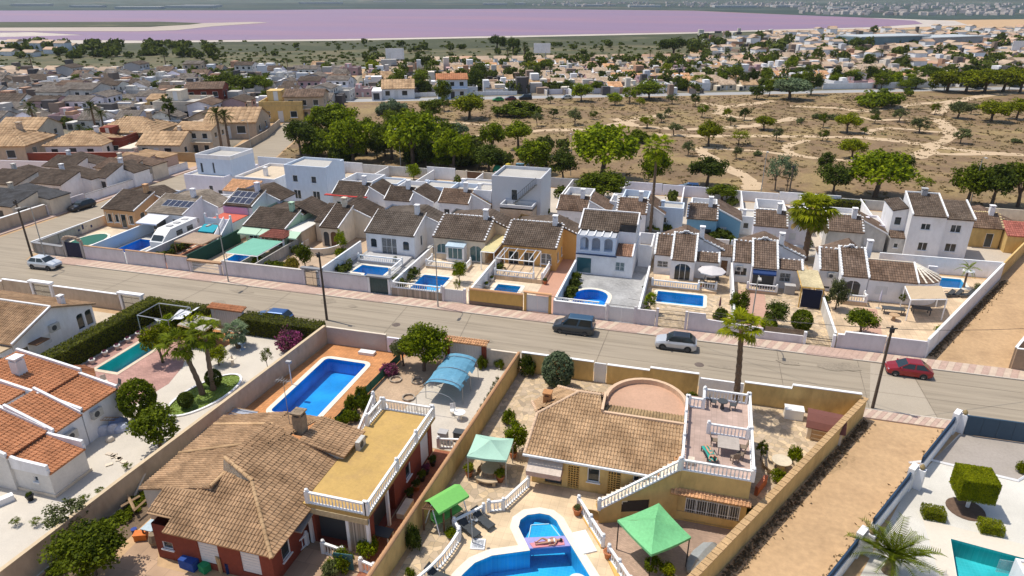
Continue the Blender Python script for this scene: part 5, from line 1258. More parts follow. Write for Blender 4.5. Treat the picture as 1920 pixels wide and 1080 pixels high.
awning(h.r,(7.75,83.3),(10.5,83.3),2.75,.5,.35,mat('navy_canvas',(.02,.05,.16))); aircon(h.r,6.3,85.3,1.6); h.done()
h = trio('long white bungalow with a rounded right end and rib tiled corner',19.95,[(.3,.3,1.2,.3,'open')],[(.5,.1,1.8,2.3,'arch_glass')],[],UM,right=.3)
aircon(h.r,17.1,85.3,1.8)
h.block(20.9,83.5,26.2,87.5,0,(2.7,2.7,4.0,4.0),WHITE,S=[(.9,1.0,1.3,1.0,'shut'),(3.6,.7,1.0,1.6,'arch_shut')])
tiled(h.r,[(20.95,83.3,2.8),(26.1,83.3,2.8),(26.1,86.6,4.1),(20.95,86.6,4.1)],ROOF_MD,.28,.42,simple=True)
AR = [(26.2,83.5)] + [(26.2 + 3.0 * sin(a),86.5 - 3.0 * cos(a)) for a in [.3,.6,.9,1.2,1.5,1.75]] + [(28.5,88.4)]
for i in range(len(AR) - 1): h.wall(AR[i],AR[i + 1],0,2.7,2.7,WHITE,[(.15,.8,.6,1.5,'arch_shut')] if i == 2 else [])
for i in range(len(AR) - 1): tiled(h.r,[(*AR[i],2.75),(*AR[i + 1],2.75),(26.2,86.7,4.1)],ROOF_MD,.28,.42,simple=True); caps(h.r,(AR[i][0],AR[i][1],2.8),(26.2,86.7,4.15),COPING,.13)
verge(h.r,(26.15,83.3,2.85),(26.15,86.7,4.2),FRAME,.2,.12); verge(h.r,(20.9,86.7,4.12),(26.2,86.7,4.12),CREAMW,.2,.12)
b = MB(); b.box(28.3,88.2,0,29.3,88.5,3.4); h.add('chimney_breast',b,WHITE)
h.done()
for lb,a,z in (('white balustrade along the porch above the long pool',[(-4.1,80.6),(1.5,80.6),(1.5,81.3),(3.6,81.3)],.3),('white balustrade in front of the navy awning porch',[(7.3,82.2),(10.7,82.2)],.4),('white balustrade by the glazed door of the round-ended bungalow',[(18.6,81.6),(20.6,81.6),(20.6,82.8)],.5)): balustrade(lb,a,z,.8,.3,joined=True)
for lb,r,hh in (('raised porch floor above the long pool',(-4.2,80.5,3.7,84.5),.3),('raised porch floor under the navy awning',(7.2,82.1,10.8,83.3),.4),('raised porch floor of the round-ended bungalow',(18.0,81.5,20.7,83.3),.5)):
 b = MB(); b.box(r[0],r[1],0,r[2],r[3],hh); single('porch_floor',lb,'terrace',b,BEIGET)
pergola('ochre carport with a straw roof and navy screen',[(13.0,79.2),(15.4,79.2),(15.4,85),(13.0,85)],2.6,mat('ochre_post',(.5,.3,.07)),cover=mat('straw_mat',(.48,.4,.24),var=.25),name='carport',cat='carport')
b = MB(); b.box(13.15,79.15,.1,15.25,79.19,2.4); single('screen','navy screen closing the front of the straw roofed carport','screen',b,mat('navy_screen',(.008,.012,.035)))
pergola('beige fabric gazebo by the alley wall of the round-ended bungalow',[(24.3,78.6),(28.2,79.8),(28.6,83.6),(24.6,82.6)],2.6,WHITE,cover=mat('beige_fabric',(.5,.38,.25),var=.04),name='gazebo',cat='gazebo')
hc = House('outbuilding','white outhouse with a brown door right of the arched porch bungalow','outbuilding',5,88)
hc.block(3.9,87.2,5.3,89.8,0,2.7,WHITE,S=[(.2,.05,.8,2.0,'door')]); tiled(hc.r,[(3.8,87.0,2.7),(5.4,87.0,2.7),(5.4,89.9,3.3),(3.8,89.9,3.3)],UM,.28,.42,simple=True); hc.done()
# --- motorhome, boat-like cover, nets, small things
mh = thing('motorhome','long white motorhome parked beside the blue rectangular pool','motorhome',-73.1,78.0)
b = MB(); b.prism([(-74.2,75.0),(-72.0,75.0),(-72.0,82.2),(-74.2,82.2)],.55,[2.3,2.3,2.95,2.95]); b.box(-74.2,75.9,.5,-72.0,82.2,2.95);
b = MB(); b.v = [(x,y,z) for y,z0,z1 in ((74.6,.6,1.5),(75.6,.5,2.3),(76.6,.5,2.9),(82.2,.5,2.95)) for x,z in ((-74.2,z0),(-72.0,z0),(-72.0,z1),(-74.2,z1))]
b.f = [(i * 4 + j,i * 4 + (j + 1) % 4,i * 4 + 4 + (j + 1) % 4,i * 4 + 4 + j) for i in range(3) for j in range(4)] + [(3,2,1,0),(12,13,14,15)]; part(mh,'body',b,PLASTIC_W)
for y in (77.4,78.9,80.6): b = MB(); b.box(-73.5,y,2.93,-72.7,y + .7,3.06); part(mh,'roof_hatch',b,GREYW)
b = MB(); b.poly([(-74.0,74.85,1.62),(-72.2,74.85,1.62),(-72.25,75.5,2.25),(-73.95,75.5,2.25)]); b.v = [(x,y - .12,z + .05) for x,y,z in b.v]; part(mh,'windscreen',b,PANE)
for y in (77.6,79.8): b = MB(); b.box(-72.0,y,1.6,-71.96,y + 1.2,2.3); part(mh,'side_window',b,PANE)
for y in (76.4,81.0):
 for x in (-74.1,-72.3): b = MB(); b.v = []; q = MB(); q.lathe([(.34,0),(.34,.22)],0,0,14); q.v = [(x + z,y + a,.34 + c) for a,c,z in q.v]; part(mh,'wheel',q,TYRE)
single('pool_cover','dark green cover over the oval pool in the corner plot','pool cover',(lambda q: (q.prism([(x,y) for x,y in P1],.05,.13),q)[1])(MB()),mat('green_pool_cover',(.02,.12,.09),var=.08))
single('oval_pool','cream rim of the oval pool under the green cover','swimming pool',(lambda q: (q.tess(ring_off(P1,.4),[P1],.09),q)[1])(MB()),COPING)
pergola('light green shade net over half the small pool',[(-60.0,72.6),(-55.2,72.6),(-55.2,78.6),(-60.0,78.6)],1.9,FRAME,cover=mat('green_net',(.16,.40,.30),var=.06),name='shade_net',cat='shade net')
t = thing('pavilion','small dark red tiled pavilion roof behind the green net','pavilion',-57,79.6)
tiled(t,[(-59,78.6,2.3),(-55,78.6,2.3),(-56,80.4,2.9),(-58,80.4,2.9)],tile_mat('dark_red_tiles',(.22,.07,.05),.2),.28,.42,simple=True); tiled(t,[(-55,78.6,2.3),(-55,82,2.3),(-56,80.4,2.9)],MATS['dark_red_tiles'],.28,.42,simple=True); tiled(t,[(-59,82,2.3),(-59,78.6,2.3),(-58,80.4,2.9)],MATS['dark_red_tiles'],.28,.42,simple=True); tiled(t,[(-55,82,2.3),(-59,82,2.3),(-58,80.4,2.9),(-56,80.4,2.9)],MATS['dark_red_tiles'],.28,.42,simple=True)
for x in (-58.8,-55.2):
 for y in (78.8,81.8): b = MB(); b.box(x - .08,y - .08,0,x + .08,y + .08,2.3); part(t,'post',b,WHITE)
pergola('brown slatted pergola over the teal pool end',[(-69.9,74.6),(-65.2,74.6),(-65.2,78.6),(-69.9,78.6)],1.9,WOODL,cover=mat('brown_reed_mat',(.34,.25,.18),var=.2),name='pergola')
parasol('open pale grey parasol on the terrace of the arched porch bungalow',2.9,82.3,.3,2.6,1.7,mat('pale_grey_cloth',(.55,.52,.52),var=.03))
parasol('closed maroon parasol right of the long pool',4.0,75.3,0,2.0,1,mat('maroon_cloth',(.14,.06,.07)),closed=True)
parasol('closed pale parasol before the long white round-ended bungalow',22.0,81.4,0,2.4,1,mat('lavender_cloth',(.6,.58,.68)),closed=True)
parasol('white parasol frame by the bright turquoise pool',33.6,92.4 - 1.6,0,2.6,.7,FRAME)
table('dark outdoor sofa table before the round-ended bungalow',23.3,80.3,0,2.4,1.0,.7,DARKF)
table('small round brown table in the yard of the round-ended bungalow',23.0,78.4,0,1.1,1.1,.7,WOODL,round_=True)
table('table in the shade under the beige gazebo',26.4,81.2,0,2.0,1.0,.75,DARKF)
for i,(x,y,rz) in enumerate(((30.6,87.2,.4),(31.6,87.6,.4),(33.0,87.9,.4),(34.6,89.3,.9))): lounger('%s dark sun lounger from the left beside the bright turquoise pool' % ORD[i],x,y,rz)
for i,(x,y) in enumerate(((1.9,83.2),(3.8,83.4),(2.4,81.7))): chair('%s chair from the left under the pale grey parasol' % ORD[i],x,y,i * 2.0,.3)
table('table under the pale grey parasol on the porch',3.0,82.9,.3,1.2,.8,.72,DARKF)
bench_box('grey plastic storage box right of the navy awning porch',12.3,83.2,0,1.2,.8,1.1,GREYW,'storage_box','storage box')
bench_box('white bin store box inside the wall by the notched pool',-42.3,71.4,0,1.2,1.0,1.1,WHITE,'storage_box','storage box')
# --- second row, seen from behind
def back(label,u0,u1,v,wm,rm,ze=3.1,zr=4.6,dv=2.7,S=(),ru=3.2,style='scallop',chim=True,rd=5.0):
 h = villa('villa',label,u0,u1,v,v + dv,ze,zr,wm,rm,S=S,style=style,rear=False,chim=chim,vm=FRAME); x0,x1,y0 = u1 + .02,u1 + ru,v + 1.4
 h.block(x0,y0,x1,y0 + 5.5,0,(zr - .3,ze - .4,ze - .4,zr - .3),wm,S=[(.6,.9,.9,1.0,'shut')]); tiled(h.r,[(x1 + .2,y0 - .15,ze - .4),(x1 + .2,y0 + 5.5,ze - .4),(x0,y0 + 5.5,zr - .2),(x0,y0 - .15,zr - .2)],rm,.28,.42,simple=True); verge(h.r,(x0,y0 - .1,zr - .22),(x1 + .2,y0 - .1,ze - .42),FRAME,.16,.14)
 m2 = LBLUE if int(u0) % 2 else WHITE; h.block(u0 + .3,v + dv + .05,u1 - .1,v + dv + 5.5,0,3.5,m2); h.flat(u0 + .3,v + dv + .05,u1 - .1,v + dv + 5.5,3.52,.7 + .3 * (int(u0) % 3),m2,CONC); return h.done()
w1 = [(.8,1.0,1.0,1.0,'win')]
back('white house with red roof edge and lilac gable in the second row',-58.6,-52.6,99.0,WHITE,ROOF_DK,S=[(.6,1,.8,.9,'win'),(3.0,1,1.2,.9,'shut')],style='plain',ru=3)
b = MB(); b.box(-59.8,98.3,2.95,-52.2,99.0,3.1); single('red_ledge','red painted ledge along the lilac gabled house','roof ledge',b,mat('red_ledge',(.5,.06,.05)))
back('cream house behind the large white bungalow, dark roof in two steps',-48.8,-44.4,98.4,WHITE,ROOF_DK,S=[(.8,1,1.2,.9,'shut')],ru=3.4,style='plain')
back('white house with patched brown roof behind the glazed porch bungalow',-39.8,-34.8,99.4,WHITE,ROOF_MD,S=w1,style='plain',ru=3.2)
back('old white house with stained roof right of the grey cube house',-20.6,-15.9,100.6,WHITE,ROOF_MD,S=[(1.0,1,.9,.9,'win'),(2.8,.9,1.3,1.0,'shut')],style='plain')
back('white house with brown roof behind the two-storey arched house',-11.5,-7.0,101.6,WHITE,ROOF_MD,S=w1,ru=2.6)
back('white house with a deep sky blue back wall',-.9,3.4,100.6,BLUEW,UM,3.3,4.8,S=[(2.4,.9,1.2,.9,'open')],ru=3.4)
back('pale house with brown roof left of the tall fan palm',8.6,13.1,100.4,LAV,UM,S=[(.4,1,.8,1,'win'),(2.2,1.2,1.0,.8,'shut')],ru=3.0)
back('beige walled house with brown roof right of the tall fan palm',18.5,23.2,100.8,OLDW,UM,S=[(2.0,1,1.2,.9,'shut')],ru=3.3)
h = House('villa','large two-storey white house with tall flat walls beside the yellow house','house',32,101.4)
h.block(28.9,101.4,33.2,107,0,(6.0,6.0,7.6,7.6),WHITE,S=[(1.6,1.0,1.2,1.2,'win'),(1.4,4.0,1.2,.9,'win')]); h.block(33.2,102.2,36.8,107,0,(5.6,5.6,6.9,6.9),WHITE,S=[(.9,.9,1.4,1.2,'win'),(1.0,3.7,1.3,1.1,'win')])
h.block(27.0,103.4,28.9,109,0,(5.8,6.4,6.4,5.8),WHITE,S=[(.4,3.8,.9,1.2,'win')]); h.block(27.0,101.9,28.9,103.4,0,2.4,OLDW,S=[(.6,.9,.6,.7,'win')])
tiled(h.r,[(27.0,101.8,2.4),(28.9,101.8,2.4),(28.9,103.4,3.0),(27.0,103.4,3.0)],UM,.28,.42,simple=True)
tiled(h.r,[(29.0,101.2,6.0),(33.2,101.2,6.0),(33.2,107,7.7),(29.0,107,7.7)],MATS['umber_tiles'],.28,.42,simple=True); tiled(h.r,[(33.3,102,5.6),(36.9,102,5.6),(36.9,107,7.0),(33.3,107,7.0)],MATS['umber_tiles'],.28,.42,simple=True); tiled(h.r,[(26.9,103.2,5.9),(28.8,103.2,6.4),(28.8,109,6.4),(26.9,109,5.9)],MATS['umber_tiles'],.28,.42,simple=True)
for p,q in (((28.95,101.2,6.05),(28.95,107,7.75)),((33.2,101.2,6.05),(33.2,107,7.75)),((36.85,102,5.7),(36.85,107,7.05)),((29,107,7.7),(33.2,107,7.7))): verge(h.r,p,q,FRAME,.2,.2)
chimney(h,31.2,106.6,7,8.6,GREYW,.7); h.done()
h = villa('villa','yellow ochre house with tan roof at the end of the alley wall',38.3,42.8,108.2,111,3.0,4.4,YEL,ROOF_MD,S=[(2.6,.1,1.0,2.1,'win')],vm=mat('yellow_trim',(.6,.47,.25)),style='scallop',ru=3.0)
h.block(43.0,106.6,46.2,110,0,(2.6,2.6,3.6,3.6),YEL); tiled(h.r,[(42.9,106.4,2.6),(46.4,106.4,2.6),(46.4,109.9,3.8),(42.9,109.9,3.8)],tile_mat('faded_red_tiles',(.36,.12,.09),.2),.3,.45,simple=True); h.done()
# flat-roofed blocks of the second row
def cube(label,u0,v0,u1,v1,h,m,S=(),E=(),par=.45,floor=CONC,name='villa'):
 hh = House(name,label,'house',(u0 + u1) / 2,v0); hh.block(u0,v0,u1,v1,0,h,m,S=S,E=E); hh.flat(u0,v0,u1,v1,h + .02,par,m,floor); return hh
h = cube('lavender two-step cube house at the left end of the second row',-90.0,101.5,-81.6,112,3.4,LAV,S=[(3.4,.5,.5,.5,'open'),(5.0,.4,.8,1.6,'open'),(6.8,.6,.9,.7,'open')],par=.35)
h.block(-88.6,103.6,-81.2,110.5,3.4,6.38,LBLUE,S=[(.8,3.8,.5,1.7,'open'),(3.4,3.8,.4,1.9,'open')]); h.flat(-88.6,103.6,-81.2,110.5,6.4,.7,WHITE,CONC); h.done()
h = House('villa','white house with a bright orange tiled roof in the second row','house',-75,97); h.block(-78,96.6,-72.4,99.5,0,(2.9,2.9,4.1,4.1),WHITE,S=[(1,.9,.9,.9,'win'),(3.6,.6,1.4,1.3,'open')]); tiled(h.r,[(-78.2,96.4,2.95),(-72.2,96.4,2.95),(-72.2,99.6,4.2),(-78.2,99.6,4.2)],ROOF_LT,.3,.45,simple=True); h.done()
h = cube('white flat-roofed house with a sandy roof terrace',-78.4,100.4,-70.4,111,3.9,WHITE,par=.5,floor=mat('sandy_roof',(.55,.45,.33))); chimney(h,-74.5,104,3.9,5.5,WHITE,.6); h.done()
h = cube('tall pale blue cube house with two windows',-69.0,101.6,-61.0,108,6.4,LBLUE,S=[(1.4,3.9,1.0,1.2,'win'),(5.0,3.9,1.0,1.2,'win'),(1.3,.9,1.4,1.6,'win'),(5.0,.9,1.4,1.6,'win')],par=.4)
h.w[LBLUE.name][0].poly([(-60.99,101.6,6.4),(-60.99,108,6.4),(-60.99,104.6,7.6)]); h.done()
h = cube('modern grey cube house with an outside steel stair',-31.4,101.2,-23.4,108.5,7.0,GREYW if False else mat('light_grey_render',(.56,.57,.60),var=.04),S=[(3.2,3.5,1.0,2.0,'pane')],par=.5)
h.block(-29.2,98.2,-24.0,101.15,0,3.4,BEIGEW,S=[(2.9,1.2,.7,.7,'grille')]); h.flat(-29.2,98.2,-24.0,101.15,3.2,.65,MATS['light_grey_render'],CONC)
for k in range(12): b = MB(); b.box(-27.6 + k * .3,100.3,3.5 + k * .28,-27.25 + k * .3,101.1,3.56 + k * .28); h.add('stair_step',b,DARKF)
b = MB()
for k in range(13): b.box(-27.6 + k * .3,100.26,3.5 + k * .28,-27.56 + k * .3,100.3,4.5 + k * .28)
b.add([(-27.6,100.26,4.45),(-24.0,100.26,7.8),(-24.0,100.31,7.8),(-27.6,100.31,4.45),(-27.6,100.26,4.52),(-24.0,100.26,7.87),(-24.0,100.31,7.87),(-27.6,100.31,4.52)],[(0,1,2,3),(4,7,6,5),(0,4,5,1),(2,6,7,3)]); h.add('stair_railing',b,DARKF); h.done()
for lb,r,hh,m in (('flat white outbuilding behind the patched roof',(-34.6,101.5,-31.6,106,0),4.6,WHITE),('low white annex with blue roof edge left of the sky blue wall',(-5.6,104.5,-1.6,108),3.2,LBLUE),('low white annex behind the palm',(6.6,105,9.6,109),2.6,WHITE),
 ('pale walled yard room behind the beige house',(23.6,105,26.8,110),2.8,LAV),('white annex behind the lilac gable',(-56,107,-50.5,111),3.0,LBLUE),('white annex behind the cream second-row house',(-46,107,-40.5,111),3.0,LBLUE),('flat annex with glass railing left of the grey cube',(-39.5,107.5,-32.6,112),3.6,WHITE),('white annex with water tank right of the old stained house',(-13.2,106,-7.2,111),3.1,WHITE),('small white annex in the right of the second row',(12.4,107,17,111),2.9,WHITE)):
 h = cube(lb,r[0],r[1],r[2],r[3],hh,m,name='annex',S=[(.8,1.0,.8,.9,'win')],par=.3); chimney(h,r[0] + .8,r[1] + .8,hh,hh + 1.2,m,.5); h.done()
BK = [(-90.5,124.2),(-80,124.2),(-66,124.2),(-52,124.2),(-46,124.2),(-38,124.2),(-28,124.2),(-17,124.2),(-6,124.2),(3,124.2),(14,124.2),(24,124.2),(35,124.2),(52,124.2)]
bl = ['pale blue','white','off-white with an orange tile edge','white stepped','beige','pink','grey','lavender','long lavender','white','white pierced','white low','cream']
bm = [LBLUE,WHITE,OLDW,WHITE,CREAMW,mat('pinkish_wall',(.50,.38,.33)),GREYW,LAV,LAV,WHITE,WHITE,OLDW,CREAMW]
for i in range(13): gwall('%s back wall along the street by the dry field, %s from the left' % (bl[i],ORD[i]),[(BK[i][0] + .05,124.3),(BK[i + 1][0] - .05,124.3)],[2.1,2.2,2.0,2.4,2.0,2.3,1.9,2.1,2.0,1.8,2.1,1.7,1.8][i],bm[i],cap=None,group='back walls of the second row')
for i,u in enumerate((-80,-70.3,-60.2,-50.4,-40.2,-22.5,-12.6,-2.2,7.6,17.4,27.0)): gwall('white garden wall between second-row plots, %s from the left' % ORD[i],[(u,112),(u,124)],1.9,WHITE,group='walls between second-row plots')
for i in range(11): gwall('white rear wall behind the front row yards, %s from the left' % ORD[i],[(PB[i] + .12,96.8),(PB[i + 1] - .12,96.8)],1.7,[LAV,WHITE,LBLUE,GREENW,WHITE,WHITE,CREAMW,WHITE,WHITE,WHITE,LBLUE][i],group='rear walls of the front row')
hedge('brownish clipped hedge behind the second row at the right',18.5,122.4,27.5,123.8,1.7,'hedge',60,.15)
gate('brown wooden gate in the pink back wall',-43.6,-40.2,2.0,WOOD,v=124.0,posts=CREAMW)
for i in range(11):
 u = PB[i] + 5.5; m = (LBLUE,WHITE,LAV)[i % 3]
 h = cube('low flat-roofed wash house behind the front row, %s from the left' % ORD[i],u - 3.8,92.8,u - .6,95.6,2.3,m,name='wash_house',S=[(.6,.05,.8,1.9,'shut')],par=.25); h.done()
# ================================================================ near plots on this side of the street
GRAV = mat('pale_gravel',(.55,.50,.43),var=.12,s1=.25,s2=20,bump=.3)
WGRAV = mat('grey_white_gravel',(.58,.555,.5),var=.16,s1=.25,s2=22,bump=.4)
TERR = grid_mat('terracotta_paving',(.50,.225,.085),(.34,.16,.08),.3,.3,0,.015,.12)
TERRD = grid_mat('dark_terracotta_paving',(.30,.105,.055),(.2,.08,.05),.3,.3,0,.015,.12)
DECK = grid_mat('sand_deck_tiles',(.60,.46,.30),(.48,.36,.24),.6,.6,.0,.012,.06)
PINKD = grid_mat('pink_deck_paving',(.42,.24,.20),(.30,.18,.16),.3,.15,.5,.012,.12)
CONCF = mat('pale_concrete',(.50,.45,.385),var=.1,s1=.4)
sheet('yard_gravel',[(-86,20),(-58.9,20),(-58.9,56.2),(-86,56.2)],.012,mat('cream_gravel',(.5,.42,.32),var=.14))
sheet('yard_gravel',[(-58.2,18),(-37.9,18),(-36.3,56.2),(-58.2,56.2)],.012,GRAV)
sheet('pool_deck',[(-57.0,43.6),(-50.5,41.4),(-46.6,41.3),(-46.2,45.0),(-47.2,48.2),(-48.6,50.2),(-49.6,54.9),(-57,54.9)],.02,PINKD)
sheet('garden_path',[(-46.2,52.2),(-45.2,54.0),(-46.2,55.8),(-49.6,55.9),(-49.6,51.6)],.024,TERR)
LAWN = [(-41.6 + 3.4 * cos(a) * .55 - 3.4 * .0 + .55 * sin(a),44.3 + 3.7 * sin(a)) for a in [2 * pi * k / 28 for k in range(28)]]
sheet('lawn',LAWN,.03,mat('lawn_soil',(.17,.24,.05),var=.2,s2=9))
b = MB(); out = ring_off(LAWN,.22); b.tess(out,[LAWN],.13); k = len(b.v); nL = len(LAWN); b.v += [(x,y,.13) for x,y in out] + [(x,y,0) for x,y in out]; b.f += [(k + i,k + nL + i,k + nL + (i + 1) % nL,k + (i + 1) % nL) for i in range(nL)]
single('lawn_edging','white curved kerb round the small oval lawn','edging',b,WHITE)
gr = np.random.default_rng(3); nG = 2600; th_ = gr.uniform(0,2 * pi,nG); r_ = np.sqrt(gr.uniform(0,1,nG)) * .97
P = np.stack([-41.6 + r_ * (1.87 * np.cos(th_) + .55 * np.sin(th_)),44.3 + r_ * 3.7 * np.sin(th_),np.full(nG,.03)],1); a_ = gr.uniform(0,2 * pi,nG); dx = np.stack([np.cos(a_),np.sin(a_),np.zeros(nG)],1) * .035; up_ = np.stack([gr.normal(size=nG) * .03,gr.normal(size=nG) * .03,gr.uniform(.03,.06,nG)],1)
me = quads('grass',np.stack([P - dx,P + dx,P + dx * .3 + up_,P - dx * .3 + up_],1).reshape(-1,3),nG,LF['bright']); o = put('grass',me); tag(o,'short green grass on the oval lawn','grass',kind='stuff')
sheet('pool_surround',[(-37.4,36.4),(-27.6,39.0),(-26.8,56.3),(-35.7,56.3)],.012,TERR)
sheet('garden_soil',[(-27.5,39.5),(-23.4,42.5),(-22.4,56.3),(-26.7,56.3)],.012,mat('sandy_soil',(.42,.30,.20),var=.2))
sheet('carport_slab',[(-23.3,42.4),(-16.0,42.4),(-15.2,56.3),(-22.3,56.3)],.016,CONCF)
sheet('side_path',[(-18.2,27),(-16.3,27),(-15.7,42.3),(-18.2,42.3)],.016,TERRD)
sheet('front_patio',[(-33.6,22),(-16.5,22),(-16.4,27),(-18.2,30.6),(-22.5,30.6),(-23,26),(-31,26),(-34,29.8)],.014,grid_mat('tan_patio_tiles',(.43,.29,.19),(.32,.22,.15),1.2,1.2,.3,.02,.2))
sheet('planting_bed',[(-37.5,22),(-34.7,22),(-34.6,36.0),(-37.3,36.0)],.014,DIRT)
sheet('crazy_paving',[(-15.9,27),(-13.6,29.0),(-13.6,34.2),(-11.6,36.7),(-9.9,40.1),(-9.8,50.5),(1,50.5),(6,40.4),(6.2,40.3),(14.9,56.0),(-14.8,56.0)],.012,CRAZY)
sheet('pool_terrace',[(-13.4,22),(-.9,22),(-.9,30.9),(-1.45,32.4),(-3.4,35.1),(-5.6,38.6),(-4.2,38.75),(-1.0,40.5),(-9.8,40.5),(-11.5,36.7),(-13.4,34.2)],.018,DECK)
sheet('white_gravel',[(9.3,30.5),(30,20),(40,56),(23.4,56),(17.6,47.4)],.012,WGRAV)
sheet('driveway',[(20.3,51.5),(26.2,50.6),(30,55.9),(23.5,55.9)],.03,mat('grey_driveway',(.34,.30,.265),var=.1))
b = MB(); b.tube([(18.4,50.6,.06),(20.2,51.4,.06),(25.8,50.4,.06),(27.6,52.2,.06)],.12,4); single('drive_edging','white edging along the grey driveway','edging',b,WHITE)
sheet('pool_terrace',[(17.2,34),(24,33),(27,41.6),(24.3,43.0),(17.8,44.0)],.02,mat('cream_slab',(.62,.56,.47),var=.05))
# ---------------------------------------------------------------- boundary walls
gwall('street wall with yellowed face left of the pink doorway, seen from inside',[(-14.6,56.2),(-7.6,56.2)],2.1,YEL,cap=FRAME,capw=.05,caph=.08)
b = MB(); b.box(-7.5,56.15,0,-6.4,56.3,2.05); single('wall_door','white door in the yellow street wall','door',b,SHUT)
gwall('middle stretch of yellow street wall behind the round roof terrace',[(-6.3,56.2),(-2.4,56.2),(-2.35,56.2),(2.0,56.2)],[2.0,2.0,2.3,2.3],YEL,cap=FRAME,capw=.05,caph=.08)
gwall('white gate wall in the yellow street wall by the palm trunk',[(2.1,56.2),(5.9,56.2)],1.95,WHITE)
gwall('right stretch of yellow street wall behind the brown-roofed shed',[(6.0,56.2),(9.9,56.2),(9.95,56.2),(15.5,56.2)],[2.1,2.1,2.45,2.45],YEL,cap=FRAME,capw=.05,caph=.08)
t = gwall('long yellow wall along the right alley topped with a tan tile edge',[(15.9,56.4),(1.6,31.2),(-1.5,26)],2.0,YEL,.3)
for a,c in (((15.9,56.4),(1.6,31.2)),((1.6,31.2),(-1.5,26))):
 n = int((Vector(a) - Vector(c)).length / .3); mb = MB(); d = (Vector(c) - Vector(a)).normalized()
 for i in range(n):
  p = Vector(a) + d * (i + .5) * .3; mb.cbox(p.x,p.y,2.0,.27,.5,.07 + (.02 if i % 2 else 0),math.atan2(d.y,d.x))
 part(t,'coping_tiles',mb,mat('tan_coping_tiles',(.46,.30,.15),var=.2),kind='stuff')
t = gwall('tall yellow wall between the red house and the yellow house',[(-14.9,56.2),(-16.6,24)],2.0,YEL,.25); caps(t,(-14.9,56.2,2.0),(-16.6,24,2.0),ROOF_LT,.16,'coping_tiles',.35)
gwall('beige wall with a cream top beside the large blue pool',[(-36.0,56.4),(-37.6,30),(-38.2,18)],2.0,BEIGEW,.25,cap=mat('sand_cap',(.55,.43,.28),var=.08),capw=.03)
gwall('pinkish street wall behind the large blue pool',[(-35.8,56.4),(-29.0,56.4)],1.9,mat('pinkish_beige_wall',(.48,.41,.36),var=.06),cap=CREAMW,capw=.03)
gwall('street wall between the lemon tree and the pink wall',[(-28.9,56.4),(-22.6,56.4)],1.7,LAV)
gwall('grey street wall right of the dark red gate posts',[(-18.2,56.4),(-15.1,56.4)],1.8,mat('greige_wall',(.45,.42,.38)),cap=CREAMW,capw=.02)
t = gate('white slatted gate between dark red posts under a tiled lintel',-22.3,-18.5,2.2,SHUT,posts=REDW,v=56.4,pw=.45)
tiled(t,[(-22.7,55.9,2.4),(-18.1,55.9,2.4),(-18.1,56.45,2.6),(-22.7,56.45,2.6)],ROOF_LT,.26,.3); tiled(t,[(-18.1,57,2.4),(-22.7,57,2.4),(-22.7,56.45,2.6),(-18.1,56.45,2.6)],ROOF_LT,.26,.3)
t = gate('white gate under an orange tiled lintel between the two hedges',-50.0,-46.4,2.1,SHUT,posts=WHITE,v=56.9,pw=.4); tiled(t,[(-50.4,56.4,2.3),(-46.0,56.4,2.3),(-46.0,57.4,2.5),(-50.4,57.4,2.5)],ROOF_OR,.26,.35)
gwall('cream street wall with lamp slots at the far left, second section',[(-72.5,57.3),(-63.2,57.3)],2.0,BEIGEW,cap=WHITE,capw=.06); gwall('cream street wall at the far left, first section',[(-90,57.3),(-80.4,57.3)],1.7,BEIGEW,cap=WHITE,capw=.06); gwall('cream street wall left of the iron gate',[(-80.3,57.3),(-76.2,57.3)],2.0,BEIGEW,cap=WHITE,capw=.06)
for lb,a,c in (('dark iron gate in a white frame, left of two',-75.8,-72.9),('dark iron gate in a white frame beside the tall hedge',-62.8,-59.9)): gate(lb,a,c,2.1,mat('bronze_iron',(.10,.07,.04)),'bars',posts=WHITE,v=57.3,lintel=WHITE)
# alley wall of the modern garden: white with navy panels and lantern pillars
A,B = Vector((23.1,56.5)),Vector((9.6,34.0)); d = (B - A)
for i in range(3):
 a,c = A + d * (i * .36 + .035 * (i > 0)),A + d * min(1.12,i * .36 + .325); w = gwall('white wall with navy top panel along the alley, %s from the street' % ORD[i],[a,c],1.15,WHITE,.24,group='navy topped garden walls')
 n = Vector((-d.y,d.x)).normalized() * .03; p = MB(); p.prism([tuple(a - n * 2),tuple(c - n * 2),tuple(c + n * 2),tuple(a + n * 2)],1.16,1.7); part(w,'panel',p,mat('navy_panel',(.018,.045,.09),var=.1))
 t = thing('lantern_pillar','white stepped pillar with a lantern on the alley wall, %s from the street' % ORD[i],'pillar',a.x,a.y,0,'lantern pillars'); rz = math.atan2(d.y,d.x)
 q = MB(); q.cbox(a.x + d.x * .012,a.y + d.y * .012,0,1.0,.42,2.0,rz); part(t,'pillar',q,WHITE); q = MB(); c2 = a + Vector((d.y,-d.x)).normalized() * -.45 + d * -.004; q.cbox(c2.x,c2.y,0,.42,.55,1.75,rz); part(t,'buttress',q,WHITE)
 q = MB(); q.lathe([(.05,1.75),(.16,1.8),(.2,1.95),(.12,2.1),(.03,2.2)],c2.x,c2.y,8); part(t,'lantern',q,mat('brass_lantern',(.3,.22,.1),rough=.5))
t = thing('gate','wide navy blue sliding gate of the modern garden','gate',25.8,56)
for i in range(4):
 b = MB(); b.box(23.7 + i * 1.15,55.95,.08,23.7 + (i + 1) * 1.15 - .02,56.05,1.8); part(t,'gate_panel',b,mat('navy_gate_sheet',(.03,.065,.105),rough=.5,var=.06))
b = MB(); b.box(23.6,55.92,1.8,28.4,56.08,1.9); part(t,'top_rail',b,MATS['navy_gate_sheet'])
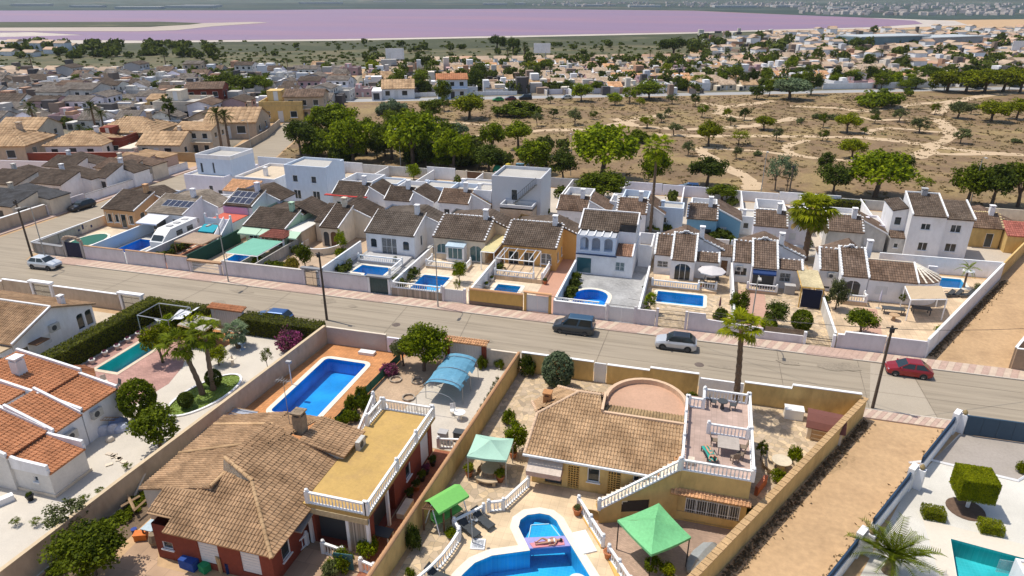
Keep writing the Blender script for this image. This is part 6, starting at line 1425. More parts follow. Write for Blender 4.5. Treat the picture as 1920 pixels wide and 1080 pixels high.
# ---------------------------------------------------------------- yellow house (two roofs and a terrace)
h = House('yellow_house','yellow house with tan tiled roof, round roof terrace and balustraded upper terrace','house',-3,44)
LT = 'lattice'
h.block(-9.7,40.55,1.05,44.6,0,(2.75,2.75,4.2,4.2),YEL,S=[(1.0,.15,1.3,.5,'open'),(2.75,.1,.85,2.0,LT),(4.2,.95,.9,1.2,'win'),(5.7,.1,.95,2.1,LT),(7.5,.95,.8,1.2,'win')],fr=FRAME)
h.wall((-9.7,46.4),(-9.7,44.6),0,4.6,4.2,YEL)
sl_ = 1.45 / 4.3; Z = lambda v: 2.72 + (v - 40.2) * sl_
tiled(h.r,[(-10.2,40.2,Z(40.2)),(-.7,40.2,Z(40.2)),(1.02,42.4,Z(42.4)),(1.02,44.7,Z(44.7)),(-5.1,44.7,Z(44.7)),(-5.6,46.4,Z(46.4)),(-7.3,46.4,Z(46.4)),(-10.1,43.8,Z(43.8))],ROOF_TAN,.235,.36)
tiled(h.r,[(-.72,40.15,2.72),(1.02,40.6,2.9),(1.02,42.4,Z(42.4))],tile_mat('apricot_tiles',(.56,.32,.16),.2),.235,.36)
TRIM = mat('apricot_trim',(.60,.42,.28),var=.08)
for p,q in (((-10.2,40.2),(-10.1,43.8)),((-10.1,43.8),(-7.3,46.4)),((-7.3,46.4),(-5.6,46.4))): caps(h.r,(*p,Z(p[1]) + .03),(*q,Z(q[1]) + .03),TRIM,.13,'edge_tiles')
verge(h.r,(-10.3,40.08,2.68),(-.6,40.08,2.68),FRAME,.14,.08,'gutter')
# hipped back slopes
tiled(h.r,[(-9.6,49.5,3.0),(-11.2,46.6,3.0),(-10.15,43.9,Z(43.8) - .02),(-7.35,46.45,Z(46.4) - .02)],ROOF_TAN,.235,.36)
tiled(h.r,[(-5.4,49.5,3.0),(-9.6,49.5,3.0),(-7.35,46.45,4.72),(-5.55,46.45,4.72)],ROOF_TAN,.235,.36)
for p,q in (((-10.15,43.9,4.0),(-11.2,46.6,3.1)),((-7.35,46.45,4.78),(-9.6,49.5,3.1)),((-5.55,46.45,4.78),(-5.4,49.5,3.1))): caps(h.r,p,q,TRIM,.14)
h.block(-9.4,45.5,-5.2,49.2,0,2.9,YEL)
h.block(-5.4,44.7,1.05,48,0,3.1,YEL)
chimney(h,-9.7,45.6,3.2,4.9,mat('rust_chimney',(.42,.2,.08),var=.2),.6)
# parapet ridge, lower strip of tiles and the round roof terrace
verge(h.r,(-5.1,44.75,4.2),(1.0,44.75,4.2),TRIM,.22,.22,'ridge_parapet'); verge(h.r,(-5.2,44.7,4.25),(-5.3,47.3,4.25),TRIM,.2,.35,'side_parapet')
tiled(h.r,[(1.0,47.3,3.35),(-5.2,47.3,3.35),(-5.2,44.9,4.1),(1.0,44.9,4.1)],tile_mat('olive_tan_tiles',(.33,.23,.12),.22),.235,.5)
ARC = [(-2.1 + 3.2 * cos(a),48.0 + 3.6 * sin(a)) for a in [pi * k / 16 for k in range(17)]]
b = MB(); b.prism([(1.1,47.3)] + ARC + [(-5.3,47.3)],0,3.3); h.add('round_wing',b,YEL)
b = MB(); b.tess([(1.05,47.32)] + ring_off(ARC[::-1] + [],0)[::-1] + [(-5.25,47.32)],[],3.32); h.add('round_terrace',b,mat('pink_terrace_floor',(.48,.295,.2),var=.1))
b = MB(); oa = [(-2.1 + 3.4 * cos(a),48.0 + 3.8 * sin(a)) for a in [pi * k / 16 for k in range(17)]]; ia = [(-2.1 + 3.1 * cos(a),48.0 + 3.5 * sin(a)) for a in [pi * k / 16 for k in range(17)]]
for i in range(16): b.prism([ia[i],oa[i],oa[i + 1],ia[i + 1]],2.9,3.75)
h.add('round_parapet',b,TRIM)
# terrace block
ZT = 3.5
h.wall((1.05,40.3),(5.7,40.3),ZP,ZT,ZT,YEL,[(.55,ZP + .1,3.7,1.95,'grille')])
h.wall((5.7,40.3),(5.9,50.4),ZP,ZT,ZT,YEL); h.wall((5.9,50.4),(1.0,50.4),0,ZT,ZT,YEL); h.wall((1.0,50.4),(1.0,44.7),0,ZT,ZT,YEL)
b = MB(); b.prism([(1.07,40.35),(5.72,40.35),(5.88,50.3),(1.05,50.3)],ZT - .15,ZT + .01); h.add('terrace_floor',b,PAVP if False else grid_mat('rose_terrace_tiles',(.45,.33,.28),(.36,.27,.23),.4,.4,0,.015,.07))
tiled(h.r,[(.5,39.8,1.75),(5.9,39.8,1.75),(5.9,40.28,1.98),(.5,40.28,1.98)],ROOF_LT,.25,.35,name='tile_canopy')
# stair wall with an opening under the flight
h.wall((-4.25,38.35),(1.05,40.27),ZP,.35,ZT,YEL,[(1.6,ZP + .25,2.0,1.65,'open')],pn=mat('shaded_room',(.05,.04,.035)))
h.wall((-4.6,39.25),(-4.25,38.35),0,.35,.35,YEL); h.w[YEL.name][0].poly([(-4.6,39.25,.3),(1.0,41.2,.3),(1.0,41.2,ZT),(-4.6,39.25,.35)][::-1])
for k in range(17):
 s = k / 17; a = Vector((-4.2,38.4)).lerp(Vector((1.0,40.3)),s); c = Vector((-4.2,38.4)).lerp(Vector((1.0,40.3)),s + 1 / 17); n = Vector((-.34,.94)); z = .35 + (k + 1) / 17 * (ZT - .35)
 b = MB(); b.prism([tuple(a),tuple(c),tuple(c + n),tuple(a + n)],z - .5,z); h.add('step',b,CREAMW)
b = MB(); b.obox((0,40.3,0),(1,0),(0,-1),-.25 - .5,.15 - .5,ZP + .02,ZP + 2.0,.02,.07)
h.add('door',b,SHUT)
b = MB(); b.box(-9.9,39.5,1.35,-7.3,40.5,1.75); h.add('hood',b,mat('pink_stone',(.5,.33,.26))); b = MB(); b.v = [(-9.9,39.5,1.75),(-7.3,39.5,1.75),(-7.3,40.5,2.25),(-9.9,40.5,2.25)]; b.f = [(0,1,2,3)]; h.add('hood_top',b,mat('pale_stone',(.6,.5,.42)))
h.done()
ZB = ZT + .02
balustrade('white balustrade along the front edge of the upper terrace',[(1.0,40.35),(5.75,40.35)],ZB,.88,.27); balustrade('white balustrade along the right edge of the upper terrace',[(5.75,40.5),(5.82,45.4),(5.88,50.25)],ZB,.88,.3,joined=False)
balustrade('white balustrade along the back edge of the upper terrace',[(2.4,50.25),(5.75,50.25)],ZB,.88,.27); balustrade('white balustrade along the left edge of the upper terrace',[(1.05,40.6),(1.05,43.2),(1.05,46.4),(1.05,48.6)],ZB,.88,.3)
balustrade('short white balustrade at the notch of the upper terrace',[(1.2,48.6),(2.35,48.6),(2.35,50.1)],ZB,.88,.28); balustrade('white balustrade across the middle of the upper terrace',[(2.75,45.3),(5.6,45.3)],ZB,.88,.27)
balustrade('white balustrade climbing beside the stair of the yellow house',[(-4.25,38.4),(.9,40.28)],.35,.85,.27,zs=[.38,ZT + .02])
balustrade('white balustrade between the pool terrace and the lower patio, upper part',[(-5.75,38.6),(-4.6,36.9),(-3.5,35.3)],.12,.85,.27); balustrade('white balustrade between the pool terrace and the lower patio, lower part',[(-3.0,34.5),(-2.2,33.4),(-1.35,32.2),(-.9,30.6)],.12,.85,.27)
b = MB(); b.prism([(-5.9,38.55),(-3.6,35.15),(-3.38,35.3),(-5.68,38.7)],0,.12); single('low_kerb','yellow kerb under the upper balustrade by the lower patio','kerb',b,OCHRE)
b = MB(); b.prism([(-3.15,34.45),(-1.05,30.5),(-.8,30.6),(-2.9,34.6)],0,.12); single('low_kerb','yellow kerb under the lower balustrade by the lower patio','kerb',b,OCHRE)
balustrade('slanting white balustrade between the gazebo yard and the pool terrace',[(-11.85,36.55),(-10.9,37.0),(-9.8,39.9)],0,.88,.25)
balustrade('white balustrade behind the two dark loungers',[(-12.1,36.1),(-13.6,34.2),(-13.0,33.5)],0,.88,.25)
balustrade('long curved white balustrade left of the near pool',[(-12.95,33.3)] + [(-13.0 + .0 + 4.2 * (cos(a) - 1) * .28,33.3 - 6.5 * sin(a / 2)) for a in (.35,.7,1.05,1.4,1.75)] + [(-12.9,27.2)],0,.88,.25,posts='ends')
canopy('gazebo','bright green square gazebo on the brick patio','gazebo',[(-2.75,36.2),(-.3,33.7),(2.05,35.9),(-.2,38.6)][::1],1.75,2.55,mat('green_canvas',(.16,.46,.2),var=.13,rough=.7),BLACKM,zg=ZP)
canopy('gazebo','pale green gazebo with dark green back panel over stone seats','gazebo',[(-14.4,39.3),(-11.4,39.6),(-11.6,42.3),(-14.6,42.1)],2.3,2.95,mat('pale_green_fabric',(.36,.56,.45),var=.05),METAL)
sw = thing('garden_swing','garden swing seat with a bright green roof','swing seat',-14.4,34.9,0,None,rad(58)); sw.scale = (1.2,1.2,1.15); cg = mat('bright_green_fabric',(.17,.47,.11),var=.06)
b = MB(); b.add([(-1.1,-.75,1.75),(1.1,-.75,1.75),(1.1,.1,2.05),(-1.1,.1,2.05),(1.1,.6,1.75),(-1.1,.6,1.75)],[(0,1,2,3),(3,2,4,5)]); b.add([(-1.1,-.75,1.75),(1.1,-.75,1.75),(1.1,-.75,1.6),(-1.1,-.75,1.6)],[(3,2,1,0)]); put('roof',b.data('roof',cg),sw)
b = MB(); b.box(-.95,-.3,.45,.95,.25,.55); put('seat',b.data('seat',cg),sw); b = MB(); b.box(-.95,.22,.55,.95,.3,1.0); put('backrest',b.data('backrest',cg),sw)
for x in (-1.05,1.05):
 b = MB(); b.tube([(x,-.7,0),(x,0,1.85),(x,.7,0)],.035,6); put('frame',b.data('frame',WHITE),sw)
pergola('low brown slatted arbour over the side path',[(-15.6,33.6),(-14.2,33.8),(-14.0,34.7),(-15.4,34.5)],1.9,WOOD,slats=9,name='arbour')
lounger('dark lounger against the balustrade, nearer the gate',-11.9,35.3,rad(150)); lounger('dark lounger against the balustrade, nearer the swing',-12.6,34.3,rad(150)); lounger('dark lounger by the curved balustrade at the bottom of the photo',-13.0,29.8,rad(170)); lounger('dark lounger by the curved balustrade, cut by the photo edge',-12.8,28.2,rad(175))
sh = thing('outdoor_shower','pool shower on a white tiled tray','shower',-11.6,33.3); b = MB(); b.cbox(0,0,0,.95,.95,.1,.2); put('tray',b.data('tray',WHITE),sh); b = MB(); b.cbox(0,0,.1,.75,.75,.012,.2); put('mosaic',b.data('mosaic',stone_mat('grey_mosaic',(.3,.32,.36),(.55,.56,.58),(.2,.2,.2),7)),sh)
b = MB(); b.tube([(-.4,0,.1),(-.4,0,2.1),(-.1,0,2.15)],.035,6); put('pipe',b.data('pipe',METAL),sh); b = MB(); b.lathe([(.12,2.08),(.12,2.12)],-.08,0,10); put('shower_head',b.data('shower_head',METAL),sh)
b = MB(); b.cbox(-4.75,35.4,.02,.95,2.0,.1,rad(32)); single('sun_mat','plain white mat lying on the pool terrace','mat',b,PLASTIC_W)
# bather on the lilac dividing slab of the pool
b = MB(); b.prism([(-9.0,34.7),(-8.35,33.85),(-5.35,35.0),(-5.75,35.85)],-.6,-.02); single('pool_divider','lilac slab dividing the spa bay from the near pool','pool slab',b,mat('lilac_tile',(.33,.30,.58),var=.06))
b = MB(); b.prism([(-8.3,34.35),(-7.95,34.0),(-6.0,34.85),(-6.2,35.35)],-.015,.03); single('beach_towel','pink towel under the sunbather at the pool','towel',b,mat('pink_towel',(.62,.25,.28),var=.05))
lying('sunbather lying on a pink towel on the lilac pool slab',-7.05,34.75,.03,rad(24),False,PLASTIC_W)
b = MB(); V = []; R1,R2 = .48,.17
for i in range(20):
 for j in range(8): a,c = 2 * pi * i / 20,2 * pi * j / 8; V.append((-4.6 + (R1 + R2 * cos(c)) * cos(a),32.0 + (R1 + R2 * cos(c)) * sin(a),-.03 + R2 * sin(c)))
b.add(V,[(i * 8 + j,((i + 1) % 20) * 8 + j,((i + 1) % 20) * 8 + (j + 1) % 8,i * 8 + (j + 1) % 8) for i in range(20) for j in range(8)]); single('swim_ring','white and mint swimming ring floating in the near pool','swim ring',b,mat('mint_white',(.7,.78,.7),rough=.4),smooth=True)
for k,r in enumerate((.95,.65,.38)):
 b = MB(); n = 18; V = [(-7.75 + q * cos(2 * pi * i / n),35.4 + q * sin(2 * pi * i / n),-.19 - .0 * k) for q in (r,r - .06) for i in range(n)]; b.add(V,[(i,(i + 1) % n,n + (i + 1) % n,n + i) for i in range(n)]);
b = MB(); b.prism([(-8.9,34.9),(-5.9,36.1),(-6.9,37.1),(-8.6,37.0)],-1.45,-.55); single('spa_bench','blue tiled bench inside the spa bay','pool bench',b,TB)
for k,(a,c) in enumerate((((-8.75,36.6),(-7.55,37.05)),((-8.75,36.6),(-8.55,34.8)),((-7.4,37.0),(-6.4,35.9)))):
 b = MB(); A2,B2 = Vector(a),Vector(c); n = Vector((-(B2 - A2).y,(B2 - A2).x)).normalized() * .035; b.prism([tuple(A2 - n),tuple(B2 - n),tuple(B2 + n),tuple(A2 + n)],-.54,-.5); single('bench_edge','white edge line of the spa bench, %s of three' % ORD[k],'pool edge',b,WHITE,'white edge lines in the spa bay')
# stone table group under the pale gazebo, and in the right yard
SST = mat('sandstone',(.50,.38,.25),var=.1)
def benchring(lb,u,v,r,a0,a1,z=0):
 b = MB(); n = 6
 for i in range(n):
  a,c = a0 + (a1 - a0) * i / n,a0 + (a1 - a0) * (i + 1) / n; b.prism([(u + q * cos(t),v + q * sin(t)) for q,t in ((r - .2,a),(r + .2,a),(r + .2,c),(r - .2,c))],z + .38,z + .48)
 t = thing('stone_bench',lb,'bench',u + r * cos((a0 + a1) / 2),v + r * sin((a0 + a1) / 2),z); part(t,'seat',b,SST)
 for a in (a0 + .2,a1 - .2): b = MB(); b.cbox(u + r * cos(a),v + r * sin(a),z,.3,.22,.38,a); part(t,'support',b,SST)
table('round sandstone table under the pale green gazebo',-12.9,40.4,0,1.5,1.5,.74,SST,round_=True); benchring('curved stone bench in front of the gazebo table',-12.9,40.4,1.25,-2.3,-.9); benchring('curved stone bench behind the gazebo table',-12.9,40.4,1.25,.8,2.2); benchring('curved stone bench left of the gazebo table',-12.9,40.4,1.25,2.5,3.6)
table('round pale stone table in the right yard',8.6,47.3,0,1.5,1.2,.74,mat('pale_sandstone',(.58,.5,.38)),round_=True); benchring('curved pale stone bench left of the right yard table',8.6,47.3,1.2,2.7,4.1); benchring('curved pale stone bench right of the right yard table',8.6,47.3,1.2,-.9,.5)
# terrace furniture
table('grey square table on the upper terrace',4.15,43.4,ZB,1.5,1.5,.74,mat('taupe_table',(.38,.33,.29)),legm=METAL)
for i,(x,y,rz) in enumerate(((3.2,43.9,pi),(5.2,43.6,0),(5.0,42.7,-.3),(4.6,42.2,-1.2))): chair('grey-brown chair at the square terrace table, %s clockwise from the left' % ORD[i],x,y,rz,ZB,mat('brown_wicker',(.2,.15,.11)))
table('small round dark bistro table on the upper terrace',3.8,49.0,ZB,.8,.8,.72,DARKF,round_=True)
for i,(x,y,rz) in enumerate(((3.1,49.2,pi),(4.6,49.1,0))): chair(('left' if i == 0 else 'right') + ' dark chair at the bistro table',x,y,rz,ZB)
lounger('low flat lounger with teal striped towel on the upper terrace',2.9,42.2,rad(-70),ZB,flat=True)
b = MB(); b.cbox(2.9,42.25,ZB + .365,.62,1.7,.02,rad(20)); single('striped_towel','teal towel under the sunbather on the upper terrace','towel',b,mat('teal_towel',(.03,.32,.27),var=.1))
lying('sunbather lying face down on the upper terrace',2.92,42.25,ZB + .38,rad(-70),True,mat('teal_swimwear',(.03,.25,.22)))
b = MB(); b.cbox(1.65,41.2,ZB,.45,.45,.45); single('cube_stool','small cream cube stool in the terrace corner','stool',b,CREAMW)
# shed, chest and gate leaf in the right yard
t = thing('garden_shed','small cream shed with a dark red curved roof','shed',12.4,52.9,0,None,rad(-8)); b = MB(); b.box(-1.3,-1.2,0,1.3,1.2,1.25); b.prism([(-1.29,-1.19),(1.29,-1.19),(1.29,1.19),(-1.29,1.19)],1.2,1.3); put('wall',b.data('wall',CREAMW),t)
b = MB(); pr = [(-1.35,1.2),(-1.0,1.65),(-.3,2.0),(.4,2.0),(1.35,1.45)]
for i in range(4): (y0,z0),(y1,z1) = pr[i],pr[i + 1]; b.add([(-1.5,y0,z0),(1.5,y0,z0),(1.5,y1,z1),(-1.5,y1,z1),(-1.5,y0,z0 - .06),(1.5,y0,z0 - .06),(1.5,y1,z1 - .06),(-1.5,y1,z1 - .06)],[(0,1,2,3),(7,6,5,4),(0,4,5,1),(1,5,6,2),(3,2,6,7),(0,3,7,4)])
put('roof',b.data('roof',mat('oxide_red_roof',(.17,.065,.05),var=.08)),t); b = MB()
for x in (-1.31,1.31): b.poly([(x,y,z - .06) for y,z in pr]);
put('gable',b.data('gable',CREAMW),t)
b = MB(); b.box(-1.0,-1.26,.1,.2,-1.2,1.25); d = put('door',b.data('door',WOODL),t); b = MB()
for z in (.2,.6,1.0): b.box(-.95,-1.29,z,.15,-1.26,z + .06)
put('brace',b.data('brace',CREAMW),d)
bench_box('white garden chest against the yellow street wall',10.2,54.9,0,1.5,.9,.9,PLASTIC_W,'storage_chest','chest')
b = MB(); b.cbox(6.95,44.2,0,.25,1.8,.8,rad(-25)); single('tiled_low_wall','low wall with red tile top beside the upper terrace','wall',b,mat('red_tile_top',(.45,.15,.08),var=.2))
bt = thing('covered_boat','grey covered dinghy behind the alley wall','boat',3.0,36.6,ZP,None,rad(62)); b = MB(); V = []
for x,w,z in ((-1.6,.25,.5),(-1.0,.65,.95),(0,.75,1.05),(1.2,.65,.9),(1.7,.4,.5)): V += [(x,-w,.1),(x,-w,z * .5),(x,0,z),(x,w,z * .5),(x,w,.1)]
b.add(V,[(i * 5 + j,i * 5 + 5 + j,i * 5 + 6 + j,i * 5 + j + 1) for i in range(4) for j in range(4)] + [(0,1,2,3,4),(24,23,22,21,20)]); put('cover',b.data('cover',mat('grey_cover',(.3,.32,.33),rough=.5)),bt)
pt = thing('stone_planter','round white stone planter beside the green gazebo','planter',1.0,33.9,ZP); b = MB(); b.lathe([(.3,0),(.38,.3),(.62,.5),(.62,.62),(.5,.62),(.46,.5)],0,0,16); put('bowl',b.data('bowl',mat('white_stone',(.62,.55,.48)),True),pt); c = put('plant',tree_parts('bush','olive')[0],pt,(0,0,.5)); c.scale = (.5,.5,.35)
# ---------------------------------------------------------------- red-walled house with the ochre roof terrace
h = House('red_house','dark red house with large tan tiled hip roof and an ochre roof terrace','house',-26,34)
T2 = ROOF_TAN2; w_,c_ = .235,.36
h.block(-31.4,26.7,-22.7,35.2,0,2.85,REDW,S=[(.5,.9,.8,.6,'win'),(3.3,.5,1.5,1.9,'shut'),(6.4,.5,1.4,1.9,'shut')],E=[(1.0,.9,.9,1.2,'win')])
h.block(-34.2,29.2,-28.55,38.0,0,(2.95,4.3,4.3,2.95),CREAMW);
F = lambda v: 2.95 + (v - 26.1) * .36; Rr_ = lambda u: 2.95 + (-22.1 - u) * .40
tiled(h.r,[(-31.9,27.0,F(27.0)),(-30.0,27.0,F(27)),(-30.0,26.1,F(26.1)),(-22.2,26.1,F(26.1)),(-26.1,30.2,F(30.2)),(-28.6,30.6,F(30.6)),(-28.6,29.1,F(29.1)),(-31.9,28.9,F(28.9))],T2,w_,c_)
tiled(h.r,[(-22.1,26.1,2.95),(-22.1,32.5,2.95),(-22.1,35.3,2.95),(-26.4,35.3,Rr_(-26.4)),(-27.3,33.6,Rr_(-27.3)),(-28.5,30.8,Rr_(-28.5)),(-26.1,30.2,Rr_(-26.1))],T2,w_,c_)
tiled(h.r,[(-34.5,38.2,2.95),(-34.5,29.1,2.95),(-28.45,29.1,4.4),(-28.45,38.2,4.4)],T2,w_,c_)
tiled(h.r,[(-28.5,35.6,5.2),(-28.5,31.0,5.45),(-26.4,35.4,4.68)],T2,w_,c_)
tiled(h.r,[(-28.5,38.3,4.2),(-28.6,34.6,4.75),(-26.4,35.4,4.7),(-25.6,38.3,4.35)],T2,w_,c_)
h.block(-25.6,35.35,-22.35,38.2,0,(4.2,3.65,3.65,4.2),CREAMW,E=[(1.2,3.2,.3,.25,'open')]); tiled(h.r,[(-22.1,35.1,3.68),(-22.1,38.4,3.68),(-25.7,38.4,4.4),(-25.7,35.1,4.4)],T2,w_,c_)
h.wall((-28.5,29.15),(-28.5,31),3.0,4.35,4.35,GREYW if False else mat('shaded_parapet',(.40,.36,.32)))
for p,q in (((-22.1,26.0,3.02),(-26.1,30.2,4.55)),((-28.45,29.1,4.5),(-28.45,35,4.5)),((-26.1,30.25,4.6),(-28.5,30.9,5.5)),((-34.5,33.1,3.05),(-28.5,34.0,4.5)),((-34.4,36.9,3.05),(-28.5,36.4,4.5))): caps(h.r,p,q,tile_mat('pale_ridge_tiles',(.5,.33,.18),.2),.13)
h.w[CREAMW.name][0].poly([(-26.1,30.2,4.5),(-28.5,30.75,5.45),(-28.6,30.6,4.4)]); h.w[CREAMW.name][0].poly([(-28.6,30.6,4.4),(-28.5,30.75,5.45),(-26.1,30.2,4.5)]); chimney(h,-26.2,36.3,4.2,6.1,mat('sooty_render',(.32,.24,.16),var=.25),.75)
b = MB(); b.tube([(-27.3,36.6,4.5),(-27.3,36.6,8.6)],.025,5); h.add('aerial_mast',b,METAL); b = MB(); b.tube([(-27.9,36.6,8.3),(-26.7,36.6,8.3)],.02,4)
for k in range(5): b.box(-27.8 + k * .22,36.3,8.28,-27.78 + k * .22,36.9,8.3)
h.add('aerial',b,METAL)
# terrace wing
ZR = 3.3
h.block(-22.5,30.7,-18.3,42.0,0,ZR,REDW,E=[(6.2,1.0,.9,1.2,'win'),(9.0,.1,1.6,2.4,'shut'),(1.0,.1,3.2,2.3,'open')],S=[(.4,.1,3.4,2.4,'open')],rev=.5)
b = MB(); b.box(-22.7,30.5,ZR - .25,-18.0,42.2,ZR); h.add('terrace_slab',b,mat('ochre_terrace',(.47,.305,.10),var=.1,s1=.5,s2=5,col2=(.42,.27,.1),thr=.56))
b = MB(); b.box(-22.6,30.45,2.6,-18.05,30.62,ZR - .26); h.add('fascia',b,mat('yellow_tile_band',(.5,.4,.24),var=.2))
for x,y in ((-22.4,30.6),(-19.6,30.6),(-18.15,30.6),(-18.1,33.4)): b = MB(); b.box(x - .1,y - .1,0,x + .1,y + .1,ZR - .25); h.add('pillar',b,WHITE)
b = MB(); b.box(-19.5,30.55,0,-18.3,30.75,2.5); h.add('stone_pier',b,STONEW)
b = MB(); b.v = [(-23.6,29.0,2.35),(-22.0,29.0,2.35),(-22.0,31.0,2.75),(-23.6,31.0,2.75)]; b.v += [(x,y,z - .1) for x,y,z in b.v]; b.f = [(0,1,2,3),(7,6,5,4),(0,4,5,1),(1,5,6,2)]; h.add('porch_roof',b,mat('grey_sheet',(.28,.26,.24)))
aircon(h.r,-22.0,37.0,ZR,'E',1.1)
h.done()
balustrade('white balustrade along the long right edge of the ochre terrace',[(-18.1,30.65),(-18.1,35.2),(-18.1,38.6),(-18.1,42.05)],ZR,.9,.25)
balustrade('white balustrade along the front edge of the ochre terrace',[(-22.4,30.65),(-18.25,30.65)],ZR,.9,.25); balustrade('white balustrade along the back edge of the ochre terrace',[(-22.3,42.05),(-18.25,42.05)],ZR,.9,.25)
balustrade('white balustrade beside the back stair of the ochre terrace',[(-22.55,39.6),(-22.5,42.0)],ZR,.9,.25,zs=[ZR,ZR]); balustrade('outer white balustrade down the back stair of the red house',[(-23.5,42.6),(-23.7,39.4)],1.0,.9,.25,zs=[ZR,1.2])
balustrade('white balustrade closing the red side path',[(-18.0,42.6),(-16.2,43.0)],0,.9,.25); balustrade('white balustrade on the porch of the red house',[(-21.2,29.9),(-19.7,29.7)],0,.9,.25); balustrade('white balustrade left of the porch of the red house',[(-22.9,29.2),(-22.6,30.2)],.1,.9,.25)
balustrade('small white balustrade at the near end of the red side path',[(-18.1,29.2),(-17.1,29.0)],0,.9,.25)
# blue torn carport
t = thing('carport','torn bright blue tarpaulin over a hooped carport frame','carport',-20.1,51.3); blue = mat('blue_tarpaulin',(.11,.29,.42),var=.12,s2=3,col2=(.2,.42,.55),thr=.66); b = MB(); n,m_ = 10,8
for i in range(n + 1):
 for j in range(m_ + 1):
  s,q = i / n,j / m_; a = pi * (.04 + .92 * q); b.v.append((-20.0 - 1.75 * cos(a) + rnd.uniform(-.05,.05),48.7 + 5.4 * s,1.55 + .75 * sin(a) - .12 * abs(sin(s * pi * 3)) + rnd.uniform(-.05,.05)))
b.f = [(i * (m_ + 1) + j,(i + 1) * (m_ + 1) + j,(i + 1) * (m_ + 1) + j + 1,i * (m_ + 1) + j + 1) for i in range(n) for j in range(m_) if not ((i,j) in ((9,7),(8,7),(5,7),(2,7)))]; part(t,'tarpaulin',b,blue)
for k in range(4): y = 47.0 + k * 2.2; b = MB(); b.tube([(-21.8,y,0),(-21.75,y,1.6)] + [(-20.0 - 1.75 * cos(a),y,1.55 + .72 * sin(a)) for a in (.7,1.2,1.57,2.0,2.5)] + [(-18.25,y,1.6),(-18.2,y,0)],.03,5); part(t,'hoop',b,METAL)
b = MB(); b.tube([(-24.6,45.5,.4),(-24.0,46.0,.6)],[.45,.5],10); single('white_tank','white tank with a pipe behind the ochre terrace','tank',b,PLASTIC_W)
b = MB(); b.box(-31.6,55.0,0,-29.9,55.7,.3); single('white_bench','low white bench by the pink street wall','bench',b,PLASTIC_W)
for i,(px,py) in enumerate(((742,713),(783,716),(766,747))):
 u,v = G(px,py); b = MB(); n = 14; V = [(u + r * cos(2 * pi * k / n),v + r * sin(2 * pi * k / n),z) for r,z in ((.6,0),(.6,.18),(.48,.18),(.48,.03)) for k in range(n)]; b.add(V,[(a * n + k,a * n + (k + 1) % n,a * n + n + (k + 1) % n,a * n + n + k) for a in range(3) for k in range(n)]); single('planting_ring','round stone planting ring in the sandy garden, %s from the left' % ORD[i],'planting ring',b,STONEW,'planting rings')
table('round white table on the concrete by the yellow wall',-17.7,46.9,0,1.0,1.0,.7,PLASTIC_W,round_=True); chair('white chair by the round table on the concrete',-18.5,47.4,2,0,PLASTIC_W)
bench_box('dark speckled bin by the side path balustrade',-17.9,43.4,0,.7,.6,1.0,GREYW,'bin','bin'); bench_box('grey bin cluttered with tools by the yellow wall',-16.7,43.9,0,.8,.6,.9,DARKF,'bin','bin')
table('dark glass table on the red side path',-18.0,32.0,0,1.5,.9,.74,DARKF,legm=WHITE); b = MB(); b.cbox(-17.6,35.0,0,.6,1.7,.45,0); single('trough','empty cream planter trough on the red side path','planter',b,CREAMW)
ls = [('terracotta pot with a shrub on the red side path',-17.7,37.3,'dark'),('black pot with a plant against the red wall',-17.8,36.3,'dark'),('pot with a leafy plant near the red wall window',-17.7,38.4,'mid'),('dark pot at the far end of the red side path',-17.6,40.3,'dark'),('pot with red flowers on the red side path',-17.7,39.2,'pink')]
for lb,u,v,cl in ls: potted(lb,u,v,cl,.42,TERRA if 'terra' in lb else BLACKM,.26)
b = MB(); b.cbox(-19.2,29.0,0,1.3,.05,1.3,.1); single('glass_screen','framed glass screen at the end of the red side path','screen',b,PANE_T)
# clutter in the left yard of the red house
b = MB()
for i,(x0,y0,x1,y1,z0,z1,r,m,lb) in enumerate(((245,925,262,892,.1,1.0,.09,CREAMW,'white'),(252,930,272,888,.2,1.1,.09,CREAMW,'white'),(226,950,262,930,.6,.6,.1,WOODL,'brown'),(240,930,252,955,.7,.7,.1,WOODL,'brown'),(250,958,288,924,.8,.9,.1,WOODL,'brown'),(372,832,392,800,.7,.9,.12,WOODL,'brown'),(366,828,386,797,.7,.9,.12,WOODL,'brown'))):
 b = MB(); b.tube([(*G(x0,y0,z0),z0),(*G(x1,y1,z1),z1)],r,4); single('timber_beam','loose %s timber beam in the yard along the beige wall, %s from the front' % (lb,ORD[i]),'beam',b,m,'loose timber beams')
u,v = G(266,1010); bench_box('bright orange plastic crate in the yard of the red house',u,v,0,.8,.5,.45,mat('orange_plastic',(.6,.16,.02),rough=.5),'crate','crate',.4)
u,v = G(253,1000); b = MB(); b.lathe([(.14,0),(.2,.4)],u,v,10); single('bucket','small blue bucket beside the orange crate','bucket',b,mat('blue_plastic',(.02,.05,.25),rough=.4))
u,v = G(293,1005); table('garden bench table with a pale blue cover in the yard of the red house',u,v,0,1.3,1.0,.9,mat('pale_blue_cover',(.42,.52,.58)),legm=WOOD); bb = MB(); bb.lathe([(.3,0),(.42,.4),(.3,.9)],u + .5,v - .6,10); single('wicker_jar','tall wicker jar beside the covered table','jar',bb,mat('wicker',(.24,.18,.12),var=.3))
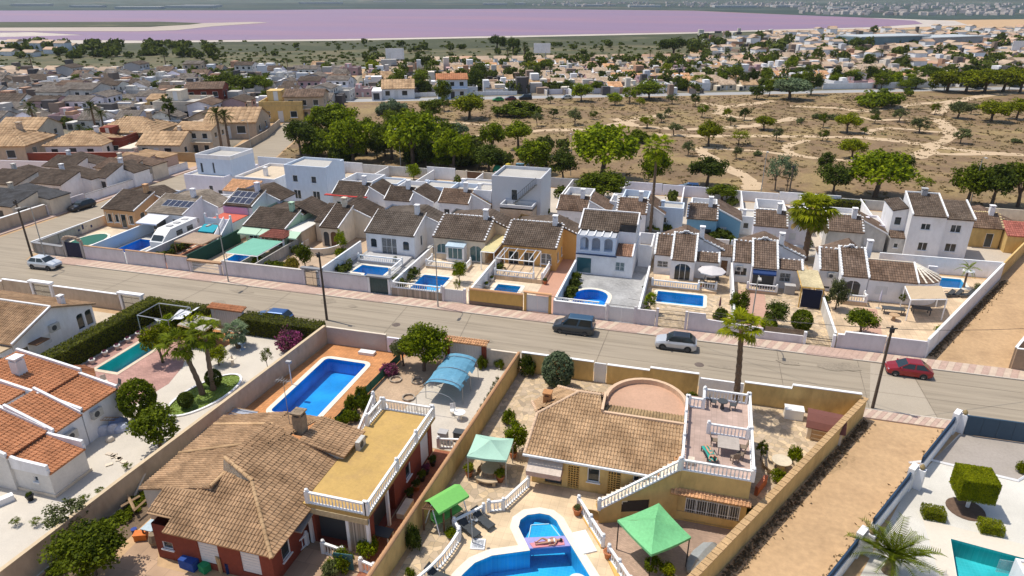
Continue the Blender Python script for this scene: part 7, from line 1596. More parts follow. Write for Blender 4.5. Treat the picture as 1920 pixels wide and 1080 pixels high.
for i,(px,py,m,s,hh) in enumerate(((345,1048,WOODL,(.9,.15),1.6),(330,1040,CREAMW,(.5,.3),1.3),(358,1062,mat('blue_tarp',(.02,.07,.3),var=.2),(1.2,.7),.7),(385,1070,mat('green_sheet',(.02,.25,.1)),(.6,.5),.55),(412,1070,mat('tan_board',(.5,.35,.18)),(.7,.12),1.2),(430,1062,mat('dark_blue_tarp',(.012,.03,.12)),(1.3,.6),.8))):
 u,v = G(px,py); b = MB(); b.cbox(u,v,0,s[0],s[1],hh,.3 - i * .2); single('stacked_junk',['leaning brown board','white plastic case','blue tarpaulin bundle','green plastic sheet','tan board','dark blue tarpaulin heap'][i] + ' against the red front wall','junk',b,m)
t = thing('cold_frame','lean-to of planks and glass beside the beige wall','cold frame',-35.6,40.6)
for k in range(5): b = MB(); b.tube([(-36.7,38.9 + k * .75,1.0),(-34.4,39.2 + k * .75,.8)],.05,4); part(t,'rafter',b,WOODL)
b = MB(); b.v = [(-36.6,40.4,.82),(-34.5,40.6,.62),(-34.6,42.4,.62),(-36.7,42.2,.82)]; b.f = [(0,1,2,3)]; part(t,'glazing',b,mat('silver_sheet',(.35,.38,.45),rough=.3))
# pool shower mast by the big pool
t = thing('outdoor_shower','white shower mast beside the large blue pool','shower',-34.9,48.0); b = MB(); b.tube([(0,0,0),(0,0,2.4)],.05,6); put('pipe',b.data('pipe',PLASTIC_W),t); b = MB(); b.cbox(0,0,2.3,.5,.3,.25); put('shower_head',b.data('shower_head',GREYW),t)
fn = thing('netting_fence','low dark green netting fence between the pool paving and the garden','fence',-27.2,49)
for k in range(7): b = MB(); x = -27.5 + k * .1; y = 43.0 + k * 2.0; b.tube([(x,y,0),(x,y,1.0)],.03,5); part(fn,'post',b,GRN)
b = MB(); b.v = [(-27.5,43,.05),(-26.9,55,.05),(-26.9,55,.95),(-27.5,43,.95)]; b.f = [(0,1,2,3)]; part(fn,'netting',b,mat('green_netting',(.03,.13,.09)))
# ---------------------------------------------------------------- white house with orange roofs
h = House('white_house','white house with many small orange tiled roofs at the lower left','house',-49,34)
w_,c_ = .27,.4
def shed_roof(u0,u1,v0,v1,z0,z1,m=ROOF_OR,wm=WHITE,E=(),S=(),pw=True,zb=0):
 """slope falling towards +u, with low white side parapets"""
 h.block(u0,v0,u1,v1,zb,(z0,z1,z1,z0),wm,S=S,E=E)
 tiled(h.r,[(u1 + .18,v0,z1 + .02),(u1 + .18,v1,z1 + .02),(u0,v1,z0 + .1),(u0,v0,z0 + .1)],m,w_,c_)
 if pw:
  for v in (v0,v1): verge(h.r,(u0,v,z0 + .1),(u1 + .1,v,z1 + .08),WHITE,.22,.28,'parapet')
BW = mat('off_white_plaster',(.68,.65,.61),var=.07,s1=.7)
shed_roof(-46.3,-42.9,29.5,32.6,2.7,2.1,wm=BW,S=[(1.8,1.1,.4,.5,'win')])
b = MB(); b.box(-46.3,29.4,0,-42.8,32.7,.25); h.add('plinth',b,CREAMW)
for v in (29.5,32.6): b = MB(); b.prism([(-46.2,v - .12),(-42.85,v - .12),(-42.85,v + .12),(-46.2,v + .12)],2.0,[2.95,2.85,2.85,2.95]); h.add('parapet',b,WHITE)
shed_roof(-50.9,-46.3,29.3,32.75,4.3,3.0,wm=BW,S=[(2.0,1.0,1.0,1.0,'shut')]); shed_roof(-50.0,-45.8,32.8,35.4,4.35,2.85,wm=WHITE,E=[]); shed_roof(-49.4,-45.8,35.5,39.1,3.75,3.05,wm=WHITE,E=[])
shed_roof(-56,-49.5,35.3,39.3,5.0,4.0,wm=WHITE); shed_roof(-57,-50.9,27,35.2,5.1,4.3,wm=WHITE,pw=False)
for k in range(7):
 a,c = -1.0 + k * .52,-1.0 + (k + 1) * .52; p,q = (-51.6 + 2.6 * cos(a),39.3 + 2.3 * sin(a)),(-51.6 + 2.6 * cos(c),39.3 + 2.3 * sin(c)); h.wall(p,q,0,2.9,2.9,WHITE); tiled(h.r,[(*p,2.95),(*q,2.95),(-51.6,39.3,4.1)],ROOF_OR,.27,.4); caps(h.r,(p[0],p[1],3.0),(-51.6,39.3,4.2),ROOF_OR,.12)
chimney(h,-53.2,37.0,4.2,6.2,WHITE,.8)
aircon(h.r,-45.8,36.6,1.9,'E',1.1); aircon(h.r,-45.8,34.0,1.5,'E',1.1)
h.done()
b = MB()
for k in range(2): y = 37.6 + k * .45; b.tube([(-45.55,y - .9,1.5),(-45.55,y + .5,.55)],.035,4)
for k in range(6): y = 36.8 + k * .26; b.tube([(-45.55,y,1.42 - k * .17),(-45.55,y + .35,1.5 - k * .17)],.02,4)
single('ladder','wooden ladder hung on the white wall','ladder',b,WOODL)
for i,(px,py,s,m,hh) in enumerate(((210,800,(2.6,.9),mat('blue_plastic_sheet',(.30,.36,.55),rough=.4),.7),(228,806,(1.6,1.0),mat('white_blue_sheet',(.5,.54,.66),rough=.4),.6),(196,815,(1.1,.5),mat('pale_board',(.55,.57,.66)),.9),(214,812,(.9,.3),MATS['pale_board'],.9),(237,805,(.8,.5),PLASTIC_W,.5),(207,827,(.7,.6),mat('stone_bag',(.55,.48,.4)),.4))):
 u,v = G(px,py); b = MB(); b.lathe([(1.0,0),(.97,.55),(.7,.9),(.2,1.0)],0,0,9); c,q = cos(.9),sin(.9); b.v = [(u + (x * s[0] / 2) * c - (y * s[1] / 2) * q,v + (x * s[0] / 2) * q + (y * s[1] / 2) * c,z * hh) for x,y,z in b.v]; single('covered_pile',['long bundle under blue plastic','crumpled white plastic sheeting','leaning pale board','second leaning pale board','white plastic tub','pale bag of rubble'][i] + ' beside the white house','pile',b,m)
for i in range(7): u,v = G(205 + (i % 4) * 9,852 + (i * 5) % 22); b = MB(); b.cbox(u,v,.02,.5,.32,.08,i); single('loose_slab','loose pale paving slab on the gravel, %s in the group' % ORD[i],'slab',b,CREAMW,'loose slabs on the gravel')
b = MB(); b.cbox(-46.3,27.4,0,2.6,.5,.5,rad(62)); single('low_planter','white planter wall with yellow shrubs at the left edge','planter',b,WHITE); table('round cream table at the left edge',-47.4,27.2,0,1.3,1.3,.7,CREAMW,round_=True)
potted('black pot with small plant on the pale gravel',*G(58,938),'dark',.25,BLACKM,.28)
for i,(px,py) in enumerate(((174,682),(198,667),(221,655),(241,642),(261,631))): potted('white tub with red flowers by the hedge, %s from the left' % ORD[i],*G(px,py),'pink',.22,PLASTIC_W,.3,group='white tubs along the hedge')
pergola('grey weathered reed roof over the garden arbour',[(-50.3,51.8),(-46.6,51.2),(-46.8,53.9),(-50.0,54.2)],2.4,WOODL,cover=mat('weathered_reed',(.36,.33,.29),var=.2),name='arbour')
t = pergola('collapsed grey gazebo frame with white cloth by the tall hedge',[(-56.3,52.8),(-52.2,52.6),(-52.2,56.0),(-56.3,56.0)],2.3,METAL,name='gazebo',bw=.1,cat='gazebo')
b = MB(); n = 8
for i in range(n + 1):
 for j in range(n + 1): s,q = i / n,j / n; b.v.append((-54.6 + 3.6 * s,53.2 + 2.9 * q,1.9 - 1.0 * abs(sin(s * 4 + q * 2)) * (1 - s) + .5 * s + rnd.uniform(-.08,.08)))
b.f = [(i * (n + 1) + j,(i + 1) * (n + 1) + j,(i + 1) * (n + 1) + j + 1,i * (n + 1) + j + 1) for i in range(n) for j in range(n)]; part(t,'cloth',b,mat('white_cloth',(.62,.63,.66),var=.04))
hedge('tall clipped hedge along the narrow turquoise pool',-59.0,40.4,-57.2,57.6,2.2,leaf=.11); hedge('clipped hedge along the street beside the orange tiled lintel',-57.1,56.0,-50.6,57.6,2.1); hedge('clipped hedge along the street right of the orange tiled lintel',-46.0,55.6,-36.5,57.5,2.0)
for lb,a in (('white statue table on the gravel right of the palms',G(437,685)),('blue and white stone ornament under the small palm',G(455,655))):
 t = thing('garden_ornament',lb,'ornament',a[0],a[1]); b = MB(); b.lathe([(.3,0),(.12,.2),(.14,.6),(.45,.75),(.4,.8)],0,0,10); put('body',b.data('body',CREAMW if 'statue' in lb else mat('blue_stone',(.3,.38,.5))),t); b = MB(); b.lathe([(.08,.8),(.1,1.0),(.02,1.2)],0,0,8); put('top',b.data('top',CREAMW),t)
for i,(px,py) in enumerate(((205,735),(222,730),(198,722))): chair(['white','dark','pale'][i] + ' chair on the pink deck by the white house',*G(px,py),i * 1.3,.02,[PLASTIC_W,DARKF,CREAMW][i])
# ---------------------------------------------------------------- white house at the left edge
h = House('white_house','white gabled house with brown roof at the left edge','house',-66,47)
h.block(-76,43.6,-62.4,53.0,0,(2.7,2.7,2.7,2.7),WHITE,E=[(.4,.7,1.0,1.1,'win'),(3.0,.9,.9,1.0,'shut'),(7.2,.6,.9,1.8,'arch_win'),(8.3,.6,.9,1.8,'arch_win')])
h.w[WHITE.name][0].poly([(-62.4,43.6,2.7),(-62.4,53.0,2.7),(-62.4,48.2,4.45)])
tiled(h.r,[(-76,43.3,2.72),(-62.1,43.3,2.72),(-62.1,48.2,4.6),(-76,48.2,4.6)],ROOF_TAN2,.27,.4); tiled(h.r,[(-62.1,53.3,2.72),(-76,53.3,2.72),(-76,48.2,4.6),(-62.1,48.2,4.6)],ROOF_TAN2,.27,.4)
verge(h.r,(-62.2,43.3,2.75),(-62.2,48.2,4.6),WHITE,.2,.14); verge(h.r,(-76,48.2,4.62),(-62.2,48.2,4.62),mat('white_ridge',(.7,.69,.68)),.22,.12)
h.block(-72,40.5,-62.6,43.55,0,2.3,WHITE,E=[(.5,.5,1.6,1.5,'arch_win')]); b = MB(); b.box(-72.1,40.4,2.3,-62.5,43.5,2.42); h.add('flat_roof',b,mat('tan_flat_roof',(.45,.34,.22))); chimney(h,-63.4,50.5,3,4.8,WHITE,.5); aircon(h.r,-62.4,48.0,2.0,'E',1.2)
b = MB(); b.box(-62.4,45.0,1.9,-61.3,46.5,2.0); h.add('door_hood',b,WOOD); h.done()
b = MB(); b.box(-63.2,36.5,0,-59,37,1.0) ;
# ---------------------------------------------------------------- modern garden lower right
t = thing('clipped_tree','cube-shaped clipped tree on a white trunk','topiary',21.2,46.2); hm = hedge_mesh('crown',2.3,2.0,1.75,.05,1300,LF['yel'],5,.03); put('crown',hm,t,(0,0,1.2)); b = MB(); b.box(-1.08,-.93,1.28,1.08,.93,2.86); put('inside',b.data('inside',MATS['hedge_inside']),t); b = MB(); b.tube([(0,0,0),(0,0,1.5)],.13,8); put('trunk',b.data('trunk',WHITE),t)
for lb,u,v in (('low clipped box hedge left of the cube tree',18.5,44.4),('low clipped box hedge right of the cube tree',21.9,43.9)): hedge(lb,u - .7,v - .5,u + .7,v + .5,.75,'yel',800,.045)
b = MB(); b.lathe([(1.25,.03),(1.25,.035)],21.0,45.9,22); single('planting_bed','dark round planting bed under the cube tree','flower bed',b,mat('dark_bark_mulch',(.12,.075,.05),var=.25))
h = House('modern_house','corner of a white modern house with glass balustrade at the lower right edge','house',22.5,37); h.block(21.6,34.0,26,39.6,0,1.5,WHITE); h.flat(21.6,34,26,39.6,1.52,.12,WHITE,mat('cream_slab',(.6,.5,.4))); h.done()
b = MB(); b.box(21.0,39.9,.05,23.4,39.95,1.05); single('glass_balustrade','frameless glass panel at the turquoise pool','glass panel',b,glass_mat('clear_glass',(.5,.6,.6),.05,.35))
b = MB(); g = random.Random(14)
for k,(px,py,l_,w_) in enumerate(((1600,862,.5,.14),(1578,872,.9,.3),(1560,882,.8,.28),(1544,890,.6,.18),(1526,899,.4,.1))):
 x,y = G(px,py)
 b.poly([(x + (l_ * cos(t) * .5 - w_ * sin(t) * .87) * g.uniform(.8,1.2),y + (l_ * cos(t) * .87 + w_ * sin(t) * .5) * g.uniform(.8,1.2),.004 + k * .002) for t in [2 * pi * i / 9 for i in range(9)]])
setting('dirt_stains',b,mat('damp_dirt',(.36,.24,.13),var=.25))
g = np.random.default_rng(12); Q = []  # weeds and litter; their dark tone also stands in for wider wall shadow
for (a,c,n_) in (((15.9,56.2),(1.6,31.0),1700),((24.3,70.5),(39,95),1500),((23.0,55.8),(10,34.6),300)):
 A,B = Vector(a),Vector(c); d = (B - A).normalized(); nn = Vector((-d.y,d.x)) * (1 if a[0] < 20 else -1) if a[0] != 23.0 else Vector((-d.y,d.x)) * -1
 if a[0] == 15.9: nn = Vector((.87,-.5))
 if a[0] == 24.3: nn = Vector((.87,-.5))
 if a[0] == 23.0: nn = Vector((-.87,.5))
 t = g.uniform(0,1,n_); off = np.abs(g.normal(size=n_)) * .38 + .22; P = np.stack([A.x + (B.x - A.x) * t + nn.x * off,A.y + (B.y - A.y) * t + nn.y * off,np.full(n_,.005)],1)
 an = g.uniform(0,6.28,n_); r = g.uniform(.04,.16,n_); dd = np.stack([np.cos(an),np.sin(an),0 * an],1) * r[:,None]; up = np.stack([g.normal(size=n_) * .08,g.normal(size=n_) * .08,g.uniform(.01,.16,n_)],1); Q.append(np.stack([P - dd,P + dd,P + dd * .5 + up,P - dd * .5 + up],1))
V = np.concatenate(Q).reshape(-1,3); o = put('weeds',quads('weeds',V,len(V) // 4,leaf_mat('weeds_and_wall_shade',(.14,.1,.06),(.26,.19,.11)))); tag(o,'dead weeds and litter at the foot of the alley walls','weeds',kind='stuff')
# ================================================================ vehicles, poles
cable('thin overhead cable crossing the street by the red car',(17.2,58.3,7.9),(-6,69.7,3.0)); cable('thin overhead cable above the alley mouth',(17.2,58.3,7.9),(40,69.6,6.5)); cable('thin overhead cable along the near walls',(17.2,58.3,7.9),(-38.8,61.3,7.8),1.2)
car('van',paint('slate',(.045,.055,.065)),'dark slate van parked along the far kerb',-11.3,66.0,rad(0),roofm=paint('slate_roof',(.03,.08,.14)))
car('suv',paint('silver',(.55,.56,.58)),'silver-white car with a black roof on the street',-.4,65.2,rad(1),roofm=paint('black',(.015,.016,.02)),rim=BLACKM)
car('hatch',paint('red',(.30,.012,.015)),'red hatchback parked at the right end of the street',21.6,65.7,rad(-1))
car('suv',paint('white',(.62,.64,.66)),'pale silver car parked at the street corner on the left',-83.3,65.6,rad(183))
car('estate',paint('black',(.015,.016,.02)),'black car parked beside the side road wall',-101.0,88.9,rad(84))
car('estate',paint('blue',(.03,.09,.25)),'blue car half hidden behind the hedge',-44.3,59.3,rad(2))
car('estate',paint('lightblue',(.30,.42,.5)),'pale blue car beyond the walled yard on the left',-118.6,120.6,rad(20))
car('estate',paint('blue',(.03,.09,.25)),'blue car on the back street by the dry field',-1.5,128.6,rad(0))
for i,(px,py,pn,cc,lb) in enumerate(((934,190,'green',(.04,.3,.06),'green car on the estate road'),(957,188,'maroon',(.12,.02,.03),'maroon car on the estate road'),(1062,186,'white',0,'white car on the estate road'),(660,168,'black',0,'black car on the far side road'),(676,173,'lightblue',0,'pale blue car on the far side road'),(655,152,'white',0,'white car far up the side road'),(678,160,'slate',0,'dark car far up the side road'))):
 u,v = G(px,py); car('hatch',paint(pn,cc or (.5,.5,.5)),lb,u,v,rad(23) if i < 3 else rad(110))
u,v = G(985,187); car('van',paint('black',(.015,.016,.02)),'black van on the estate road',u,v,rad(23))
for i,(px,py,lb) in enumerate(((818,581,'street lamp by the square pool'),(1402,648,'street lamp behind the near fan palm'),(423,533,'street lamp beside the gate below the green net'))): u,v = G(px,py); lamp(lb,u,67.75)
for px,py,lb in ((752,318,'pale street lamp before the dark tree clump'),(1070,330,'street lamp among the trees by the back street'),(1818,386,'pale street lamp before the trees at the right'),(1425,372,'street lamp by the white pierced wall'),(474,298,'street lamp beside the upper side road')): u,v = G(px,py); lamp(lb,u,v,8.5,(0,-1.4))
for px,py,lb,hh in ((613,600,'dark utility pole between the hedge and the pink wall',8.2),(1628,745,'utility pole at the corner of the alley',8.2),(62,487,'dark leaning-free utility pole at the left street corner',8.6)): u,v = G(px,py); upole(lb if 'free' not in lb else 'dark utility pole at the left street corner',u,v if px != 1628 else 58.3,hh)
u,v = G(90,500); lamp('thin street lamp at the left street corner',u,v,8.5)
for px,py,hh in ((1478,372,6),): u,v = G(px,py); upole('utility pole by the thin grey tree at the field edge',u,v,hh)
for i,(px,py,m,lb) in enumerate(((932,326,(.02,.25,.12),'green glass recycling dome'),(953,322,(.55,.42,.05),'yellow recycling dome'),(975,320,(.15,.3,.4),'blue recycling bin'),(994,321,(.3,.36,.4),'grey recycling bin'))):
 u,v = G(px,py); b = MB(); t = thing('recycling_bin',lb + ' behind the grey cube house','recycling bin',u,v,0,'recycling bins');
 if i < 2: b.lathe([(.7,0),(.85,.6),(.8,1.2),(.5,1.7),(.1,1.85)],0,0,12)
 else: b.box(-.8,-.5,.1,.8,.5,1.5)
 put('body',b.data('body',mat('bin_%d' % i,m,rough=.5)),t); b = MB(); b.cbox(0,-.6 if i < 2 else -.52,1.05,.4,.12,.2); put('slot',b.data('slot',BLACKM),t)
# ================================================================ garden plants
TR = [  # kind, colour, foot x, y in the photo, width px, height px, label
 ('wide_near1','bright',795,695,104,84,'lemon tree with dense yellow-green crown beside the blue tarpaulin'),('wide2','olive',757,686,50,55,'grey-green fig bush left of the lemon tree'),
 ('ball1','blue',1045,728,62,70,'round clipped grey-green olive on the crazy paving'),('bush1','dark',989,702,36,40,'dark green shrub in the corner by the yellow wall'),
 ('round1','bright',968,850,52,66,'bright green tree behind the pale green gazebo'),('bush2','mid',955,793,30,26,'small shrub on the left walkway paving'),
 ('ball2','mid',266,785,68,76,'large round clipped shrub by the pink deck'),('round2','mid',300,838,92,78,'spreading tree on the gravel beside the beige wall'),
 ('sparse1','olive',140,1002,100,70,'thin grey-leaved tree against the beige wall'),('wide_near2','mid',178,1078,140,96,'broad citrus tree at the lower left edge'),
 ('ball3','dark',403,725,32,34,'small dark ball shrub on the lawn behind the palms'),('ball4','dark',351,764,30,30,'small dark ball shrub at the front of the lawn'),
 ('round3','yel',411,685,38,38,'yellow-green clipped umbrella shrub on the gravel'),('wide3','yel',306,680,64,74,'golden green shrub mass at the end of the turquoise pool'),('bush3','yel',372,640,80,52,'yellow-green climber beside the reed arbour'),('bush4','bright',330,625,60,40,'bright creeper over the left end of the reed arbour'),
 ('bush5','pink',545,655,60,44,'magenta bougainvillea on the gravel by the wall'),('sparse2','mid',502,690,26,40,'thin yellow shrub under the bougainvillea'),
 ('bush6','mid',800,0,0,0,''),('bush6','mid',640,1062,56,40,'leafy shrub in front of the red house porch'),('bush7','bright',690,1040,50,36,'bright shrub by the stone pier of the red house'),('bush8','olive',620,1078,40,30,'grey shrub at the lower edge before the red house'),
 ('bush2','bright',1488,868,30,34,'bright green shrub by the pale stone table'),('bush1','bright',1458,902,32,26,'low bright shrub left of the alley wall'),('tall1','mid',1426,862,22,40,'slender shrub right of the upper terrace'),
 ('bush4','yel',1912,885,20,26,'small shrub at the right photo edge'),('round2','dark',1452,615,50,50,'dark orange tree in the yard with the pink path'),('ball2','bright',1440,618,32,22,'low bright clipped shrub under the orange tree'),('ball3','mid',1500,622,40,42,'round clipped tree by the open iron gate'),
 ('round3','mid',1384,598,40,56,'tall green shrub behind the near fan palm'),('bush5','dark',1350,598,34,24,'dark low shrub at the wall left of the near fan palm'),('tall2','bright',1217,588,26,42,'bright shrub in the street planter by the grey paving'),
 ('round1','olive',1566,580,42,56,'grey-leaved tree left of the glazed porch'),('wide1','mid',1612,630,62,52,'broad green shrub inside the stepped white wall'),('round2','bright',862,530,32,40,'small citrus tree beside the square pool'),('sparse2','yel',858,550,16,26,'thin sapling in front of the citrus by the square pool'),
 ('bush6','dark',827,478,24,30,'dark shrub at the glazed porch corner'),('bush3','olive',745,532,30,18,'low shrub on the street wall beside the dark gate'),('round1','mid',573,502,34,44,'dark citrus tree in the gravel yard'),('bush5','gold',548,508,34,30,'yellow flowering shrub behind the street wall'),('bush7','mid',520,507,40,18,'low green shrubs behind the street wall'),('bush8','bright',484,498,26,18,'leafy shrub at the end of the green net'),
 ('tall1','bright',642,478,26,46,'climbing shrub beside the cream cottage porch'),('bush2','bright',640,480,24,16,'low plant at the cream cottage terrace'),('tall2','yel',716,391,20,30,'pointed bright green tree between the second-row houses'),('round3','bright',776,338,30,30,'bright green umbrella tree at the back wall'),
 ('low1','mid',1065,418,46,20,'green shrubs behind the stained second-row house'),('wide2','mid',1352,378,62,32,'feathery green tree at the white annex'),('low2','dark',1345,452,90,26,'dark clipped hedge below the sky blue wall'),('bush1','bright',1377,482,16,26,'green shrub between two scalloped bungalows'),('low1','mid',1228,430,44,14,'low shrubs at the base of the tall thin palm'),
 ('bush4','bright',1760,625,20,18,'shrub in the shade of the beige gazebo'),('sparse1','mid',1688,575,16,26,'young potted tree at the round-ended bungalow'),('sparse2','olive',1830,555,22,24,'young tree beside the bright turquoise pool'),('bush6','dark',775,1030,34,60,'dark climber on the yellow wall below the arbour'),('bush3','bright',845,1005,26,20,'bright shrub beside the swing seat'),('bush2','mid',770,1078,22,16,'round shrub at the bottom edge by the path'),
 ('bush1','mid',1225,1068,40,30,'dark leafy shrub below the stone planter'),('bush7','yel',1250,1075,34,22,'yellow-green shrub at the bottom of the brick patio'),('bush8','dark',1400,968,26,26,'creeper at the foot of the alley wall by the garage'),('bush4','mid',905,690,24,26,'shrub behind the blue tarpaulin'),('bush2','mid',935,690,22,18,'shrub by the grey street wall'),('bush5','mid',690,770,40,40,'leafy shrub along the green netting'),('low2','mid',660,790,40,26,'low shrubs at the foot of the back stair'),
 ('low1','mid',325,860,130,24,''),('bush6','mid',1295,758,34,26,'spiky green plants beside the upper terrace notch'),('bush3','mid',1155,717,16,12,'small spiky plant below the street wall'),('bush8','pink',730,700,40,20,'pale flowering shrub in the sandy garden'),('bush5','olive',245,722,0,0,'')]
for k,c,x,y,w,hpx,lb in TR:
 if not lb: continue
 u,v = G(x,y); d = depth(x,y); W_ = w * d / FPX; Hh = hpx * d / (FPX * .9)
 nm = 'shrub' if k.startswith(('bush','low')) or 'shrub' in lb else 'tree'; tree(k,c,u,v,W_,Hh,lb,None,nm,'shrub' if nm == 'shrub' else 'tree')
g = random.Random(9)
for i in range(18):
 s = i / 17; u = -36.7 + .5 * s + g.uniform(-.3,.3); v = 24 + 14 * s; tree('low%d' % (1 + i % 2),'mid',u,v,1.7,.6 + .3 * g.random(),'low green plant in the bed along the beige wall, %s from the front' % ORD[i],'bed plants along the beige wall','shrub','shrub')
for i in range(8):
 s = i / 7; u = -27.6 + .4 * s + g.uniform(-.2,.2); v = 40 + 7.5 * s; tree('bush%d' % (1 + i % 5),'mid',u,v,1.3,1.0 + g.random(),'shrub in the strip between the pool paving and the red house, %s from the front' % ORD[i],'shrubs along the pool paving','shrub','shrub')
for i in range(9): u,v = -15.45 - .0 * i,45.2 + i * .95; tree('sparse%d' % (1 + i % 2),'olive',u - .6,v,.55,1.2,'small potted sapling along the yellow wall, %s from the front' % ORD[i],'saplings along the yellow wall','shrub','shrub')
for i,(x,y) in enumerate(((190,926),(160,940),(30,985),(68,985),(325,790),(240,880))): u,v = G(x,y); tree('sparse%d' % (1 + i % 2),'mid',u,v,.9,.6,'small spiky plant on the pale gravel by the beige wall, %s of six' % ORD[i],'gravel plants','shrub','shrub')
for lb,px,py,c,s in (('large terracotta pot with a yellow-green plant left of the gazebo',880,893,'yel',.5),('large terracotta pot with a yellow-green plant right of the gazebo',938,903,'yel',.5),('brown pot with a tree behind the gazebo',962,858,'mid',.3),('terracotta pot by the upper kerb of the lower patio',1082,965,'olive',.3),('small terracotta figure pot beside the lower balustrade',1140,1046,'dark',.15),
 ('terracotta pot at the left end of the white bungalow balustrade',677,488,'mid',.35),('terracotta pot at the right end of the white bungalow balustrade',741,494,'olive',.45),('white pot with a small palm on the grey paving',1077,528,'mid',.6),('white pot at the right side of the grey paving',1207,547,'dark',.3),('white urn with a plant left of the smallest pool',912,540,'mid',.35),('white urn near the ochre terrace corner',922,528,'mid',.3),('yellow pot on the porch balustrade',1314,541,'gold',.25),('pot with a plant at the orange bungalow terrace',1022,533,'olive',.35)):
 u,v = G(px,py); potted(lb,u,v,c,s,PLASTIC_W if 'white' in lb else TERRA,.34 if py > 800 else .3)
# palms
palm('fan',5.3,54.3,8.3,'fan palm with ringed bare trunk behind the upper terrace',1.9,20,.24,'yel',(-.45,.0),spread=1.0)
palm('fan',-41.9,44.3,5.0,'leaning fan palm on the oval lawn, left of the pair',1.9,15,.21,'mid',(-1.6,.2)); palm('fan',-41.4,45.2,5.6,'upright fan palm on the oval lawn, right of the pair',1.8,15,.2,'mid',(-.3,.6))
palm('fan',*G(447,652),1.9,'small blue-green fan palm by the gravel ornament',1.5,26,.2,'blue')
palm('feather',*G(1665,1072),1.0,'young date palm with upright fronds in the gravel garden',3.0,30,.3,'mid',spread=.62)
palm('fan',*G(1508,487),7.4,'tall full-crowned fan palm with dry skirt between the second-row houses',3.1,54,.35,'yel',skirt=True,spread=1.35)
palm('fan',*G(1219,436),13.4,'very tall thin palm rising before the dry field',2.4,24,.2,'bright',joined=True,name='palm_tree')
palm('feather',*G(1806,540),2.6,'small young palm by the white wall behind the turquoise pool',1.5,14,.12,'bright',joined=True); palm('feather',*G(928,408),3.0,'bright feathery palm at the corner of the grey cube house',2.0,16,.14,'bright',joined=True); palm('feather',*G(1300,770),.4,'spiky low palm beside the round roof terrace',1.0,20,.12,'mid',joined=True); palm('feather',*G(1075,525),.7,'small palm in the white pot on the grey paving',.9,16,.08,'mid',joined=True)
# ================================================================ trees of the dry field
FT = """wide1 dark 565 292 56 66;round1 bright 600 262 44 60;wide2 bright 640 262 64 66;wide3 mid 620 262 60 60;wide1 bright 663 306 76 84;wide2 mid 690 262 46 40;low1 blue 735 214 64 28;wide3 bright 775 312 98 98;wide1 mid 735 300 60 70;wide2 bright 850 322 64 78;
round2 mid 810 224 42 36;wide1 yel 880 222 64 44;low2 blue 850 256 56 28;round3 mid 732 244 30 38;round1 mid 760 238 30 34;low1 mid 968 216 92 26;wide3 bright 925 292 44 60;wide2 bright 972 278 54 50;wide1 dark 916 324 56 52;round1 bright 998 326 66 62;
wide3 bright 1128 336 116 98;round2 dark 1056 338 52 52;wide_near3 mid 1128 378 82 56;low2 mid 1198 266 50 24;round1 bright 1226 348 56 66;olive1 olive 1007 236 20 26;olive2 dark 1038 222 18 18;olive1 olive 1078 234 28 30;olive2 mid 1112 224 16 16;olive1 olive 1252 220 14 18;olive2 yel 1213 240 28 22;olive1 olive 1263 254 28 24;
olive2 bright 1180 194 30 30;round1 bright 1153 197 30 22;olive1 yel 1200 202 18 20;round3 mid 1217 186 56 34;olive2 olive 1260 195 24 18;olive1 mid 833 208 24 26;round2 bright 1090 190 38 32;olive1 olive 1032 194 16 14;wide2 yel 1328 274 50 46;olive1 dark 1395 226 20 24;wide1 yel 1432 244 38 26;olive2 olive 1455 264 20 24;
olive1 olive 1380 298 20 24;olive2 olive 1290 292 24 28;sparse1 yel 1385 272 40 26;olive1 mid 1543 239 20 28;wide2 yel 1588 249 44 36;olive2 mid 1542 264 20 20;wide1 yel 1597 298 46 38;olive1 olive 1640 222 22 20;olive2 mid 1640 232 20 18;olive1 olive 1685 229 26 26;olive2 olive 1723 249 34 28;olive1 yel 1752 215 18 22;
wide3 olive 1795 222 36 30;olive2 olive 1800 269 30 28;wide1 yel 1858 228 56 38;wide2 yel 1905 224 44 38;low1 mid 1650 200 94 32;wide1 blue 1480 187 64 40;round2 dark 1418 186 28 24;round1 mid 1442 180 24 30;olive2 dark 1303 200 20 24;wide2 dark 1325 348 64 54;sparse2 blue 1453 356 46 64;sparse1 blue 1475 358 30 54;
round1 dark 1545 322 30 36;round2 dark 1562 364 60 56;wide3 bright 1640 370 108 84;round3 dark 1690 324 36 36;sparse1 bright 1730 360 38 28;wide1 mid 1812 384 66 76;wide2 dark 1858 388 70 82;wide3 mid 1908 388 70 84;wide1 yel 1775 172 60 40;wide2 yel 1810 174 60 40;wide3 yel 1845 174 60 42;wide1 yel 1880 172 60 42;wide2 yel 1912 174 50 44;
round1 dark 1770 170 20 30;olive1 mid 1620 252 16 14;olive2 yel 1610 196 22 16;olive1 olive 1370 236 18 18;olive2 bright 1316 220 22 24;olive1 yel 1362 224 16 22;olive2 olive 1240 230 20 18;low2 olive 1530 222 20 10;low1 olive 1560 224 24 10;low2 olive 1585 280 26 12;low1 mid 1702 180 20 16;olive2 olive 1820 214 22 20;low1 olive 1500 230 16 10;low2 olive 1905 268 22 9;bush1 olive 1420 292 16 10"""
KN = {'bright': 'bright green','dark': 'dark green','mid': 'green','yel': 'yellow-green','olive': 'grey-green','blue': 'blue-green'}
SZ = {'wide': 'spreading tree','wide_near': 'dense low tree','round': 'rounded tree','olive': 'small tree','sparse': 'thin tree','low': 'low shrub mass','bush': 'bush'}
ft = [r.split() for r in FT.replace('\n','').split(';')]; cnt = {}
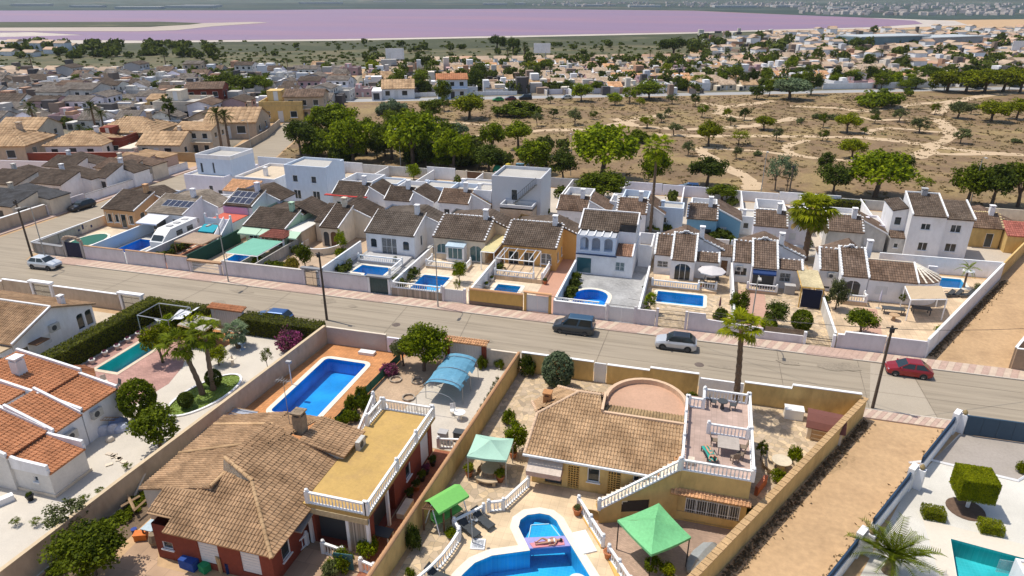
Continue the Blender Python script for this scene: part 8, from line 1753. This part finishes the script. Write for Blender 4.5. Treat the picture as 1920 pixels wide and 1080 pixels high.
for r in sorted(ft,key=lambda r: int(r[2])):
 k,c,x,y,w,hp = r[0],r[1],*map(int,r[2:]); base = k.rstrip('0123456789'); area = 'left grove by the side road' if x < 720 else 'grove above the grey cube house' if x < 1070 else 'middle of the dry field' if x < 1450 else 'right part of the dry field'
 key = (c,base,area); i = cnt.get(key,0); cnt[key] = i + 1; u,v = G(x,y); d = depth(x,y)
 lb = '%s %s in the %s, %s from the left' % (KN[c],SZ[base],area,ordinal(i))
 nm = 'shrub' if base in ('low','bush') else 'tree'; tree(k,c,u,v,w * d / FPX * 1.18,hp * d / (FPX * .93),lb,'trees of the dry field',nm,nm)
# dry tufts and scrub scattered over the field: nobody could count them
g = np.random.default_rng(8); N_ = 6500; uu = g.uniform(-95,130,N_); vv = 131 + (g.uniform(0,1,N_) ** .8) * 150; ok = vv < 214 + (uu + 118) * .42 - 3; uu,vv = uu[ok],vv[ok]
Q = []
for s in range(7):
 a = g.uniform(0,6.28,len(uu)); r = g.uniform(.08,.3,len(uu)); hgt = g.uniform(.05,.28,len(uu)); p = np.stack([uu + g.normal(size=len(uu)) * .3,vv + g.normal(size=len(uu)) * .3,np.zeros(len(uu))],1)
 d = np.stack([np.cos(a),np.sin(a),0 * a],1) * r[:,None]; t = np.stack([g.normal(size=len(uu)) * .15,g.normal(size=len(uu)) * .15,hgt],1); Q.append(np.stack([p - d,p + d,p + d * .7 + t,p - d * .7 + t],1))
V = np.concatenate(Q).reshape(-1,3); o = put('dry_tufts',quads('dry_tufts',V,len(V) // 4,LF['dry'])); tag(o,'dry grass tufts all over the field','dry grass',kind='stuff')
sel = g.random(len(uu)) < .012; uu,vv = uu[sel],vv[sel]; Q = []
for s in range(14):
 p = np.stack([uu + g.normal(size=len(uu)) * .45,vv + g.normal(size=len(uu)) * .45,g.uniform(.1,.7,len(uu))],1); nn = g.normal(size=(len(uu),3)); t = np.cross(nn,g.normal(size=(len(uu),3))); t /= np.linalg.norm(t,axis=1)[:,None]; b_ = np.cross(nn,t); b_ /= np.linalg.norm(b_,axis=1)[:,None]; Q.append(np.stack([p - t * .22,p - b_ * .18,p + t * .22,p + b_ * .18],1))
V = np.concatenate(Q).reshape(-1,3); o = put('low_scrub',quads('low_scrub',V,len(V) // 4,LF['olive'])); tag(o,'low grey scrub bushes dotted over the field','scrub',kind='stuff')
# ================================================================ houses beyond
FARW = [WHITE,CREAMW,OLDW,LAV,mat('pink_plaster',(.5,.33,.33)),mat('tan_plaster',(.45,.33,.22)),LBLUE]
FH = {}
def far_proto(kind,wm,rm):
 """small house with walls, tiled or flat roof, windows, door and chimney; copied with its parts"""
 key = (kind,wm.name,rm.name)
 if key in FH: return FH[key]
 if kind in ('bungalow','terrace'):
  W_,Dp,ze,zr = (8.5,8,2.8,4.6) if kind == 'bungalow' else (7.0,9,3.0,4.9)
  h = House('estate_house',None,'house',0,0); h.block(-W_ / 2,-Dp / 2,W_ / 2,Dp / 2,0,ze,wm,S=[(.8,.9,1.3,1.3,'pane'),(3.2,.05,1.0,2.1,'shut'),(5.2,.9,1.5,1.3,'pane')],E=[(1.5,1,1.1,1.1,'pane'),(5,1,1.1,1.1,'pane')],W=[(2.5,1,1.1,1.1,'pane')])
  for sx in (-1,1): h.w[wm.name][0].poly([(sx * W_ / 2,-sx * Dp / 2,ze),(sx * W_ / 2,sx * Dp / 2,ze),(sx * W_ / 2,0,zr)])
  for sg in (-1,1): tiled(h.r,[(-sg * (-W_ / 2 - .2),sg * (Dp / 2 + .3),ze - .1),(-sg * (W_ / 2 + .2),sg * (Dp / 2 + .3),ze - .1),(-sg * (W_ / 2 + .2),0,zr + .05),(-sg * (-W_ / 2 - .2),0,zr + .05)],rm,.8,.9,.09,simple=True)
  chimney(h,W_ / 4,.8,ze + .6,zr + .9,wm,.6); h.block(-W_ / 2 - 2.6,-Dp / 2 - 2,-W_ / 2 - .02,Dp / 2 - 2,0,2.4,wm,S=[(.4,.2,1.6,1.7,'open')],cap=True)
 elif kind == 'hip':
  h = House('estate_house',None,'house',0,0); W_,Dp,ze,zr = 11,9,2.9,4.9; h.block(-W_ / 2,-Dp / 2,W_ / 2,Dp / 2,0,ze,wm,S=[(1,.9,1.4,1.3,'pane'),(4.6,.1,1.4,2.2,'open'),(8,.9,1.4,1.3,'pane')],E=[(2,1,1.2,1.2,'pane'),(5.5,1,1.2,1.2,'pane')])
  a,c = W_ / 2 + .4,Dp / 2 + .4; R1,R2 = (-1.5,0,zr),(1.5,0,zr); K = [(-a,-c,ze - .1),(a,-c,ze - .1),(a,c,ze - .1),(-a,c,ze - .1)]
  for pl in ([K[0],K[1],R2,R1],[K[1],K[2],R2],[K[2],K[3],R1,R2],[K[3],K[0],R1]): tiled(h.r,pl,rm,.5,.6,.08,simple=True)
  chimney(h,2.4,.9,3.6,5.7,wm,.7)
 elif kind == 'cube':
  h = House('estate_house',None,'house',0,0); h.block(-4,-4.5,4,4.5,0,3.1,wm,S=[(.7,.9,1.2,1.2,'pane'),(3.3,.05,1.0,2.1,'shut'),(5.6,.9,1.3,1.2,'pane')],E=[(2,1,1.2,1.1,'pane'),(5.5,1,1.2,1.1,'pane')]); h.flat(-4,-4.5,4,4.5,3.15,.7,wm,rm); h.block(-3.6,.6,-.8,3.8,3.16,5.2,wm,S=[(1.2,3.3,.9,1.8,'shut')],cap=True)
  b = MB(); b.cbox(2.6,2.8,3.16,1.0,.8,.8); h.add('water_tank',b,CONC)
 elif kind == 'two':
  h = House('estate_house',None,'house',0,0); h.block(-4.5,-4,4.5,4,0,5.8,wm,S=[(.8,.9,1.3,1.3,'pane'),(3.9,.05,1.2,2.1,'open'),(6.6,.9,1.3,1.3,'pane'),(.8,3.7,1.3,1.3,'pane'),(3.8,3.7,1.3,1.3,'pane'),(6.6,3.7,1.3,1.3,'pane')],E=[(1.5,3.7,1.2,1.2,'pane'),(5,3.7,1.2,1.2,'pane'),(3,.9,1.2,1.2,'pane')])
  for sg in (-1,1): tiled(h.r,[(sg * 4.8,sg * 4.4,5.7),(-sg * 4.8,sg * 4.4,5.7),(-sg * 4.8,0,7.0),(sg * 4.8,0,7.0)],rm,.6,.7,.08,simple=True)
  for sx in (-1,1): h.w[wm.name][0].poly([(sx * 4.5,-sx * 4,5.8),(sx * 4.5,sx * 4,5.8),(sx * 4.5,0,6.95)])
  b = MB(); b.box(-4.5,-5.2,2.9,4.5,-4.02,3.05); h.add('balcony',b,wm)
 FH[key] = h.done(); FH[key]['proto'] = 1; return FH[key]
PL = []
ROOFN = {ROOF_TAN.name: 'tan roofed',ROOF_OR.name: 'orange roofed',ROOF_LT.name: 'apricot roofed',ROOF_DK.name: 'dark roofed',ROOF_MD.name: 'brown roofed',CONC.name: 'flat roofed',ROOF_TAN2.name: 'tan roofed',GREYW.name: 'grey flat roofed'}
WN = {GREYW.name: 'grey',WHITE.name: 'white',CREAMW.name: 'cream',OLDW.name: 'weathered white',LAV.name: 'lavender','pink_plaster': 'pink','tan_plaster': 'tan',LBLUE.name: 'pale blue',YEL.name: 'yellow',REDW.name: 'dark red',BEIGEW.name: 'beige','brick_wall': 'brick',OCHRE.name: 'ochre'}
KD = {'bungalow': 'bungalow','terrace': 'terrace house','hip': 'hipped villa','cube': 'cube house','two': 'two-storey house'}
def PX1(u,v):
 x = u * cos(YAW) + v * sin(YAW); y = -u * sin(YAW) + v * cos(YAW); d = y * cos(PITCH) + H * sin(PITCH); return 960 + FPX * x / d,540 - FPX * (y * sin(PITCH) - H * cos(PITCH)) / d
def far(kind,u,v,rz,wm,rm,area,s=1.0): PL.append((kind,u,v,rz,wm,rm,area,s))
g = random.Random(21)
a23 = rad(23)
# estate in the middle, rows parallel to its road
PAL = mat and tile_mat('pale_tan_tiles',(.45,.34,.245),.25,(.75,.7,.66)); ROOFN[PAL.name] = 'pale roofed'
for j in range(10):
 for i in range(28):
  a,b_ = 6 + i * 9.0 + g.uniform(-1.2,1.2),14 + j * 13.5 + g.uniform(-1.5,1.5)
  if j == 0 and i in (2,3,6,7,8,9) or g.random() < .14: continue
  if j < 10: u,v = E23(a,b_); k = g.choice(('terrace','terrace','bungalow','cube')); far(k,u,v,a23 + (pi if g.random() < .2 else 0),g.choice((WHITE,CREAMW,WHITE,FARW[4],CREAMW,WHITE)),CONC if k == 'cube' else g.choice((PAL,PAL,ROOF_TAN,PAL,ROOF_LT)),'middle estate',.74)
far('two',*G(848,182),a23,LBLUE,ROOF_OR,'estate front row',1.15); far('bungalow',*G(748,182),a23,WHITE,ROOF_TAN,'estate front row',1.3); far('hip',*G(724,160),a23,CREAMW,ROOF_TAN,'estate second row',1.1); far('hip',*G(1330,165),a23,CREAMW,PAL,'estate front row',1.0)
# town to the left of the side road
GB = tile_mat('grey_brown_far_tiles',(.17,.145,.125),.3); ROOFN[GB.name] = 'grey-brown roofed'
for (x,y,k,wm,rm,s,r) in ((18,296,'hip',BEIGEW,ROOF_TAN,1.35,20),(62,262,'bungalow',CREAMW,ROOF_TAN,1.2,15),(165,290,'hip',WHITE,ROOF_TAN,1.1,18),(222,282,'cube',REDW,CONC,1.0,15),(262,268,'hip',BEIGEW,ROOF_TAN,1.3,12),(322,290,'bungalow',CREAMW,ROOF_TAN,1.15,12),(385,282,'two',CREAMW,ROOF_TAN,.95,10),(450,252,'bungalow',BEIGEW,ROOF_TAN,1.5,18),
 (318,216,'two',YEL,ROOF_TAN,.9,15),(352,222,'cube',CREAMW,CONC,1.5,15),(395,205,'two',REDW,GREYW and ROOF_MD,1.2,25),(540,222,'cube',YEL,CONC,1.5,20),(580,222,'two',BEIGEW,ROOF_MD,1.2,20),(170,204,'two',OLDW,GB,1.15,12),(120,206,'two',OLDW,GB,1.05,12),(30,210,'bungalow',WHITE,ROOF_DK,1.2,12)): far(k,*G(x,y),rad(r),wm,rm,'left town',s)
occ = [(p[1],p[2]) for p in PL]
for j in range(12):
 for i in range(27):
  x = -40 + i * 25 + g.uniform(-7,7) + j * 5; y = 236 - j * 8.6 + g.uniform(-2,2)
  if x > 655 - j * 4 + (0 if j < 6 else 60) or (x > 380 and x < 520 and 150 < y < 215) or (y > 225 and x > 430): continue
  u,v = G(x,y)
  if min((u - a) ** 2 + (v - b_) ** 2 for a,b_ in occ) < 62: continue
  occ.append((u,v)); far(g.choice(('bungalow','terrace','two','terrace','terrace','cube')),u,v,rad(g.choice((12,14,102))),g.choice((WHITE,OLDW,OLDW,GREYW,FARW[4],LAV,BEIGEW)),g.choice((GB,GB,ROOF_MD,GB,ROOF_DK)),'left town',.88)
# right estate up to the lake
for j in range(19):
 n = 36; y = 158 - 7.0 * j + (j * j) * .07
 for i in range(n):
  x = 1320 + (1960 - 1320) / n * (i + .5 + (j % 2) * .5) + g.uniform(-9,9); yy = y + g.uniform(-1.5,1.5) + (x - 1320) * .004
  if j > 9 and x < 1300 + (j - 9) * 22 or yy < 57 + (1700 - x) * .02: continue
  if x > 1720 and yy > 138: continue
  if 1320 < x < 1490 and 88 < yy < 116 and g.random() < .8: continue
  u,v = G(x,yy)
  if min((u - a) ** 2 + (v - b_) ** 2 for a,b_ in occ) < 62: continue
  if g.random() < .16: continue
  occ.append((u,v)); far(g.choice(('bungalow','terrace','hip','terrace','two') if yy > 90 else ('terrace','two','bungalow','cube')),u,v,a23 + rad(g.choice((0,0,90))),g.choice((WHITE,WHITE,CREAMW,LBLUE,FARW[4])),g.choice((PAL,PAL,ROOF_TAN,ROOF_LT,PAL,ROOF_OR)),'right estate',.8)
for (x,y) in ((8,95),(30,92),(55,92),(75,95),(95,93),(120,95),(20,104),(60,106),(100,100),(135,92),(470,136),(600,132),(628,138)): far(g.choice(('two','cube','terrace')),*G(x,y),rad(12),WHITE if x < 400 else CREAMW,ROOF_TAN,'houses by the marsh',.85)
PL2 = []
for p in PL: PL2.append((p[0],p[1],p[2],p[3],p[4],(CONC if p[0] == 'cube' else ROOF_TAN if p[5] in (CONC,GREYW) else p[5]),p[6],p[7]))
PL2.sort(key=lambda p: math.hypot(p[1],p[2])); REST = PL2[285:]; PL2 = PL2[:285]
PL2.sort(key=lambda p: -(math.atan2(p[2],p[1]))); cn = {}
for kind,u,v,rz,wm,rm,area,s in PL2:
 pr = far_proto(kind,wm,rm); a = 'in the ' + area if area[0] != 'h' else 'by the marsh'
 st = '%s %s %s %s' % (WN[wm.name],ROOFN[rm.name],KD[kind],a); i = cn.get(st,0); cn[st] = i + 1
 dup(pr,(u,v,0),rz,(st if i else st) + ', %s from left' % ordinal(i),'houses of the far estates',s)
for p in FH.values(): purge(p)
wb,rb = MB(),MB()
for kind,u,v,rz,wm,rm,area,s in REST:
 c_,q_ = cos(rz),sin(rz); X = lambda x,y,z: (u + (x * c_ - y * q_) * s,v + (x * q_ + y * c_) * s,z * s); z1 = 5.6 if kind == 'two' else 2.9
 wb.cbox(u,v,0,8.4 * s,8 * s,z1 * s,rz); rb.add([X(-4.5,-4.3,z1 + .02),X(4.5,-4.3,z1 + .02),X(4.5,4.3,z1 + .02),X(-4.5,4.3,z1 + .02),X(-4.5,0,z1 + 1.6),X(4.5,0,z1 + 1.6)],[(0,1,5,4),(2,3,4,5),(1,2,5),(3,0,4)])
o = put('estate_houses',wb.data('estate_houses',WHITE)); tag(o,'further white houses with pale tan roofs between the estates and the lake','houses',kind='stuff'); r = put('roofs',rb.data('roofs',mat('far_roofs',(.43,.32,.23),var=.3,s1=.02,s2=.06,col2=(.5,.27,.16),thr=.62)),o); r['kind'] = 'stuff'
# sheds, yard walls and water tanks between the far houses, too many and small to tell apart
im = D.materials.new('mixed_render'); im.use_nodes = True; N_0 = im.node_tree.nodes; gq = N_0.new('ShaderNodeNewGeometry'); rp = N_0.new('ShaderNodeValToRGB'); rp.color_ramp.interpolation = 'CONSTANT'
for i,c in enumerate(((.75,.74,.74),(.5,.47,.44),(.16,.13,.11),(.66,.6,.52),(.28,.2,.15),(.7,.7,.72),(.09,.08,.08),(.42,.24,.15))):
 e = rp.color_ramp.elements[i] if i < 2 else rp.color_ramp.elements.new(i / 8); e.position = i / 8; e.color = (*c,1)
im.node_tree.links.new(gq.outputs['Random Per Island'],rp.inputs[0]); im.node_tree.links.new(rp.outputs[0],N_0['Principled BSDF'].inputs[0]); N_0['Principled BSDF'].inputs['Roughness'].default_value = .85
b = MB(); g2 = random.Random(77)
def scat(n,fx):
 for _ in range(n):
  x,y,r = fx(); u,v = G(x,y); k = g2.random()
  if k < .45: b.cbox(u,v,0,g2.uniform(5,11),.25,g2.uniform(1.4,2.2),r + (pi / 2 if g2.random() < .5 else 0))
  else: b.cbox(u,v,0,g2.uniform(1.6,4.5),g2.uniform(1.6,4.5),g2.uniform(1.8,3.6) * (1.6 if k > .9 else 1),r)
def f1():
 while 1:
  x,y = g2.uniform(-20,640),g2.uniform(133,236)
  if (x < 660 - (236 - y) * .3) and not (430 < x and y > 205) and not (505 < x < 620 and y > 165): return x,y,rad(13)
scat(900,f1); scat(420,lambda: (g2.uniform(695,1320),128 + 50 * g2.random(),a23)); scat(620,lambda: (g2.uniform(1310,1930),60 + 92 * g2.random(),a23))
o = put('sheds_and_yard_walls',b.data('sheds_and_yard_walls',im)); tag(o,'sheds, yard walls and low annexes crowded between the far houses','sheds',kind='stuff')
# walled block left of the side road
def lhouse(lb,u0,u1,v0,v1,ze,zr,wm,rm,S=(),E=()):
 h = House('villa',lb,'house',(u0 + u1) / 2,v0); h.block(u0,v0,u1,v1,0,(ze,ze,zr,zr),wm,S=S,E=E); tiled(h.r,[(u0 - .2,v0 - .3,ze),(u1 + .2,v0 - .3,ze),(u1 + .2,v1,zr + .08),(u0 - .2,v1,zr + .08)],rm,.3,.45,simple=True)
 zr -= .3; h.block(u0 + 1,v1,u1 + 2,v1 + 4,0,(zr - .4,ze,ze,zr - .4),wm); tiled(h.r,[(u1 + 2.2,v1 - .1,ze),(u1 + 2.2,v1 + 4.2,ze),(u0 + 1.2,v1 + 4.2,zr + .2),(u0 + 1.2,v1 - .1,zr + .2)],rm,.3,.45,simple=True); chimney(h,u0 + 2,v1 + .5,zr - .5,zr + 1.3,wm,.6); h.done()
o_ = [(1,.9,.8,1.2,'shut'),(4.5,.8,1.5,1.4,'open')]
lhouse('white house with dark roof and black window behind the side road wall',-114.5,-108,92,96.5,2.9,4.3,WHITE,ROOF_DK,o_); lhouse('white house with a roof notch right of the black windowed one',-107.5,-104.6,98.5,103,2.8,4.4,WHITE,ROOF_DK,[(1,.3,1.6,1.8,'open')]); lhouse('cream house with pale roof panels beside the side road',-112.5,-104.8,104,108,3,4.0,CREAMW,ROOF_MD,[(1,.9,1,1,'open')],[(1,.9,1,1,'open')]); lhouse('grey roofed cream house near the street corner',-112.5,-104.5,79.5,84.5,2.8,4.0,CREAMW,tile_mat('slate_tiles',(.075,.075,.08),.2),[(1.2,.1,1.4,2.1,'arch_open'),(4.5,.9,1.4,1.1,'open')],[(1,.9,1.6,1.1,'open')]); lhouse('low white house with grey roof at the left edge of the walled block',-124,-116,90,95,2.8,4.1,OLDW,ROOF_DK,o_); lhouse('low white house deeper in the walled block',-124,-117,103,107,2.8,4.1,WHITE,ROOF_DK,o_); lhouse('pinkish flat house at the back of the walled block',-116,-109,112,116,2.6,3.2,mat('pinkish_wall',(.5,.4,.33)),ROOF_TAN,o_)
gwall('maroon wall with cream panels on the far side of the walled block',[(-150,110.5),(-112,122.5)],2.2,REDW,cap=mat('rose_cap',(.4,.25,.22)),capw=.12); gwall('white wall at the left of the walled block',[(-150,104),(-121,109)],2.4,LAV); gwall('ochre wall along the upper side road',[(-101.8,132),(-107,152),(-113.5,168)],1.8,BEIGEW); gwall('brown wall at the end of the walled block',[(-112,123.5),(-102,124.5)],2.0,mat('ochre_brown',(.4,.28,.15))); gwall('white estate wall along the grey road',[E23(70,9),E23(120,9)],1.8,LAV); gwall('long white estate wall at the right',[E23(178,9),E23(232,9)],2.2,WHITE); gwall('white wall strip left of the estate road',[E23(20,9),E23(60,9)],1.4,WHITE)
for i,(x0,x1,y,hgt) in enumerate(((1010 + 600,1740,92,5),(1742,1840,90,4))):
 a,b_ = G(x0,y),G(x1,y - 4); A_,B_ = Vector(a),Vector(b_); n = Vector((-(B_ - A_).y,(B_ - A_).x)).normalized() * 22; hh = thing('commercial_building',['long blue-grey supermarket building in the right estate','pale long hall right of the supermarket'][i],'building',*((A_ + B_) / 2)); b = MB(); b.prism([tuple(A_),tuple(B_),tuple(B_ + n),tuple(A_ + n)],0,hgt + 2); part(hh,'wall',b,[mat('blue_grey_cladding',(.16,.24,.28)),GREYW][i]); b = MB(); b.prism([tuple(A_ - n * .03),tuple(B_ - n * .03),tuple(B_ + n * 1.02),tuple(A_ + n * 1.02)],hgt + 2,hgt + 2.6); part(hh,'roof',b,mat('pale_sheet',(.4,.43,.45)))
bb_ = [(1016,104,'white billboard'),(743,118,'white billboard'),(1907,100,'billboard')]
for i,(x,y,lb) in enumerate(((1016,108,'white billboard beside the main road palms'),(742,121,'white billboard left of the bushes on the main road'),(1908 - 1,102,'pale billboard at the right end of the main road'))):
 u,v = G(x,y + 6); t = thing('billboard',lb,'billboard',u,v,0,'billboards'); b = MB(); b.cbox(0,0,4,9,.4,5,.25); put('panel',b.data('panel',WHITE),t); b = MB(); b.cbox(-2,.3,0,.4,.4,4.2); b.cbox(2,.3,0,.4,.4,4.2); put('supports',b.data('supports',METAL),t)
# ---------------------------------------------------------------- trees among the houses
g = random.Random(33); L2 = []
def ft2(k,c,x,y,w,h,area): L2.append((k,c,x,y,w,h,area))
for x,y,w,h in ((425,182,70,44),(455,180,60,40),(485,180,50,38),(435,198,55,38),(445,208,42,26),(495,176,40,34)): ft2('wide%d' % g.choice((1,2,3)),'mid',x,y,w,h,'leafy square in the left town')
for x,y,c in ((890,172,'dark'),(900,160,'dark'),(750,172,'mid'),(830,195,'mid'),(790,175,'mid'),(1520,178,'dark')): ft2('round%d' % g.choice((1,2,3)),c,x,y,40,46,'middle estate')
for i in range(130): x = g.uniform(690,1330); ft2(g.choice(('round1','wide2','bush1','round2')),g.choice(('mid','dark','mid','yel')),x,g.uniform(122,178),g.uniform(14,36),g.uniform(12,28),'middle estate')
for i in range(190): x = g.uniform(1290,1920); y = 58 + 112 * g.random() ** .7; s = (y + 20) / 180; ft2(g.choice(('round1','wide2','round3','wide1','bush2')),g.choice(('mid','dark','dark','mid','bright')),x,y,g.uniform(14,46) * s,g.uniform(14,36) * s,'right estate') if y > 72 or x > 1500 else None
for i in range(130): x = g.uniform(-10,640); y = g.uniform(136,284); ft2(g.choice(('round1','wide2','bush3','bush1')),g.choice(('mid','dark','bright','dark','blue')),x,y,g.uniform(14,34),g.uniform(12,26),'left town') if (x < 420 or y < 200) and not (500 < x < 640 and y > 160) else None
for i in range(55): x = g.uniform(-10,400); y = 86 + g.uniform(0,24) ; ft2(g.choice(('wide1','bush2','round2','low1')),g.choice(('mid','dark','mid')),x,y,g.uniform(14,34),g.uniform(8,18),'marsh edge on the left')
for i in range(40): x = g.uniform(400,1300); y = g.uniform(84,116); ft2(g.choice(('round1','bush2','wide1')),g.choice(('mid','dark','dark')),x,y,g.uniform(8,18),g.uniform(7,14),'scrubland before the lake')
for x,y,w,h in ((1262,104,62,34),(932,92,40,26),(962,100,30,30),(795,97,18,18),(845,97,16,16),(1052,122,34,22),(1096,122,30,18),(850,122,28,14),(1172,124,22,20),(1604,96,36,26)): ft2('wide%d' % g.choice((1,2)),'dark',x,y,w,h,'edge of the main road')
for k,c,x,y,w,h,lb in (('conifer1','dark',322,240,30,62,'tall narrow conifer beside the cream block in the left town'),('cypress1','dark',1690,132,14,26,'dark cypress in the right estate')): tree(k,c,*G(x,y),w * depth(x,y) / FPX,h * depth(x,y) / FPX,lb)
for i in range(34):
 x = g.uniform(585,905); y = g.uniform(250,318) if x < 840 else g.uniform(285,322); ft2(g.choice(('wide1','wide2','round1','bush1')),g.choice(('mid','dark','bright','mid')),x,y,g.uniform(34,70),g.uniform(26,56),'grove by the side road')
for i in range(60):
 x = g.uniform(60,1500); v_ = g.uniform(71,82) if g.random() < .45 else g.uniform(97,122); u_ = G(x,470)[0] * 1.0; k_ = min(range(12),key=lambda q: abs(PB[q] - u_)); x2 = PX1(PB[k_] + .8,v_); ft2(g.choice(('bush1','round2','bush3','olive1')),g.choice(('mid','bright','dark')),x2[0],x2[1],g.uniform(12,26),g.uniform(9,22),'yards of the villa row')
L2.sort(key=lambda r: -r[4] * r[5]); SM = L2[135:]; L2 = L2[:135]; SM += [('','',g.uniform(380,1310),78 + 42 * g.random(),g.uniform(3,9),g.uniform(1,2.6),'') for _ in range(420)] + [('','',g.uniform(-10,700),100 + 36 * g.random(),g.uniform(3,9),g.uniform(1.2,3),'') for _ in range(200)] + [('','',g.uniform(860,1080),g.uniform(280,322),g.uniform(24,50),g.uniform(18,36),'') for _ in range(12)]; g_ = np.random.default_rng(17); VV = []
for k,c,x,y,w,h,area in SM:
 u,v = G(x,y); d = depth(x,y); R_ = w * d / FPX / 2; hh = h * d / FPX; m_ = 16 if not k and y < 140 else 70 if y < 120 else 130 if k else 400; s_ = g_.normal(size=(m_,3)); s_ /= np.linalg.norm(s_,axis=1)[:,None]; s_ *= g_.uniform(.6,1.05,m_)[:,None] * (1 + .25 * np.sin(s_[:,:1] * 5 + x) * np.cos(s_[:,1:2] * 4 + y))
 p = np.array([u,v,hh * .58]) + s_ * np.array([R_,R_,hh * .45]); nn = s_ + g_.normal(size=(m_,3)) * .5; t = np.cross(nn,g_.normal(size=(m_,3))); t /= np.linalg.norm(t,axis=1)[:,None]; b_ = np.cross(nn,t); b_ /= np.linalg.norm(b_,axis=1)[:,None]; q = R_ * {16: .6,70: .34,130: .26,400: .17}[m_]; VV.append(np.stack([p - t * q,p - b_ * q * .8,p + t * q,p + b_ * q * .8],1))
V = np.concatenate(VV).reshape(-1,3); o = put('far_trees',quads('far_trees',V,len(V) // 4,leaf_mat('far_leaves',(.03,.05,.008),(.14,.165,.025)))); tag(o,'further small trees and bushes between the houses and towards the lake','trees',kind='stuff')
L2.sort(key=lambda r: r[2]); cn = {}
for k,c,x,y,w,h,area in L2:
 base = k.rstrip('0123456789'); key = (c,base,area); i = cn.get(key,0); cn[key] = i + 1; u,v = G(x,y); d = depth(x,y); nm = 'shrub' if base in ('low','bush') else 'tree'
 tree(k,c,u,v,w * d / FPX,h * d / FPX,'%s %s at the %s, %s from the left' % (KN[c],SZ[base],area,ordinal(i)),'trees among the far houses',nm,nm)
PP = [(983,120,36),(952,125,32),(1160,118,22),(1218,116,20),(1480,138,30),(1535,142,34),(1455,118,20),(1365,130,20),(1005,152,26),(1032,150,24),(1070,140,20),(780,130,14),(818,138,20),(392,140,24),(72,258,60),(66,240,24),(186,268,70),(200,262,50),(157,274,26),(298,268,30),(418,290,80),(432,288,74),(64,140,34),(540,132,20),(1650,118,22),(1510,122,24),(1555,118,20),(1700,128,20),(312,128,26),(1760,100,18),(1590,130,20)]
PROT = {}
for i,(x,y,h) in enumerate(sorted(PP)):
 u,v = G(x,y); d = depth(x,y); hm = h * d / FPX * 1.05; lb = 'palm tree among the far houses, %s from the left' % ordinal(i)
 if 'p' not in PROT: PROT['p'] = palm('feather',u,v,8,lb,2.6,26,.25,'dark',joined=True,group='palms among the far houses'); t = PROT['p']
 else: t = dup(PROT['p'],None,None,lb)
 t.location = (u,v,0); s = max(.55,hm / 9); t.scale = (s ** .6,s ** .6,s)
# far shore: greenhouses and a far town that reads as one mass
b = MB(); g = random.Random(5)
for i in range(520):
 x = g.uniform(1290,1920) if g.random() < .8 else g.uniform(1000,1300); y = g.uniform(6,30) if x > 1500 else g.uniform(4,16); y += (x - 1900) * .004
 u,v = G(x,y); s = g.uniform(4,9); b.cbox(u,v,0,s * 1.4,s,g.uniform(3,6),g.uniform(0,3))
o = put('far_town',b.data('far_town',mat('far_white',(.62,.54,.5),var=.2,s1=.01))); tag(o,'hazy white town across the lake','far town',kind='stuff')
for i,(x0,x1,y) in enumerate(((215,300,17.0),(310,400,15.0),(340,410,13.2),(130,190,14.0),(905,950,9.2),(965,985,8.6),(960,1020,2.2),(1340,1420,14),(1450,1500,13.5),(1180,1240,13.8),(1560,1600,18),(1080,1130,12),(20,90,11),(560,640,7),(700,760,5))):
 a,c = G(x0,y),G(x1,y); b = MB(); A_,B_ = Vector(a),Vector(c); n = Vector((-(B_ - A_).y,(B_ - A_).x)).normalized() * 26; b.prism([tuple(A_),tuple(B_),tuple(B_ + n),tuple(A_ + n)],0,5); single('greenhouse','long pale greenhouse across the lake, %s in the row' % ORD[i],'greenhouse',b,mat('greenhouse_sheet',(.5,.5,.5)),'greenhouses across the lake')
# ================================================================ summer haze: one closed box of thin pale air round the whole place
b = MB(); b.box(-9100,-700,-2.8,9100,12100,165); hz = put('haze',b.data('haze')); hz['kind'] = 'stuff'; hz['label'] = 'thin pale summer haze over the whole view'
m = D.materials.new('haze_air'); m.use_nodes = True; n = m.node_tree; n.nodes.remove(n.nodes['Principled BSDF']); pv = n.nodes.new('ShaderNodeVolumePrincipled')
pv.inputs['Color'].default_value = (.80,.88,1.0,1); pv.inputs['Density'].default_value = .00006; pv.inputs['Anisotropy'].default_value = .3
n.links.new(pv.outputs[0],n.nodes['Material Output'].inputs['Volume']); hz.data.materials.append(m); hz.display_type = 'WIRE'
